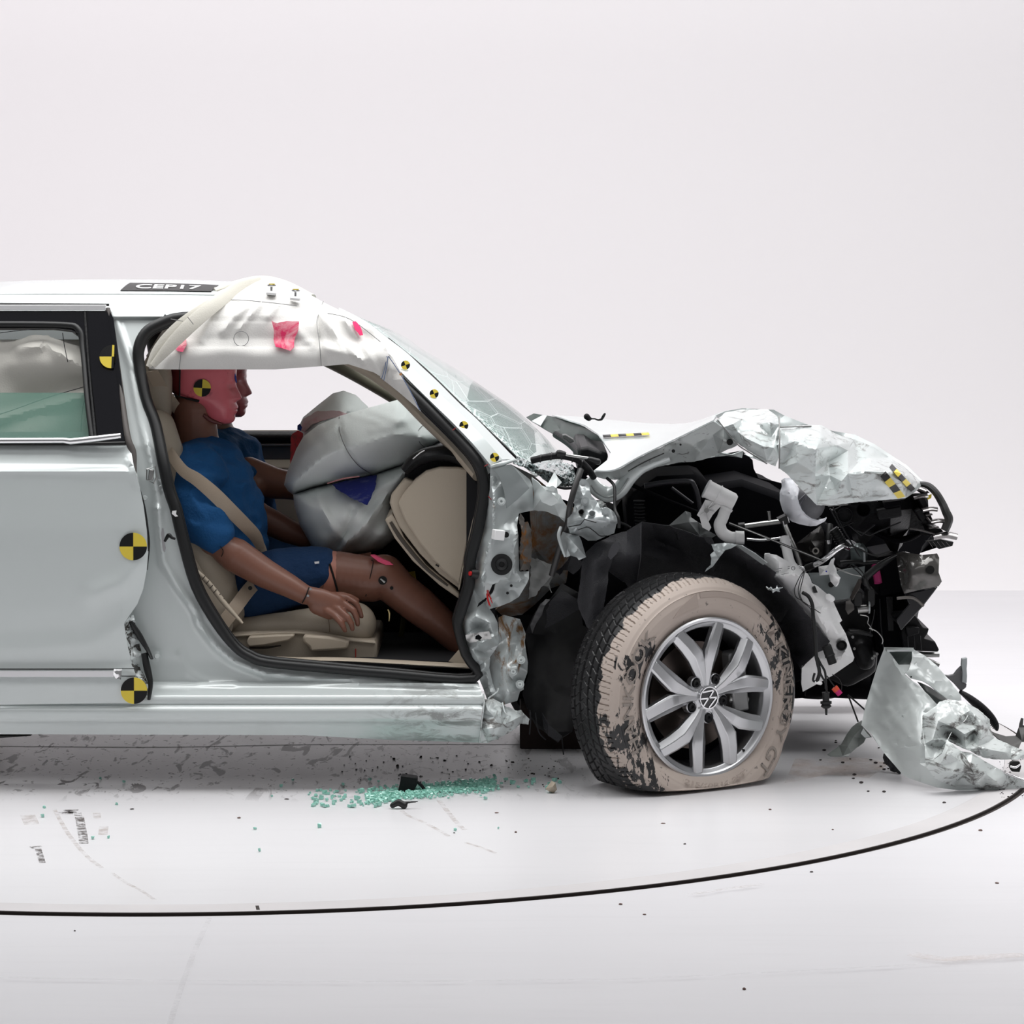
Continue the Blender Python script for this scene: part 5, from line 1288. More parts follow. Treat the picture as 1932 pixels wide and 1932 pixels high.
dm = dummy(False)
dm2 = dummy(True)
# seat belt over the near dummy: part of the car
sb = sweep('seat_belt', [(286, 700, .30, 12), (308, 738, .40, 12), (345, 785, .48, 10)], M_belt, car, t=.0012, sm=4, seg=8, up=(0, 1, .2))
sweep('shoulder_belt', [(312, 838, .31, 8), (328, 865, .250, 10), (347, 889, .225, 11), (372, 905, .215, 12.5), (404, 932, .215, 13.5), (434, 962, .235, 13.5), (461, 989, .285, 13), (482, 1012, .33, 12), (492, 1036, .36, 8)], M_belt, sb, t=.0015, sm=5, seg=8)
sweep('lap_belt', [(492, 1090, .33, 13), (470, 1112, .29, 13), (445, 1145, .24, 13), (418, 1180, .22, 13), (400, 1200, .2, 12)], M_belt, sb, t=.0015, sm=5, seg=8)
sweep('buckle_belt', [(490, 1020, .40, 6), (497, 1040, .40, 7), (500, 1056, .40, 5)], M_belt, sb, t=.003)
cyl('belt_button', W(472, 1109.5, .272), W(472, 1109.5, .262), .006, M_blk, sb)
for (x, y) in ((369, 901), (386, 912), (396, 925)): sweep('belt_mark', [(x, y, .262, .6), (x+4, y+5, .258, .6)], M_blk, sb, t=.0006, sm=1)
# ---------------------------------------------------------------- bonnet
hood_in = mat('bonnet_underside', (.045, .06, .055), rough=.45)
H1 = [(1121, 890, .14), (1146, 890, .14), (1170, 885, .13), (1205, 864, .13), (1263, 836, .12), (1347, 795, .10), (1354, 785, .35), (1306, 800, 1.2), (1260, 802, 1.45), (1198, 798, 1.5), (1144, 794, 1.55), (1095, 788, 1.6), (1041, 785, 1.64),
      (1074, 792, 1.35), (1103, 804, 1.05), (1128, 821, .75), (1147, 841, .5), (1152, 858, .36), (1149, 868, .27), (1136, 879, .2)]
hood = loft('hood', [[(1121, 890, .14), (1160, 888, .135), (1205, 864, .13), (1250, 842, .12), (1300, 818, .11), (1347, 795, .10)],
  [(1149, 868, .27), (1180, 862, .29), (1215, 848, .30), (1255, 831, .30), (1300, 811, .30), (1350, 790, .28)],
  [(1152, 856, .38), (1184, 848, .43), (1220, 838, .46), (1260, 824, .47), (1303, 807, .47), (1352, 787, .46)],
  [(1128, 821, .75), (1168, 822, .80), (1212, 820, .84), (1258, 814, .86), (1305, 803, .86), (1354, 785, .8)],
  [(1103, 804, 1.05), (1150, 808, 1.1), (1202, 809, 1.15), (1256, 808.5, 1.15), (1306, 801.5, 1.1), (1356, 783, 1.0)],
  [(1041, 785, 1.64), (1110, 790, 1.62), (1170, 796, 1.6), (1230, 801, 1.55), (1300, 800, 1.4), (1358, 781, 1.2)]], M_paint, car, n=6, ang=70)
_hs = surf(hood)
hdep = lambda x, y: _hs(x, y, .8)
M_under = mat('bonnet_frame_grey', (.36, .385, .38), rough=.32, coat=.5, metal=.2)
hoodf = sheet('hood_inner_frame', [(1121, 891, .15), (1146, 891, .15), (1170, 886, .14), (1205, 865, .14), (1263, 837, .13), (1347, 796, .11), (1354, 793, .12), (1366, 806, .12), (1391, 837, .13), (1390, 841, .16), (1356, 856, .2), (1330, 866, .2), (1310, 871, .19), (1286, 872, .2), (1240, 881, .22), (1215, 892, .22), (1202, 896, .22), (1180, 906, .22), (1140, 904, .2), (1126, 900, .18)],
   overlay('bonnet_frame_scuffed', M_under, (.10, .10, .095), 26, .60, .66), hood, inner=[(1170, 897, .17), (1215, 875, .16), (1265, 852, .15), (1310, 838, .14), (1345, 820, .13), (1322, 853, .13), (1300, 858, .17), (1365, 832, .10), (1280, 862, .19)], step=5, relax=1, cr=.004, cs=.03, jag=1.2)
sweep('frame_slot', [(1185, 889, .135, 1.2), (1215, 872, .13, 1.4), (1253, 855, .125, 1)], M_blk, hoodf, t=.004)
for (x, y, r) in ((1270.5, 851, .005), (1377, 834, .009), (1284, 839, .003)): cyl('frame_hole', W(x, y, .125), W(x, y, .108 if r > .008 else .115), r, M_blk, hoodf)
h2 = sheet('hood_fold', [(1347, 795, .10), (1354, 791, .14), (1368, 778, .25), (1398, 773, .35), (1449, 772, .35), (1466, 785, .25), (1470, 801, .14), (1470, 862, .06), (1463, 880, .08), (1447, 873, .08), (1414, 852, .10), (1391, 836, .12), (1365, 806, .12)],
   M_scuff, hood, inner=[(1400, 790, .18), (1383, 800, .05), (1430, 800, .15), (1452, 797, .07), (1410, 828, .02), (1440, 842, .01), (1455, 825, .10), (1425, 812, .13), (1398, 781, .3), (1392, 815, .10), (1380, 790, .14), (1460, 845, .05)], step=4, cr=.002, cs=.03, jag=1, ang=20, relax=1)
h3 = sheet('hood_fold', [(1469, 805, .12), (1496, 803, .2), (1526, 802, .25), (1550, 802, .3), (1576, 818, .32), (1613, 829, .38), (1648, 843, .42), (1683, 866, .45), (1706, 880, .45), (1741, 912, .42), (1735, 920, .34), (1727, 928, .27), (1708, 940, .18), (1660, 944, .12), (1613, 948, .08), (1566, 954, .05), (1541, 953, .03), (1510, 921, .03), (1485, 895, .05), (1471, 884, .07), (1469, 846, .06)],
   M_scuff, hood, inner=[(1500, 832, .02), (1541, 846, -.03), (1538, 893, -.01), (1522, 815, .11), (1550, 823, .08), (1566, 897, .08), (1600, 893, .03), (1627, 889, .01), (1600, 850, .22), (1640, 866, .28), (1669, 891, .05), (1690, 890, .10), (1620, 872, .24), (1700, 908, .10), (1580, 840, .14), (1562, 872, .13), (1505, 872, .0), (1580, 930, .03), (1650, 922, .05), (1490, 852, .06), (1512, 892, .02), (1588, 908, .0), (1700, 892, .14)], step=4, cr=.002, cs=.04, jag=.8, ang=20, relax=1)
d3 = LD
hfar = sheet('hood_panel', [(1345, 786, .6), (1368, 776, .7), (1400, 770, .9), (1460, 773, .9), (1480, 784, .9), (1523, 801, .8), (1571, 813, .8), (1613, 820, .9), (1650, 838, .9), (1683, 860, .9), (1711, 878, .8), (1745, 911, .6), (1730, 925, .5), (1690, 900, .6), (1640, 860, .7), (1560, 830, .8), (1450, 806, .9), (1380, 796, .8)], M_paint, hood, step=8, cr=.008, cs=.1, relax=2)
sheet('hood_underside', [(993, 787, 1.62), (1007, 780, 1.66), (1041, 785.5, 1.66), (1074, 793, 1.40), (1103, 805, 1.10), (1128, 822, .80), (1146, 841, .56), (1134, 833, .8), (1109, 829, 1.0), (1075, 826, 1.2), (1042, 818, 1.4), (1022, 806, 1.5), (1003, 795, 1.6)], hood_in, hood, step=8, relax=2)
sheet('hood_corner_strip', [(1003, 794, 1.58), (1024, 783, 1.6), (1032, 784, 1.6), (1020, 803, 1.5)], M_paint, hood, step=6)
sheet('hood_torn_strip', [(1333, 864, .5), (1356, 854, .5), (1380, 858, .48), (1403, 850, .5), (1400, 864, .5), (1370, 860, .5)], M_paint, hood, step=4, cr=.012, cs=.02)
sheet('hood_torn_strip', [(1403, 856, .55), (1430, 858, .5), (1448, 870, .5), (1440, 872, .5), (1415, 862, .5)], M_paint, hood, step=4, cr=.012, cs=.02)
for (P, w) in (([(1470, 787, .12), (1471, 830, .05), (1470, 884, .05)], 1.3), ([(1354, 792, .10), (1365, 806, .10), (1391, 838, .11), (1414, 854, .09), (1447, 875, .06)], 1.2), ([(1472, 806, .10), (1500, 805, .16), (1530, 804, .22)], 1.3)): sweep('torn_edge', [(*p, w) for p in P], mat('raw_torn_edge', (.25, .25, .245), rough=.5, metal=.4), hood, t=.003)
def tape(P0, P1, Q0, Q1, n, df, parent, off=-.006, first=0):
    for i in range(n):
        a, b_ = i/n, (i+1)/n
        L = lambda A, B, t: (A[0]+(B[0]-A[0])*t, A[1]+(B[1]-A[1])*t)
        q = [L(P0, P1, a), L(P0, P1, b_), L(Q0, Q1, b_), L(Q0, Q1, a)]
        sheet('warning_tape', q, M_yel if (i+first) % 2 else M_blk, parent, d=lambda x, y: df(x, y)+off, step=5, th=.0006)
tape((1661, 899), (1694, 941), (1671, 889), (1708, 937), 4, d3, h3, off=-.014)
tape((1678, 881), (1719, 928), (1683, 875), (1727, 922), 5, d3, h3, off=-.016)
hz = lambda x, y: hdep(x, y)
for i in range(6):
    x0 = 1137+i*14.5; y0 = 828.5-i*.8
    c4 = [W(x, y, hdep(x, y))+Vector((0, 0, .009)) for x, y in ((x0, y0-2.2), (x0+14.5, y0-3.0), (x0+16, y0+1.4), (x0+1.5, y0+2.2))]
    raw('warning_tape', c4, [(0, 1, 2, 3)], M_blk if i % 2 == 0 else M_yel, hood, th=.0006)
sweep('hinge_arm', [(1110, 902, .22, 11), (1124, 922, .22, 13), (1146, 934, .22, 14), (1168, 925, .21, 15), (1188, 900, .20, 14), (1215, 880, .20, 11), (1262, 862, .2, 9)], M_paint, hood, t=.018, sm=5)
sweep('hinge_arm_groove', [(1115, 915, .195, 2), (1128, 930, .195, 2.5), (1148, 938, .195, 2.5), (1168, 928, .185, 2.5), (1186, 903, .18, 2)], M_under, hood, t=.006)
sheet('hinge_bracket', [(1127, 901, .3), (1134, 912, .28), (1154, 921, .26), (1150, 926, .25), (1135, 922, .25), (1129, 916, .28)], M_paint, hood, step=5)
# clip lying on the bonnet (a thing of its own)
clip = blob('plastic_clip', [[(1107, 786, .9, .010), (1111, 790, .9, .008)], [(1111, 790, .9, .003), (1122, 790, .9, .003), (1128, 792.5, .9, .003), (1135, 791.5, .9, .004), (1138, 786, .9, .005), (1141, 781, .9, .004)]], M_plas, None, vox=.002)
tag(clip, 'small broken black plastic clip with a wire, lying on top of the white hood', 'clip')

# ---------------------------------------------------------------- engine bay
holes = [[(1664, 998), (1672, 999), (1682, 1008), (1676, 1010), (1666, 1005)], [(1698, 1000), (1703, 1003), (1702, 1012), (1699, 1012)], [(1716, 1002), (1728, 1003), (1728, 1006), (1719, 1010), (1716, 1009)], [(1731, 1004), (1756, 1008), (1754, 1011), (1733, 1008)], [(1716, 1131), (1720, 1132), (1720, 1140), (1717, 1141)], [(1722, 1132), (1726, 1136), (1722, 1142)]]
bay = sheet('engine_bay', [(940, 1150), (1000, 1090), (1040, 1000), (1090, 960), (1160, 960), (1200, 905), (1204, 893), (1240, 882), (1290, 873), (1356, 858), (1400, 850), (1420, 868), (1422, 884), (1431, 902), (1473, 911), (1500, 925), (1545, 955), (1660, 946), (1712, 940), (1740, 985), (1760, 1006), (1740, 1030), (1735, 1045), (1740, 1110), (1726, 1160), (1712, 1180),
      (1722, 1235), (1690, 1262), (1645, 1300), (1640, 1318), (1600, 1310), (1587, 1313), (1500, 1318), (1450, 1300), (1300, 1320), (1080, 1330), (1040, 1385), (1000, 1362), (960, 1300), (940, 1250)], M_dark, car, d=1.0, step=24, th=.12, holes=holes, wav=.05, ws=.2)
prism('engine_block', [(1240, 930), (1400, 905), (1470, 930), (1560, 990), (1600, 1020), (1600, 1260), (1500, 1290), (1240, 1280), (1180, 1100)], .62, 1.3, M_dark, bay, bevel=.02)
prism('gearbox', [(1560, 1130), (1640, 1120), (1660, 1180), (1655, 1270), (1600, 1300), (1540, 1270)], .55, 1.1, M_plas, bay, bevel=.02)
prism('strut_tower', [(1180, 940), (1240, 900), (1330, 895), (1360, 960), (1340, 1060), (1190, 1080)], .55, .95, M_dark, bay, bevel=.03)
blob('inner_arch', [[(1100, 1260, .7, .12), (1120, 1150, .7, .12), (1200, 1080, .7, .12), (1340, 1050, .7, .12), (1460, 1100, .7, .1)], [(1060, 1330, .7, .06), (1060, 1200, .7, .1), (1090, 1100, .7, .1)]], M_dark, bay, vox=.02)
# frame tubes, boot, hoses
def tube(n, P, m, r=3, par=None, sm=5, d=.4): return sweep(n, [(p[0], p[1], p[2] if len(p) > 2 else d, r) for p in P], m, par or bay, sm=sm, seg=12)
M_dtube = mat('dark_tube', (.05, .05, .055), rough=.3, metal=.6)
tube('brace_tube', [(1216, 917), (1251, 911), (1298, 908), (1309, 916), (1316, 936), (1320, 962)], M_dtube, 5, d=.45)
tube('brace_tube', [(1267, 920), (1307, 950)], M_dtube, 3, d=.5, sm=1)
tube('brace_tube', [(1192, 915, .4), (1260, 945, .45), (1330, 972, .5)], M_dark, 4, sm=1)
for i in range(9): tube('rubber_boot', [(1206+i*.3, 944+i*6.2), (1206+i*.3, 946+i*6.2)], M_rub, 11-(i % 2)*1.5, d=.5, sm=1)
tube('bay_cable', [(1145, 902, .16), (1158, 915, .14), (1160, 935, .12), (1160, 960, .10), (1167, 978, .08), (1168, 996, .08)], M_rub, 3)
tube('bay_cable', [(1168, 985, .2), (1180, 990, .2), (1190, 996, .2)], M_rub, 2.5)
sweep('strut_rail', [(1096, 886, .13, 6), (1086, 915, .10, 6), (1075, 955, .085, 5.5), (1070, 990, .12, 5.5), (1056, 1033, .14, 6), (1041, 1086, .16, 6)], mat('dark_rail', (.035, .034, .034), rough=.35), bay, t=.008, sm=3)
sheet('torn_felt', [(1030, 1095, .3), (1060, 1070, .25), (1078, 1048, .2), (1088, 1052, .2), (1100, 1062, .2), (1092, 1075, .2), (1081, 1083, .2), (1070, 1076, .22), (1062, 1076, .25), (1050, 1095, .3), (1030, 1110, .3)], M_liner, bay, step=5, cr=.01, cs=.03, jag=2)
# shattered corner of the windscreen over the cowl
mgl = overlay('shattered_glass', mat('glass_crumbs_grey', (.30, .36, .36), rough=.12, coat=1, spec=.8), (.02, .03, .03), 70, .47, .53)
sheet('shattered_glass', [(969, 874, .16), (975, 861, .2), (990, 866, .2), (1006, 874, .2), (1030, 872, .25), (1055, 870, .3), (1082, 878, .3), (1085, 896, .28), (1081, 917, .25), (1053, 919, .22), (1034, 911, .2), (1006, 889, .18), (985, 880, .16)], mgl, car, inner=[(1040, 890, .16), (1060, 900, .17), (1020, 885, .15)], step=2.6, cr=.03, cs=.012, ang=10, jag=2)
tube('cowl_hose', [(1003, 869, .16), (1028, 863, .15), (1057, 860, .15), (1088, 867, .15), (1107, 882, .16), (1120, 900, .2)], M_plas, 6.5)
for (x, y) in ((1020, 865), (1040, 861), (1060, 860), (1080, 865), (1098, 875)): tube('hose_clamp', [(x-1, y-.1, .15), (x+1, y+.1, .15)], M_rub, 8, sm=1)
tube('cowl_hose', [(1049, 820, .9), (1069, 833, .8), (1084, 846, .7), (1095, 860, .6), (1108, 872, .5)], M_plas, 7)
sweep('wiper_arm', [(1062, 857, .135, 3), (1085, 861, .13, 3), (1122, 866, .13, 2.5)], M_steel, car, t=.004, sm=3)
blob('wiper_joint', [[(1055, 855, .135, .011), (1064, 857, .135, .009)], [(1112, 866, .13, .008), (1128, 871, .13, .010)]], M_rub, car, vox=.003)
prism('cowl_cover', [(1090, 846), (1109, 842), (1130, 850), (1149, 856), (1145, 870), (1130, 882), (1112, 895), (1098, 905), (1090, 890)], .55, 1.3, M_plas, bay, bevel=.01)
prism('cowl_clip', [(1061, 821), (1067, 820), (1082, 829), (1083, 834), (1074, 836), (1068, 830), (1062, 827)], .6, .65, mat('grey_plastic', (.09, .09, .09)), bay, bevel=.002)
tube('cowl_drain', [(1051, 918, .15), (1065, 921, .15), (1083, 920, .15)], M_rub, 3)
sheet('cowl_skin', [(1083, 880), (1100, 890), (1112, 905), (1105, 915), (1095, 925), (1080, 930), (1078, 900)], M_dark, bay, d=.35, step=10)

# suspension tower bracket and torn brackets
M_brk = mat('grey_primed_steel', (.44, .475, .48), rough=.26, metal=.3, coat=.6)
tb = sheet('tower_bracket', [(1090, 907, .12), (1097, 903, .12), (1107, 905, .12), (1112, 914, .12), (1113, 925, .12), (1116, 936, .13), (1128, 947, .13), (1131, 956, .12), (1143, 956, .11), (1154, 962, .11), (1163, 970, .12), (1168, 984, .13), (1163, 989, .12), (1159, 1006, .13), (1143, 1012, .14), (1125, 1020, .17), (1109, 1020, .18), (1097, 1012, .16), (1075, 1006, .13), (1073, 998, .12), (1070, 992, .11), (1071, 972, .10), (1079, 970, .10), (1084, 953, .11), (1080, 938, .11), (1084, 925, .12), (1092, 914, .12)],
   M_brk, bay, inner=[(1100, 935, .07), (1088, 940, .10), (1110, 945, .08), (1090, 968, .075), (1120, 962, .085), (1140, 966, .07), (1100, 978, .04), (1125, 980, .055), (1155, 985, .05), (1080, 985, .07), (1090, 995, .10), (1110, 1000, .08), (1135, 1000, .09), (1150, 998, .11), (1085, 1003, .06)], step=4, relax=4, ang=28)
for (x, y, r, big) in ((1104, 946, .007, 1), (1143, 966, .007, 1), (1100, 911, .006, 1)): cyl('bracket_bolt', W(x, y, .09), W(x, y, .03), r*1.6, M_brk, tb, ring=[(0, r*1.7), (.4, r*1.7), (.4, r), (1, r*.9)])
for (x, y, r, m_) in ((1097, 966, .006, M_blk), (1117.5, 969, .007, M_brk)): cyl('bracket_hole', W(x, y, .08), W(x, y, .045), r, m_, tb, ring=[(0, r*1.4), (.8, r*1.4), (1, r*1.1), (.6, r)])
sweep('bracket_crack', [(1073, 994, .085, .9), (1095, 990, .06, .9), (1103, 980, .035, .9), (1125, 986, .045, .9)], M_blk, tb, t=.002, sm=1)
sweep('bracket_crack', [(1090, 1000, .07, .8), (1108, 995, .07, .8), (1122, 1003, .07, .9), (1132, 1011, .09, .9), (1145, 1011, .11, .9)], M_blk, tb, t=.002)
sheet('torn_corner', [(1128, 946, .10), (1134, 944, .09), (1142, 951, .08), (1145, 957, .09), (1132, 958, .09)], M_steel, tb, step=3, cr=.01, cs=.01)
sheet('torn_bracket', [(1062, 1003, .12), (1080, 1009, .12), (1092, 1010, .12), (1097, 1020, .12), (1106, 1051, .11), (1092, 1057, .12), (1089, 1052, .12), (1076, 1048, .12), (1069, 1052, .12), (1059, 1028, .12), (1058, 1012, .12)], M_brk, bay, inner=[(1078, 1020, .07), (1092, 1035, .08), (1070, 1035, .10), (1082, 1045, .09), (1068, 1012, .09)], step=4, relax=1)
sweep('torn_flange_strip', [(1058, 994, .09, 3), (1054, 1010, .08, 3.5), (1058, 1028, .08, 3), (1066, 1050, .09, 2.5)], M_brk, bay, t=.004)
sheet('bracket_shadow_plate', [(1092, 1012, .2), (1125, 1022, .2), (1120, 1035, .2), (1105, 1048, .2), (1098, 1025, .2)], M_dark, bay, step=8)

# wheel arch liners
lin = sheet('arch_liner', [(1150, 1012, .20), (1182, 1003, .17), (1211, 985, .2), (1230, 988, .22), (1263, 992, .22), (1321, 1013, .25), (1343, 1014, .26), (1350, 1036, .24), (1384, 1029, .20), (1446, 1068, .17), (1464, 1081, .16), (1460, 1090, .16), (1474, 1105, .15), (1499, 1131, .16), (1528, 1167, .18), (1566, 1210, .2), (1556, 1226, .2), (1540, 1232, .2), (1519, 1252, .2), (1510, 1262, .22), (1495, 1240, .35),
    (1470, 1180, .4), (1430, 1130, .42), (1380, 1100, .45), (1330, 1095, .45), (1250, 1105, .42), (1200, 1130, .4), (1180, 1100, .35), (1160, 1085, .28), (1148, 1077, .18)], M_liner, car,
    inner=[(1240, 1020, .33), (1300, 1045, .36), (1200, 1040, .26), (1340, 1060, .34), (1400, 1060, .22), (1440, 1100, .26), (1500, 1170, .26), (1260, 1060, .30), (1170, 1040, .28)], step=7, relax=3, cr=.008, cs=.1, jag=1.5)
sheet('arch_liner_flap', [(1104, 1043, .14), (1123, 1025, .15), (1159, 1009, .16), (1163, 1030, .12), (1158, 1050, .10), (1148, 1077, .12), (1147, 1100, .10), (1139, 1146, .10), (1130, 1160, .10), (1140, 1191, .08), (1130, 1202, .08), (1107, 1183, .1), (1092, 1149, .12), (1089, 1133, .12), (1094, 1102, .12), (1098, 1060, .13)], M_liner, lin, inner=[(1120, 1060, .08), (1120, 1110, .07), (1115, 1150, .08), (1140, 1035, .11)], step=6, relax=3, jag=1)
sheet('arch_liner_panel', [(1159, 1009, .17), (1182, 1003, .15), (1211, 985, .16), (1209, 1046, .15), (1202, 1102, .18), (1175, 1098, .2), (1148, 1078, .14), (1155, 1055, .11), (1163, 1030, .12)], M_liner, lin, step=7, relax=2, inner=[(1185, 1050, .10)])
sweep('liner_crease', [(1209, 990, .145, .8), (1209, 1046, .14, .8), (1201, 1102, .17, .8)], mat('crease_grey', (.06, .06, .065)), lin, t=.002)
sheet('liner_patch', [(1149, 1040, .09), (1155, 1028, .09), (1166, 1022, .09), (1170, 1032, .09), (1163, 1046, .09), (1152, 1056, .09), (1147, 1050, .09)], mat('patch_grey', (.055, .055, .062), rough=.6), lin, step=5, th=.002)
sheet('torn_hook', [(1342, 1027, .2), (1368, 1024, .18), (1391, 1027, .16), (1378, 1034, .16), (1368, 1037, .16), (1356, 1054, .17), (1345, 1069, .17), (1330, 1079, .17), (1333, 1073, .17), (1341, 1066, .17), (1342, 1054, .17), (1340, 1046, .18), (1347, 1040, .18)], M_brk, lin, step=3.5, cr=.008, cs=.02)
sheet('inner_wing_panel', [(1261, 992, .3), (1293, 964, .33), (1303, 967, .32), (1304, 976, .3), (1317, 985, .3), (1338, 1002, .28), (1352, 1010, .28), (1343, 1015, .28), (1321, 1012, .28)], mat('dull_grey_panel', (.2, .21, .21), rough=.4, metal=.3), bay, inner=[(1300, 985, .27), (1320, 1000, .30)], step=4, cr=.01, cs=.03)
sheet('inner_wing_strip', [(1386, 1028, .18), (1400, 1030, .16), (1425, 1045, .15), (1447, 1062, .15), (1440, 1066, .17), (1420, 1052, .17)], M_brk, bay, step=4, cr=.006, cs=.02)
sheet('torn_metal_scrap', [(1445, 1107, .13), (1451, 1111, .12), (1454, 1108, .12), (1457, 1113, .11), (1463, 1111, .11), (1466, 1104, .12), (1469, 1110, .11), (1477, 1109, .12), (1470, 1113, .12), (1472, 1117, .12), (1464, 1115, .12), (1458, 1119, .12), (1455, 1114, .13), (1449, 1113, .13)], M_brk, lin, step=2.5, cr=.005, cs=.01, jag=1.2)
rl = sheet('arch_liner', [(991, 1195, .22), (1005, 1164, .2), (1020, 1139, .18), (1040, 1128, .2), (1060, 1100, .3), (1092, 1118, .3), (1100, 1180, .35), (1130, 1200, .4), (1110, 1290, .45), (1090, 1320, .45), (1080, 1380, .4), (1062, 1391, .3), (1053, 1401, .28), (1030, 1382, .26), (1012, 1372, .26), (1000, 1350, .22), (986, 1310, .2), (998, 1270, .2), (997, 1235, .2)], mat('liner_black', (.005, .005, .006), rough=.5), car, inner=[(1050, 1200, .3), (1040, 1300, .3)], step=9, relax=2)
sheet('liner_inner_panel', [(1007, 1194, .24), (1022, 1160, .22), (1040, 1133, .2), (1060, 1112, .24), (1088, 1130, .24), (1092, 1150, .24), (1050, 1175, .25), (1020, 1190, .26)], M_liner, rl, step=7, relax=1)
sheet('liner_torn_strip', [(1000, 1180, .15), (1010, 1158, .14), (1019, 1141, .13), (1030, 1130, .14), (1038, 1131, .14), (1028, 1142, .13), (1022, 1160, .13), (1012, 1175, .14), (1004, 1195, .16)], mat('liner_edge_grey', (.04, .04, .042), rough=.35), rl, step=4, cr=.006, cs=.02)
sheet('liner_flap', [(1022, 1345, .22), (1034, 1366, .2), (1061, 1389, .2), (1054, 1400, .2), (1034, 1388, .2), (1026, 1375, .22)], M_liner, rl, step=6)
for P in ([(1000, 1340, .2), (1001, 1362, .2), (999, 1386, .2)], [(1010, 1345, .22), (1016, 1380, .22), (1030, 1396, .22)], [(1060, 1390, .4), (1062, 1410, .4), (1063, 1424, .4)]): sweep('hanging_strip', [(*p, 1.2) for p in P], M_liner, rl, t=.002)

# white filler pipe and its bracket
pipe = cyl('filler_pipe', W(1331, 921, .26), W(1386, 949, .26), .0255, M_pipe, bay, ring=[(0, .0255), (.02, .028), (.07, .028), (.08, .026), (.42, .026), (.42, .0285), (.45, .0285), (.45, .026), (.92, .026), (1.0, .021)])
sweep('filler_elbow', [(1374, 950, .26, 11), (1369, 962, .255, 11), (1363, 978, .25, 11), (1358, 990, .25, 11.5), (1363, 1005, .25, 11.5), (1378, 1014, .25, 11.5), (1393, 1014, .25, 11), (1400, 1014, .25, 10.5)], M_pipe, pipe, sm=6, seg=24)
sweep('filler_collar', [(1388, 1014.5, .25, 13), (1404, 1014.5, .25, 12.5)], M_pipe, pipe, sm=1, seg=24)
sweep('filler_ring', [(1371, 957, .256, 13), (1369, 961, .256, 13)], M_pipe, pipe, sm=1, seg=24)
pb = sheet('pipe_bracket', [(1331, 943), (1346, 946), (1361, 954), (1345, 971), (1337, 984), (1342, 995), (1338, 1002), (1325, 995), (1320, 976), (1315, 972)], M_pipe, pipe, d=.25, step=5, th=.006)
for (a, c) in (((1333, 963), (1345, 946)), ((1333, 963), (1352, 952)), ((1333, 963), (1322, 972)), ((1333, 963), (1348, 966)), ((1333, 963), (1330, 948)), ((1333, 963), (1336, 980))): sweep('bracket_rib', [(*a, .246, 1), (*c, .246, 1)], M_pipe, pb, t=.004, sm=1)
cyl('bracket_screw', W(1333, 963, .25), W(1333, 963, .235), .007, M_steel, pb)
# coolant and chrome tubes
tube('metal_pipe', [(1404, 993, .45), (1440, 988, .45), (1472, 984, .45)], M_steel, 5, sm=2)
tube('metal_pipe', [(1450, 965, .45), (1452, 984, .45)], M_steel, 3.2, sm=1)
tube('metal_pipe', [(1480, 990, .4), (1490, 1015, .38), (1502, 1042, .36), (1510, 1068, .36)], M_steel, 5)
tube('metal_pipe', [(1409, 1017, .4), (1440, 1019, .4), (1477, 1014, .4)], M_chrome, 2.3)
tube('gas_strut', [(1375, 987, .22), (1460, 1020, .2), (1554, 1059, .18)], M_rub, 2.2, sm=1)
tube('gas_strut_core', [(1376, 986.5, .205), (1554, 1058, .165)], M_steel, .6, sm=1)
tube('metal_pipe', [(1505, 1071, .3), (1520, 1074, .3), (1537, 1066, .28), (1552, 1058, .27), (1564, 1049, .26), (1579, 1037, .26), (1591, 1031, .27), (1600, 1034, .3)], M_chrome, 5.2)
tube('pipe_sleeve', [(1521, 1072, .295), (1536, 1066, .28)], M_rub, 6.5, sm=1)
tube('pipe_sleeve', [(1393, 993, .45), (1405, 992, .45)], M_rub, 7, sm=1)
# washer bottle
tank = sheet('washer_bottle', [(1442, 1046, .22), (1449, 1044, .22), (1465, 1047, .22), (1497, 1065, .22), (1514, 1077, .22), (1524, 1082, .22), (1528, 1089, .21), (1532, 1100, .2), (1543, 1106, .22), (1562, 1122, .24), (1571, 1127, .24), (1571, 1133, .24), (1589, 1171, .24), (1584, 1175, .23), (1596, 1196, .24), (1612, 1241, .26), (1609, 1248, .26), (1570, 1275, .26), (1515, 1305, .26), (1512, 1289, .26), (1513, 1257, .24), (1530, 1238, .24), (1555, 1215, .24), (1525, 1167, .24), (1490, 1131, .24), (1462, 1095, .24), (1442, 1068, .24)],
   M_tank, bay, inner=[(1470, 1060, .18), (1500, 1082, .16), (1470, 1090, .20), (1515, 1095, .15), (1500, 1098, .19), (1525, 1110, .16), (1540, 1128, .17), (1560, 1150, .18), (1545, 1165, .15), (1535, 1145, .19), (1570, 1175, .17), (1560, 1195, .19), (1585, 1200, .18), (1595, 1235, .19), (1575, 1255, .20), (1580, 1225, .22), (1510, 1115, .20)], step=4.5, th=.01, relax=2, cr=.003, cs=.04, ridges=[([(1462, 1088), (1490, 1084), (1526, 1084)], .016, 3), ([(1571, 1130), (1590, 1175), (1600, 1215)], .012, 4), ([(1560, 1205), (1572, 1232), (1584, 1255)], .012, 3), ([(1545, 1150), (1562, 1143)], .01, 3)])
tube('bottle_neck', [(1480, 1014, .3), (1484, 1035, .28), (1491, 1062, .24), (1503, 1078, .22)], M_tank, 9.5)
for y in (1020, 1028): tube('neck_ring', [(1480+(y-1014)*.17, y, .297), (1480.4+(y-1014)*.17, y+1.5, .296)], M_tank, 11, sm=1)
blob('bottle_knob', [[(1563, 1126, .2, .010), (1569, 1130, .2, .010)]], M_tank, tank, vox=.003)
cyl('bottle_grommet', W(1588, 1218, .21), W(1588, 1218, .185), .014, M_rub, tank, ring=[(0, .0155), (.8, .0155), (1, .013), (.8, .0095), (.5, .009)])
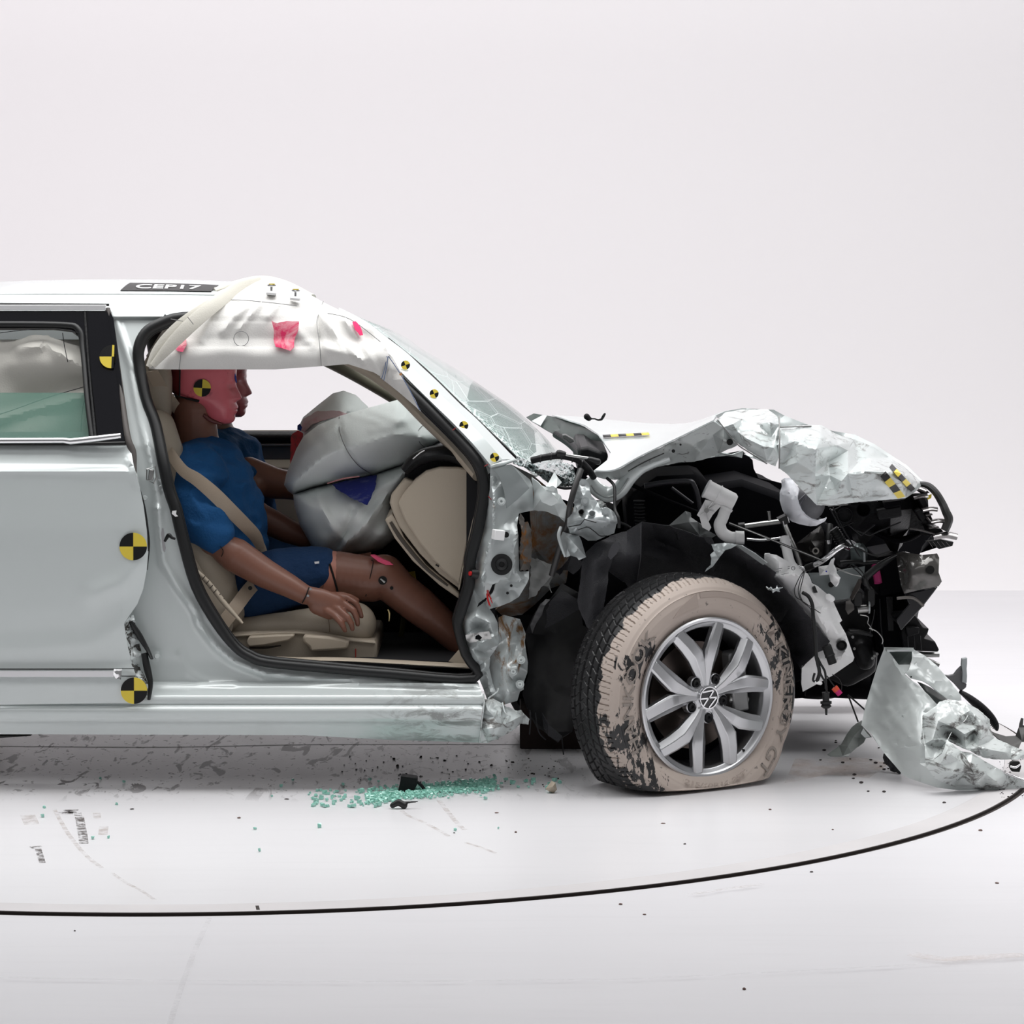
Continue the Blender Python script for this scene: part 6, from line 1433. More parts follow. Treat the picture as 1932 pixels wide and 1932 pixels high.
cyl('washer_pump', W(1559, 1218, .17), W(1571, 1252, .17), .0135, M_rub, tank, ring=[(0, .012), (.05, .0135), (.5, .0135), (.52, .0145), (.6, .0145), (.62, .0125), (1, .0125)])
prism('bottle_vent', [(1533, 1109), (1538, 1106), (1543, 1118), (1536, 1119)], .17, .19, M_rub, tank)
# moulded marks on the bottle: small maker's roundel and part-number lines
for (x0, y0, x1, y1) in ((1463, 1074, 1476, 1072), (1464, 1078, 1473, 1076.6), (1474, 1084, 1488, 1081), (1486, 1069.5, 1490, 1068.6), (1486, 1073, 1490, 1072.4)): sweep('moulded_line', [(x0, y0, .162, .35), (x1, y1, .162, .35)], M_plas, tank, t=.0004, sm=1)
ro = []
for k in range(20): a = 2*math.pi*k/20; ro.append((1496.5+3.6*math.cos(a), 1072+3.6*math.sin(a), .155, .35))
sweep('maker_roundel', ro, M_plas, tank, t=.0004, cyc=True, sm=1)
sweep('roundel_letter', [(1494.9, 1069.2, .154, .35), (1496.5, 1072, .154, .35), (1498.1, 1069.2, .154, .35)], M_plas, tank, t=.0004, sm=1)
sweep('roundel_letter', [(1493.4, 1070.6, .154, .35), (1495.2, 1074.8, .154, .35), (1496.5, 1072.4, .154, .35), (1497.8, 1074.8, .154, .35), (1499.6, 1070.6, .154, .35)], M_plas, tank, t=.0004, sm=1)
# wiring
loom = tube('wiring_loom', [(1514, 1118, .15), (1525, 1125, .14), (1532, 1139, .13), (1534, 1159, .12), (1536, 1179, .12), (1539, 1212, .12), (1540, 1238, .12), (1546, 1268, .12), (1540, 1288, .12)], M_rub, 3.5)
for (P, r) in (([(1516, 1078), (1508, 1090), (1499, 1112), (1502, 1126), (1512, 1133), (1527, 1143), (1548, 1157)], .8), ([(1517, 1078), (1510, 1095), (1506, 1115), (1512, 1133), (1530, 1150), (1533, 1175)], .8), ([(1518, 1079), (1513, 1100), (1509, 1120), (1514, 1134)], .8),
               ([(1540, 1236), (1542, 1255), (1550, 1275), (1558, 1290), (1560, 1315)], 2), ([(1541, 1238), (1548, 1252), (1557, 1270), (1558, 1300)], 2.2), ([(1560, 1275), (1567, 1285), (1575, 1296)], 1.2), ([(1570, 1272), (1582, 1280), (1588, 1292), (1587, 1305)], .7),
               ([(1540, 1287), (1534, 1283), (1537, 1270)], 2.2)):
    tube('wire', [(x, y, .12) for x, y in P], M_rub, r, loom)
cyl('plug_connector', W(1558, 1306, .12), W(1559, 1349, .12), .01, M_rub, loom, ring=[(0, .011), (.1, .0095), (.4, .0095), (.4, .016), (.5, .016), (.52, .012), (.62, .015), (.7, .009), (.72, .004), (1, .003)])
cyl('connector_orange', W(1574, 1297, .12), W(1579, 1303, .12), .0095, mat('orange_red_plastic', (.6, .07, .03)), loom); cyl('connector_magenta', W(1579, 1303, .12), W(1585, 1310, .12), .0085, mat('magenta_plastic', (.45, .01, .13)), loom)
blob('connector_white', [[(1540, 1287, .12, .006), (1548, 1289, .12, .006)]], M_tank, loom, vox=.002)
for (P, r, m_) in (([(1571, 1068), (1590, 1076), (1610, 1084), (1627, 1087)], .7, M_steel), ([(1576, 1072), (1595, 1080), (1612, 1085), (1627, 1088)], .7, M_steel), ([(1605, 1068), (1618, 1078), (1630, 1092)], 1, M_rub), ([(1609, 1066), (1622, 1074), (1634, 1090), (1638, 1105)], 1.2, M_rub), ([(1590, 1010), (1600, 1026), (1620, 1035), (1650, 1048), (1680, 1040)], 1.5, M_rub),
                   ([(1623, 1160), (1638, 1164), (1637, 1175), (1642, 1182), (1646, 1190)], 1, M_steel), ([(1650, 1150), (1648, 1165), (1644, 1180), (1641, 1195)], 1, M_rub), ([(1640, 1185), (1655, 1192), (1665, 1205), (1664, 1215)], 1.2, M_steel), ([(1540, 1060), (1528, 1078), (1520, 1084)], .7, M_rub)):
    tube('wire', P, m_, r, bay, d=.30)
sweep('wiring_sleeve', [(1690, 1048, .35, 3), (1668, 1062, .33, 6), (1646, 1078, .32, 7), (1632, 1094, .32, 7), (1640, 1110, .34, 4)], M_rub, bay, t=.01)
sweep('wiring_sleeve', [(1585, 1062, .4, 4), (1610, 1060, .4, 4), (1640, 1062, .4, 4), (1672, 1058, .4, 3)], M_rub, bay, t=.008)
tube('ribbed_hose', [(1572, 998, .4), (1580, 1010, .4), (1588, 1024, .4), (1598, 1032, .4)], M_rub, 9)
for i in range(6): tube('hose_rib', [(1573+i*2.6, 1000+i*4.2, .4), (1573.8+i*2.6, 1001.3+i*4.2, .4)], M_rub, 11, sm=1)
tube('chrome_cap', [(1562, 1019, .4), (1563, 1026, .4)], M_chrome, 5, sm=1); tube('dark_post', [(1566, 990, .45), (1563, 1020, .42), (1560, 1045, .42)], M_rub, 6, sm=1)
blob('alternator', [[(1600, 1040, .5, .035), (1590, 1055, .5, .03)]], M_dtube, bay, vox=.006)
# casting with a bolt ring
cast = sheet('mount_casting', [(1502, 1026, .45), (1525, 1008, .42), (1549, 991, .42), (1555, 1004, .42), (1556, 1020, .42), (1552, 1047, .42), (1535, 1058, .42), (1519, 1060, .44), (1506, 1048, .46)], mat('cast_iron_dark', (.035, .033, .032), rough=.4, metal=.5), bay, inner=[(1530, 1020, .38), (1540, 1035, .36), (1520, 1035, .42), (1540, 1005, .38)], step=4, relax=1, th=.03)
cyl('mount_ring', W(1539, 1039.5, .36), W(1539, 1039.5, .335), .010, mat('ring_grey', (.35, .33, .3), rough=.4), cast, ring=[(0, .010), (1, .010), (1, .006), (.3, .0055)])
cyl('mount_ring_core', W(1539, 1039.5, .36), W(1539, 1039.5, .340), .0055, M_blk, cast)
sheet('side_member', [(1527, 1084, .4), (1560, 1082, .4), (1600, 1074, .4), (1632, 1068, .4), (1630, 1090, .4), (1620, 1108, .4), (1602, 1129, .4), (1572, 1133, .4), (1548, 1112, .4), (1533, 1099, .4)], mat('pale_grey_member', (.25, .28, .28), rough=.35, metal=.3), bay, step=8, wav=.006, ws=.05, th=.03)
sheet('side_member_end', [(1604, 1034, .42), (1622, 1032, .40), (1630, 1040, .40), (1632, 1062, .40), (1606, 1066, .42)], mat('pale_grey_member2', (.16, .19, .19), rough=.2, metal=.5), bay, step=5, cr=.004, cs=.02, th=.02)
sweep('member_lip', [(1620, 1033, .38, 2), (1629, 1037, .38, 2.5), (1631, 1060, .38, 2.5)], M_brk, bay, t=.006)
wp = sheet('broken_white_plug', [(1544, 1069, .25), (1563, 1066, .24), (1568, 1056, .24), (1574, 1052, .24), (1570, 1064, .22), (1577, 1079, .2), (1586, 1090, .2), (1583, 1097, .2), (1576, 1107, .22), (1567, 1097, .24), (1564, 1084, .24), (1546, 1086, .25)], M_tank, bay, inner=[(1556, 1076, .21), (1572, 1085, .18)], step=3.5, relax=1, th=.006)
cyl('white_plug_hole', W(1559, 1078, .215), W(1559, 1078, .205), .0022, mat('blue_dot', (.02, .03, .4)), wp)
cyl('member_hole', W(1568, 1103, .40), W(1568, 1103, .37), .008, M_blk, bay)
cyl('coolant_sleeve', W(1651, 1066, .40), W(1657, 1100, .38), .0115, mat('magenta_cap', (.42, .03, .15), rough=.45), bay)
for (x, y, w, h, d_) in ((1619, 1130, 17, 28, .35), (1644, 1128, 16, 34, .38)): prism('relay_connector', [(x-w/2, y-h/2+4), (x-w/2+4, y-h/2), (x+w/2-3, y-h/2), (x+w/2, y-h/2+5), (x+w/2, y+h/2-5), (x+w/2-5, y+h/2), (x-w/2+3, y+h/2), (x-w/2, y+h/2-4)], d_, d_+.08, M_rub, bay, bevel=.003)
sheet('heat_shield_scrap', [(1603, 1128, .36), (1612, 1108, .34), (1620, 1092, .33), (1628, 1090, .33), (1622, 1108, .32), (1614, 1120, .33), (1608, 1132, .34)], mat('brown_grey_scrap', (.07, .06, .055), rough=.6), bay, step=4, cr=.006, cs=.02)
sheet('alloy_bracket', [(1596, 1135, .5), (1610, 1130, .5), (1612, 1150, .5), (1600, 1160, .5), (1595, 1150, .5)], mat('dull_alloy', (.2, .19, .18), rough=.45, metal=.7), bay, step=4, cr=.006, cs=.02)
tube('sensor_body', [(1618, 1150, .4), (1640, 1148, .4)], M_steel, 8, sm=1); tube('sensor_ring', [(1638, 1146, .38), (1641, 1146, .38)], M_brk, 12, sm=1)
prism('bracket_bar', [(1602, 1189), (1622, 1190), (1648, 1197), (1647, 1202), (1620, 1197), (1603, 1194)], .42, .46, M_rub, bay, bevel=.003)
blob('starter_motor', [[(1610, 1205, .5, .03), (1625, 1220, .5, .035)], [(1625, 1225, .48, .03), (1632, 1245, .48, .03)]], M_plas, bay, vox=.006)
for (x, y) in ((1612, 1224), (1609, 1202), (1646, 1242), (1650, 1238), (1655, 1234)): cyl('bay_bolt', W(x, y, .44), W(x, y, .42), .004, M_steel, bay)
tube('drive_shaft', [(1520, 1290, .8), (1640, 1296, .8)], M_dark, 24, sm=1)

# headlamp bowl
hl = sheet('headlamp_housing', [(1474, 906, .30), (1480, 902, .30), (1492, 902, .30), (1500, 912, .27), (1507, 921, .24), (1506, 930, .22), (1505, 940, .21), (1507, 951, .20), (1512, 964, .19), (1520, 974, .19), (1531, 982, .19), (1543, 984, .19), (1552, 981, .2), (1560, 977, .21), (1557, 983, .22), (1550, 987, .24), (1540, 992, .25), (1529, 993, .27), (1508, 989, .28), (1494, 984, .29), (1485, 977, .30), (1476, 962, .31), (1471, 945, .31), (1471, 930, .31), (1475, 918, .31)],
   overlay('lamp_white', mat('lamp_white_base', (.80, .81, .86), rough=.3, coat=.3), (.6, .2, .35), 20, .62, .7), bay, inner=[(1490, 940, .22), (1495, 962, .22), (1510, 980, .22), (1487, 920, .26)], step=4, relax=4, th=.006)
lb = blob('lamp_reflector', [[(1522, 946, .31, .052), (1523, 950, .31, .052)]], mat('lamp_dark_grey', (.15, .15, .16), rough=.35), hl, vox=.005)
for k in range(7):
    a = math.radians(200+k*24); sweep('reflector_rib', [(1522, 930, .262, .8), (1522+26*math.cos(a), 942-30*math.sin(a), .27, .8)], mat('lamp_rib', (.28, .28, .3)), lb, t=.004, sm=1)
cyl('housing_hole', W(1479, 907, .305), W(1479, 907, .29), .003, mat('white_vinyl', (.85, .85, .85)), hl)
for (x, y) in ((1477, 988), (1486, 980)): sweep('housing_clip', [(x, y-5, .22, 1), (x+3, y+6, .22, 1)], M_chrome, hl, t=.003, sm=1)
prism('clip_block', [(1468, 980), (1484, 972), (1490, 986), (1478, 992)], .24, .30, M_rub, hl)

# front carrier, grille, crash beam
fc = sheet('front_carrier', [(1562, 956, .35), (1600, 953, .33), (1660, 946, .35), (1706, 942, .4), (1722, 932, .42), (1750, 930, .5), (1752, 960, .5), (1762, 998, .5), (1748, 1002, .5), (1715, 998, .5), (1700, 1016, .45), (1680, 1013, .45), (1660, 1000, .42), (1640, 1020, .42), (1627, 1033, .42), (1613, 1000, .38), (1598, 975, .36)], M_plas, bay, inner=[(1640, 970, .33), (1680, 965, .35), (1720, 960, .42)], step=6, cr=.008, cs=.05, th=.05, holes=[[(1664, 997), (1672, 998), (1683, 1008), (1676, 1010), (1666, 1005)]])
prism('carrier_panel', [(1654, 962), (1700, 955), (1702, 975), (1658, 982)], .31, .36, M_plas, fc, bevel=.004)
prism('carrier_panel', [(1668, 948), (1700, 944), (1700, 955), (1670, 960)], .30, .36, M_dark, fc, bevel=.004)
prism('carrier_frame', [(1568, 964), (1590, 952), (1606, 985), (1586, 998)], .34, .38, M_plas, fc, bevel=.003)
cyl('carrier_ring', W(1594, 972, .33), W(1594, 972, .31), .02, M_plas, fc, ring=[(0, .022), (1, .022), (1, .020), (.2, .018)])
cyl('carrier_hole', W(1629, 962, .33), W(1629, 962, .30), .018, M_dark, fc, ring=[(0, .02), (1, .02), (1, .018), (.2, .016)])
for P in ([(1566, 960), (1586, 995), (1610, 985)], [(1600, 990), (1625, 1010), (1650, 990)], [(1613, 1000), (1640, 1010), (1700, 985)], [(1572, 958), (1592, 1000), (1622, 1050)]): sweep('carrier_rib', [(x, y, .32, 1.5) for x, y in P], mat('rib_grey', (.03, .03, .032), rough=.4), fc, t=.006, sm=1)
sweep('carrier_rail', [(1650, 1003, .4, 6), (1685, 1018, .4, 6), (1712, 1016, .4, 6), (1735, 1005, .4, 5)], M_dark, bay, t=.03)
sweep('grille_surround', [(1738, 913, .40, 5), (1752, 917, .38, 6.5), (1766, 930, .36, 7), (1778, 950, .35, 7.5), (1785, 966, .34, 8), (1790, 978, .34, 8.5), (1787, 990, .34, 8.5), (1782, 1001, .34, 8)], mat('satin_black_trim', (.03, .03, .03), rough=.35), bay, t=.022, sm=5, seg=10)
M_slat = mat('grey_chrome_slat', (.38, .36, .36), rough=.22, metal=.8)
for (P, r) in (([(1724, 940), (1738, 937), (1750, 937)], 3), ([(1740, 963), (1756, 960), (1768, 961)], 4.5), ([(1756, 985), (1772, 982), (1784, 984)], 4.5), ([(1760, 1013), (1785, 1009), (1805, 1013)], 6.5), ([(1716, 925), (1732, 921), (1746, 926)], 4), ([(1746, 972), (1758, 970)], 2), ([(1752, 996), (1770, 994)], 2), ([(1715, 997), (1740, 1001), (1762, 1007)], 2), ([(1748, 975), (1760, 990)], 2)):
    sweep('grille_slat', [(x, y, .355, r) for x, y in P], M_slat, bay, t=.02, sm=3)
for (P) in ([(1728, 922), (1744, 922), (1755, 930), (1738, 932)], [(1732, 940), (1744, 938), (1752, 955), (1742, 958)], [(1745, 955), (1750, 958), (1764, 990), (1750, 985)], [(1738, 960), (1748, 975), (1742, 988), (1728, 965)], [(1752, 996), (1776, 998), (1784, 1008), (1756, 1010)]):
    prism('grille_block', P, .36, .5, M_plas, bay, bevel=.003)
gm_ = prism('grille_mesh', [(1748, 1022), (1775, 1018), (1799, 1023), (1797, 1030), (1772, 1036)], .38, .41, M_rub, bay)
for i in range(5): sweep('mesh_bar', [(1752+i*8, 1022, .375, .7), (1760+i*8, 1033-i*.5, .375, .7)], M_slat, gm_, t=.002, sm=1)
sheet('torn_tape', [(1748, 936), (1758, 932), (1757, 940), (1750, 943)], M_yel, bay, d=.36, step=4, th=.002)
beam = sheet('crash_beam', [(1690, 1044, .40), (1700, 1041, .36), (1741, 1047, .30), (1768, 1044, .30), (1772, 1052, .28), (1771, 1080, .27), (1777, 1097, .27), (1771, 1106, .28), (1740, 1112, .28), (1706, 1120, .30), (1700, 1105, .33), (1694, 1070, .36)],
   mat('dark_coated_steel', (.10, .095, .09), rough=.16, metal=.5, coat=.6), bay, inner=[(1709, 1061, .27), (1709, 1112, .27), (1740, 1056, .25), (1740, 1105, .255), (1764, 1085, .25), (1740, 1082, .24), (1712, 1085, .25)], step=5, relax=10, th=.02)
cyl('beam_hole', W(1755, 1075, .27), W(1755, 1075, .240), .012, M_blk, beam)
prism('beam_wing', [(1706, 1121), (1770, 1107), (1762, 1118), (1741, 1145), (1713, 1176), (1700, 1190), (1690, 1170), (1715, 1140)], .30, .55, M_gloss, bay, bevel=.003)
sweep('beam_strap', [(1692, 1129, .28, 3), (1715, 1127, .28, 3), (1728, 1131, .28, 3), (1742, 1143, .29, 3)], mat('dull_strap', (.15, .14, .13), rough=.4, metal=.5), bay, t=.004)
prism('crush_can', [(1655, 1052), (1700, 1044), (1704, 1118), (1660, 1125)], .40, .70, M_dark, bay, bevel=.004)
prism('radiator_frame', [(1650, 1120), (1708, 1120), (1712, 1230), (1660, 1240)], .45, .62, M_dark, bay, bevel=.004)
sweep('radiator_edge', [(1660, 1130, .44, 1.2), (1662, 1180, .44, 1.2), (1668, 1232, .44, 1.2)], mat('rib_grey', (.03, .03, .032)), bay, t=.004, sm=1)
prism('radiator_tank', [(1672, 1126), (1684, 1126), (1686, 1190), (1676, 1190)], .43, .46, M_plas, bay)
lpz = [(1700, 1195), (1706, 1172), (1727, 1161), (1737, 1178), (1741, 1184), (1753, 1186), (1750, 1196), (1743, 1205), (1764, 1210), (1772, 1226), (1770, 1230), (1736, 1229), (1706, 1225)]
prism('bumper_mount', lpz, .42, .70, M_plas, bay, bevel=.004)
prism('mount_face', [(1708, 1182), (1735, 1184), (1734, 1196), (1712, 1202)], .39, .42, M_plas, bay, bevel=.003)
for i in range(3): sweep('mount_rib', [(1712+i*12, 1200, .40, 1.2), (1714+i*12, 1226, .40, 1.2)], mat('rib_grey', (.03, .03, .032)), bay, t=.004, sm=1)
tube('alloy_tube', [(1725, 1233, .5), (1750, 1235, .5), (1772, 1235, .5)], M_steel, 5); tube('alloy_tube', [(1730, 1240, .5), (1752, 1246, .5), (1772, 1255, .5)], M_steel, 4)
# far front wheel, only its foot shows
ft = cyl('tyre', W(1545, 1130, 1.40), W(1545, 1130, 1.40)+Vector((0, .21, 0)), .30, M_rub, car, ring=[(0, .22), (.05, .31), (.15, .327), (.5, .328), (.85, .327), (.95, .31), (1, .22)], seg=48)
# ---------------------------------------------------------------- timber block under the floor
wb = box('timber_block', ((W(981, 0, .73).x+W(1120, 0, .73).x)/2, .73+.11, .06), (W(1120, 0, .73).x-W(981, 0, .73).x, .22, .12), M_wood, None, bevel=.004)
tag(wb, 'dark timber block standing on the floor under the car behind the turned wheel', 'wood block')
# stay rods hanging from the nose
for (a, c) in (((1600, 1311), (1619, 1362)), ((1600, 1311), (1635, 1342))): tube('stay_rod', [(a[0], a[1], .4), (c[0], c[1], .4)], M_rub, 1.6, sm=1)
# ---------------------------------------------------------------- torn-off bumper cover on the floor
bump = empty('bumper_cover', (W(1760, 1490, .15).x, .15, 0), label='torn off silver front bumper cover standing crumpled on the floor ahead of the wheel', category='bumper cover')
M_bc = mat('silver_paint_plastic', (.60, .64, .63), rough=.3, metal=.1, coat=.6)
M_bcs = overlay('silver_plastic_scuffed', M_bc, (.13, .125, .12), 13, .50, .60, (1, 1, 1.8), rough=.6)
M_bck = mat('dark_green_grey_inside', (.06, .075, .07), rough=.3)
mainp = sheet('corner_panel', [(1669, 1221, .34), (1674, 1226, .32), (1694, 1252, .28), (1712, 1278, .24), (1746, 1306, .20), (1769, 1330, .17), (1741, 1349, .10), (1742, 1375, .08), (1744, 1404, .04), (1746, 1440, .0), (1768, 1457, -.01), (1800, 1470, .0), (1844, 1483, .02), (1880, 1490, .04), (1813, 1492, .05), (1768, 1486, .05), (1737, 1476, .10), (1706, 1465, .16), (1665, 1417, .22), (1643, 1383, .26), (1625, 1368, .30), (1633, 1330, .33), (1645, 1290, .36), (1656, 1255, .36)],
   M_bc, bump, inner=[(1690, 1345, .215), (1735, 1440, .06)], step=6, relax=30, ang=30, th=.004,
   ridges=[([(1646, 1296), (1665, 1322), (1690, 1355), (1712, 1385), (1738, 1402)], .004, 6), ([(1676, 1230), (1710, 1285), (1745, 1335)], .003, 5)])
sheet('corner_panel_edge', [(1667, 1221, .34), (1724, 1222, .34), (1723, 1226, .33), (1685, 1226, .32), (1674, 1226, .31)], M_bc, mainp, step=6, th=.006)
sheet('cover_inside', [(1674, 1224, .38), (1722, 1224, .38), (1720, 1245, .36), (1717, 1254, .34), (1694, 1254, .32)], M_bck, bump, step=8)
arm = sheet('grille_arm', [(1721, 1222, .36), (1727, 1227, .38), (1745, 1237, .38), (1768, 1256, .36), (1792, 1285, .34), (1813, 1312, .32), (1814, 1321, .30), (1808, 1322, .28), (1786, 1318, .24), (1766, 1302, .24), (1752, 1291, .24), (1742, 1285, .25), (1718, 1280, .26), (1709, 1270, .26), (1714, 1264, .26), (1719, 1252, .28), (1721, 1240, .32)],
   M_bc, bump, inner=[(1740, 1262, .28), (1765, 1285, .27), (1790, 1308, .27), (1735, 1250, .30)], step=5, relax=8, th=.004, ridges=[([(1735, 1240), (1765, 1268), (1800, 1308)], .003, 5)])
sheet('panel_return', [(1694, 1254, .30), (1717, 1254, .30), (1720, 1250, .30), (1714, 1263, .28), (1708, 1272, .27), (1722, 1285, .26), (1733, 1292, .26), (1768, 1330, .20), (1746, 1308, .21), (1712, 1279, .25)], M_bc, bump, step=5)
sheet('lamp_opening', [(1731, 1286, .34), (1742, 1290, .33), (1756, 1297, .33), (1772, 1308, .32), (1788, 1320, .3), (1778, 1326, .28), (1768, 1331, .26), (1750, 1310, .29)], M_bck, bump, step=6)
cyl('clip_hole', W(1719, 1277, .255), W(1719, 1277, .25), .0025, M_blk, arm)
cr1 = sheet('crushed_side', [(1741, 1349, .09), (1766, 1332, .12), (1772, 1324, .14), (1786, 1320, .16), (1805, 1321, .17), (1822, 1325, .17), (1844, 1337, .17), (1867, 1357, .16), (1869, 1375, .15), (1876, 1392, .14), (1905, 1405, .12), (1940, 1420, .10), (1940, 1430, .10), (1910, 1433, .09), (1880, 1433, .08), (1858, 1430, .06), (1842, 1424, .04), (1822, 1412, .05), (1790, 1396, .06), (1777, 1420, .03), (1757, 1436, .0), (1746, 1440, .0), (1744, 1404, .03), (1737, 1400, .06), (1740, 1375, .08)],
   M_bcs, bump, inner=[(1790, 1345, .10), (1815, 1350, .12), (1770, 1360, .05), (1800, 1372, .07), (1795, 1388, .12), (1760, 1395, .02), (1825, 1365, .13), (1820, 1385, .04), (1840, 1375, .10), (1835, 1395, .12), (1852, 1385, .05), (1845, 1408, .04), (1865, 1400, .10), (1870, 1415, .04), (1900, 1420, .06), (1830, 1340, .13), (1850, 1358, .10), (1775, 1410, .06), (1808, 1398, .10)], step=4, cr=.004, cs=.035, jag=1.2, ang=22, relax=1, th=.004)
cr2 = sheet('crushed_lip', [(1786, 1395, .03), (1795, 1402, .02), (1813, 1417, .0), (1835, 1421, .01), (1858, 1436, .02), (1880, 1448, .04), (1905, 1462, .06), (1940, 1478, .06), (1940, 1485, .06), (1898, 1491, .05), (1860, 1491, .04), (1800, 1484, .02), (1765, 1470, .0), (1748, 1448, -.02), (1747, 1438, -.02), (1757, 1436, -.02), (1776, 1424, -.03), (1783, 1408, -.01)],
   M_bcs, bump, inner=[(1790, 1420, -.05), (1810, 1435, -.04), (1830, 1450, -.03), (1845, 1478, -.02), (1770, 1445, -.05), (1800, 1460, -.06), (1860, 1460, .0), (1822, 1430, .0), (1880, 1475, .0)], step=4.5, cr=.003, cs=.04, ang=22, relax=1, th=.004)
shard = sheet('plastic_shard', [(1626, 1359, .36), (1617, 1364, .36), (1607, 1372, .36), (1597, 1386, .34), (1587, 1404, .32), (1583, 1408, .30), (1561, 1423, .26), (1567, 1426, .24), (1590, 1426, .24), (1601, 1427, .24), (1606, 1420, .25), (1617, 1410, .28), (1630, 1400, .31), (1634, 1392, .33), (1645, 1391, .34), (1640, 1384, .34), (1628, 1371, .34)], mat('grey_inner_plastic', (.17, .185, .175), rough=.35), bump, inner=[(1610, 1390, .30), (1600, 1408, .24), (1622, 1392, .33)], step=4, relax=0, cr=.005, cs=.03)
sheet('plastic_tab', [(1624, 1384, .30), (1629, 1374, .30), (1636, 1384, .30), (1642, 1390, .3), (1632, 1392, .3)], M_bc, bump, step=4)
trimb = sweep('black_lip_trim', [(1812, 1305, .36, 4), (1830, 1318, .36, 7), (1850, 1335, .36, 9), (1868, 1352, .36, 8), (1878, 1368, .36, 7), (1880, 1377, .36, 3)], M_plas, bump, t=.02)
for i in range(14):
    t = i/13; x = 1848+30*t; y = 1336+34*t; sweep('trim_rib', [(x-5, y+5, .335, .6), (x+4, y-3, .335, .6)], M_blk, trimb, t=.003, sm=1)
prism('grey_bracket', [(1782, 1274), (1790, 1275), (1800, 1273), (1806, 1265), (1814, 1257), (1815, 1285), (1817, 1288), (1824, 1290), (1823, 1297), (1813, 1305), (1800, 1290)], .40, .42, mat('grey_bracket_plastic', (.16, .16, .165), rough=.45), bump, bevel=.002)
prism('grey_bracket_strip', [(1815, 1243), (1825, 1241), (1825, 1252), (1824, 1262), (1825, 1275), (1824, 1289), (1815, 1288), (1816, 1270), (1814, 1255)], .39, .41, mat('pale_bracket', (.4, .43, .44), rough=.4), bump, bevel=.002)
sheet('dark_undertray', [(1867, 1378, .32), (1878, 1383, .30), (1898, 1389, .30), (1916, 1388, .30), (1922, 1372, .3), (1927, 1355, .3), (1931, 1356, .3), (1930, 1368, .3), (1940, 1372, .3), (1940, 1400, .28), (1928, 1398, .27), (1921, 1414, .24), (1905, 1408, .24), (1885, 1395, .26)], mat('grey_undertray', (.06, .058, .056), rough=.45), bump, step=5, cr=.006, cs=.03, th=.005)
blob('torn_felt', [[(1672, 1428, .34, .010), (1684, 1443, .32, .016), (1698, 1454, .30, .010)]], M_liner, bump, vox=.003, post=lambda v: v+Vector((noise.noise(v*90), noise.noise(v*80), noise.noise(v*100)))*.006)
mc = prism('metal_clip', [(1906, 1440), (1912, 1436), (1924, 1437), (1927, 1446), (1924, 1457), (1909, 1456), (1905, 1449)], .03, .05, M_blk, bump, bevel=.002); sweep('clip_chrome_band', [(1906, 1446, .028, 2), (1916, 1448, .028, 2.5), (1925, 1442, .028, 1.5)], M_chrome, mc, t=.003)  # black clip with a chrome band across it
sweep('chrome_edge', [(1884, 1452, .05, 1.5), (1905, 1462, .05, 2), (1940, 1474, .05, 2)], M_chrome, bump, t=.004)
for P in ([(1741, 1350, .085), (1741, 1378, .07), (1744, 1404, .025)], [(1779, 1425, -.02), (1784, 1408, .0), (1788, 1396, .03), (1795, 1382, .05)], [(1800, 1372, .06), (1818, 1362, .08), (1826, 1350, .1)], [(1812, 1417, -.01), (1828, 1440, -.03), (1846, 1480, -.02)]):
    sweep('fold_crease', [(*p, .8) for p in P], M_bcs, cr1, t=.002)

# ---------------------------------------------------------------- glass and debris on the floor
def gpt(px, py):
    s = CH/(py-HZ); return ((px-966)*s, s*F-D)
rnd = random.Random(11)
def cube_mesh(i):
    r = random.Random(i); bm = bmesh.new(); bmesh.ops.create_cube(bm, size=.0056)
    for v in bm.verts: v.co += Vector((r.uniform(-1, 1), r.uniform(-1, 1), r.uniform(-1, 1)))*.0014; 
    z0 = min(v.co.z for v in bm.verts)
    for v in bm.verts: v.co.z -= z0
    me = bpy.data.meshes.new('glass_fragment'); bm.to_mesh(me); bm.free(); me.materials.append(M_glassy); return me
ms = [cube_mesh(i) for i in range(5)]
def dense():
    t = min(1, abs(rnd.gauss(0, .42))) if rnd.random() < .5 else rnd.random()
    x = 690+rnd.random()*245; c = 1508-(x-690)*.115; return x, c+rnd.gauss(0, 5.5)
n = 0
for i in range(230):
    k = rnd.random()
    if k < .42: px, py = 580+rnd.random()*180, 1492+rnd.random()*32
    elif k < .80: px, py = dense()
    elif k < .9: px, py = 930+rnd.random()*130, 1468+rnd.random()*30
    else: px, py = 60+rnd.random()*1000, 1500+rnd.random()*110 if rnd.random() < .6 else 1470+rnd.random()*40
    x, y = gpt(px, py)
    o = bpy.data.objects.new('glass_fragment', ms[i % 5]); COL.objects.link(o)
    o.location = (x, y, .0005); o.rotation_euler = (0, 0, rnd.random()*6.28); s = .7+rnd.random()*.9; o.scale = (s, s, s*(.7+.4*rnd.random()))
    tag(o, 'small loose green crumb of broken safety glass on the white floor', 'glass fragment', 'green glass crumbs scattered on the floor beside the car')
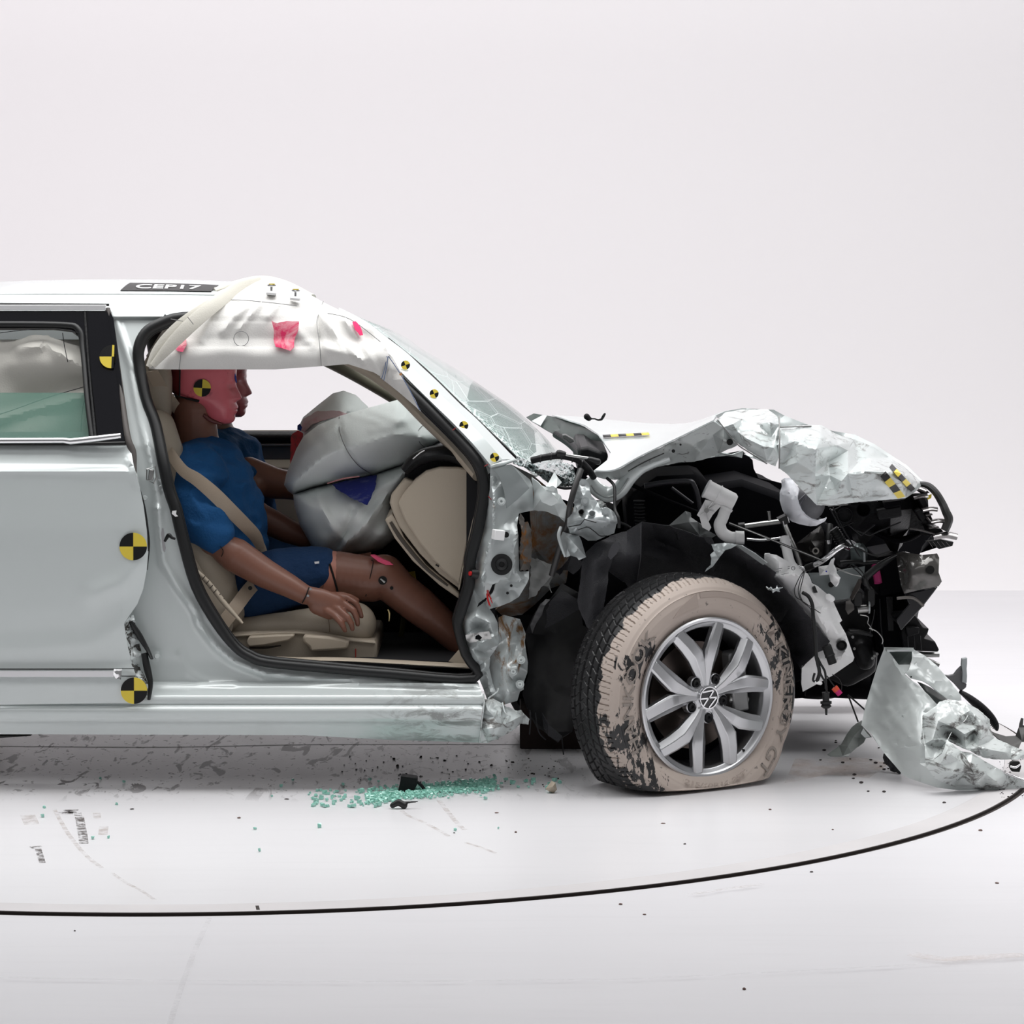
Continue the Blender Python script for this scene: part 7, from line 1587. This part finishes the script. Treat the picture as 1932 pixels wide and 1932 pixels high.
# the uncountable heap between them
V = []; Fs = []
for i in range(1500):
    px, py = dense(); x, y = gpt(px, py); c = Vector((x, y, .003+rnd.random()*.003)); R = Matrix.Rotation(rnd.random()*6.28, 3, 'Z') @ Matrix.Rotation(rnd.random(), 3, 'X'); s = .0018+rnd.random()*.0022; b0 = len(V)
    for a in (-1, 1):
        for b_ in (-1, 1):
            for e in (-1, 1):
                q = c+R @ Vector((a*s, b_*s, e*s*.7)); q.z = max(q.z, .0004); V.append(q)
    Fs += [tuple(b0+j for j in f) for f in ((0, 1, 3, 2), (4, 6, 7, 5), (0, 4, 5, 1), (2, 3, 7, 6), (0, 2, 6, 4), (1, 5, 7, 3))]
o = raw('glass_crumbs', V, Fs, M_glassy, smooth=False); tag(o, 'dense heap of green safety glass crumbs below the door sill', 'broken glass', kind='stuff')
# named pieces of debris
b0 = prism('plastic_cover', [(757, 1461), (767, 1462), (789, 1465), (788, 1478), (780, 1494), (754, 1493), (752, 1489), (756, 1472)], -.02, .02, M_plas, None, bevel=.003)
def drop(o, px, py, rx=0):
    """rest an object on the floor at the point seen at (px, py)"""
    me = o.data; x, y = gpt(px, py)
    cs = [v.co for v in me.vertices]; cx = (min(c.x for c in cs)+max(c.x for c in cs))/2; cy = (min(c.y for c in cs)+max(c.y for c in cs))/2; z0 = min(c.z for c in cs)
    for v in me.vertices: v.co = Vector((v.co.x-cx+x, v.co.y-cy+y, v.co.z-z0))
    me.update(); return o
drop(b0, 770, 1494); tag(b0, 'square black plastic cover standing upright behind the green glass heap', 'plastic cover')
tail_ = sweep('cover_tail', [(787, 1475, .0, 2.5), (795, 1482, .0, 3), (801, 1490, .0, 3)], M_plas, b0, t=.004)
b1 = blob('rubber_fitting', [[(744, 1522, 0, .008), (755, 1516, 0, .009), (765, 1522, 0, .010)], [(765, 1517, 0, .004), (790, 1515, 0, .002)]], M_rub, None, vox=.002); drop(b1, 762, 1526); tag(b1, 'black rubber fitting in front of the green glass heap', 'rubber fitting')
b2 = sheet('trim_scrap', [(1028, 1488, .0), (1040, 1473, .02), (1047, 1477, .0), (1050, 1490, .0), (1044, 1496, .0), (1034, 1493, -.01)], M_beige, None, inner=[(1042, 1484, -.02)], step=3, th=.003); drop(b2, 1040, 1496); tag(b2, 'jagged beige scrap of interior trim lying left of the front tyre', 'trim scrap')
DB = [(930, 1479, 10, 5, 'small black rubber lump on the right end of the glass heap', 'rubber lump'), (721, 1506, 6, 4, 'tiny black plastic crumb left of the upright black cover', 'plastic crumb'),
      (750, 1446, 6, 6, 'little black star shaped crumb in the shadow above the black cover', 'plastic crumb'), (839, 1435, 6, 3, 'flat black chip in the shadow under the sill end', 'plastic chip'), (927, 1445, 6, 5, 'small black crumb in the shadow right of the glass heap', 'plastic crumb'),
      (249, 1527, 8, 2.5, 'short dark splinter on the bright floor under the lower door target', 'splinter'), (451, 1544, 7, 4, 'small brown chip alone on the bright floor left of the glass', 'chip'), (973, 1571, 5, 4, 'small dark brown crumb on the bright floor left of the tyre', 'crumb'),
      (857, 1572, 4, 2.5, 'tiny dark crumb on the floor below the middle of the glass heap', 'crumb'), (1453, 1528, 6, 3, 'small red brown crumb on the floor below the tyre', 'crumb'), (1781, 1515, 7, 4, 'dark crumb on the floor under the bumper cover beside the turntable rim', 'crumb'),
      (1292, 1593, 5, 3, 'dark crumb in front of the tyre halfway to the turntable rim', 'crumb'), (1571, 1566, 4, 3, 'small grey crumb between the tyre and the turntable rim', 'crumb'), (1850, 1563, 8, 4, 'dark brown crumb outside the turntable rim at the right', 'crumb'), (1531, 1641, 7, 3, 'dark chip just outside the turntable rim below the tyre', 'chip'),
      (1171, 1702, 8, 4, 'brown flat chip outside the rim in front of the wheel', 'chip'), (1881, 1662, 8, 3, 'grey brown chip on the floor at the right edge', 'chip'), (1216, 1721, 7, 3, 'pale brown chip on the grey floor outside the rim', 'chip'), (1404, 1862, 7, 6, 'round grey crumb near the bottom of the floor', 'crumb'), (141, 1752, 4, 3, 'dark speck of grit on the floor at the lower left', 'crumb'),
      (937, 1534, 8, 2, 'thin red brown splinter on the floor right of the glass heap', 'splinter'), (1251, 1554, 9, 2, 'thin brown splinter below the tyre contact patch', 'splinter'), (541, 1508, 9, 2, 'thin dark splinter lying left of the glass heap', 'splinter')]
M_cr = mat('debris_dark', (.03, .022, .022), rough=.7); M_cb = mat('debris_brown', (.12, .07, .06), rough=.8)
for i, (px, py, w, h, lab, cat) in enumerate(DB):
    x, y = gpt(px, py); s = (D+y)/F
    bm = bmesh.new(); bmesh.ops.create_icosphere(bm, subdivisions=2, radius=1)
    for v in bm.verts:
        k = 1+.35*noise.noise(v.co*1.7+Vector((i*3, 0, 0))); v.co = Vector((v.co.x*k*w*s*.5, v.co.y*k*w*s*.5, max(-.3, v.co.z*k)*h*s*.5))
    z0 = min(v.co.z for v in bm.verts)
    for v in bm.verts: v.co += Vector((x, y, -z0+.0003-(.006 if (x-TC[0])**2+(y-TC[1])**2 > TR**2 else 0)))
    me = bpy.data.meshes.new('debris'); bm.to_mesh(me); bm.free(); finish(me, 40)
    o = link(cat.replace(' ', '_'), me, M_cb if 'brown' in lab or 'grey' in lab else M_cr); tag(o, lab, cat)
# dark crumbs by the bumper cover: countable, all alike
for i, (px, py) in enumerate([(1577, 1398), (1577, 1402), (1555, 1417), (1548, 1435), (1590, 1440), (1604, 1433), (1643, 1435), (1652, 1441), (1662, 1447), (1668, 1453), (1658, 1412), (1610, 1470), (1612, 1463), (1638, 1494), (1668, 1495), (1676, 1451), (1669, 1441), (1625, 1478)]):
    x, y = gpt(px, py); r = .003+.003*((i*7) % 5)/5
    bm = bmesh.new(); bmesh.ops.create_icosphere(bm, subdivisions=1, radius=r)
    for v in bm.verts: v.co = Vector((v.co.x*1.3+x, v.co.y+y, v.co.z*.6+r*.6))
    me = bpy.data.meshes.new('soil_crumb'); bm.to_mesh(me); bm.free(); o = link('soil_crumb', me, M_cr); tag(o, 'little dark crumb on the floor left of the torn off bumper cover', 'crumb', 'dark crumbs beside the bumper cover')
V = []; Fs = []
for i in range(200):
    if i < 120: px, py = 640+rnd.random()*420, 1425+rnd.random()*60
    else: px, py = 1880+rnd.random()*60, 1415+rnd.random()*100
    x, y = gpt(px, py); s = .0007+rnd.random()*.0016*(1 if i % 9 else 2); b0_ = len(V)
    for a in (-1, 1):
        for b_ in (-1, 1):
            for e in (0, 1): V.append(Vector((x+a*s+rnd.uniform(-1, 1)*s*.5, y+b_*s, .0004+e*s)))
    Fs += [tuple(b0_+j for j in f) for f in ((0, 1, 3, 2), (4, 6, 7, 5), (0, 4, 5, 1), (2, 3, 7, 6), (0, 2, 6, 4), (1, 5, 7, 3))]
o = raw('grit', V, Fs, M_cr, smooth=False); tag(o, 'fine dark grit on the floor under the sill end and by the bumper cover', 'grit', kind='stuff')
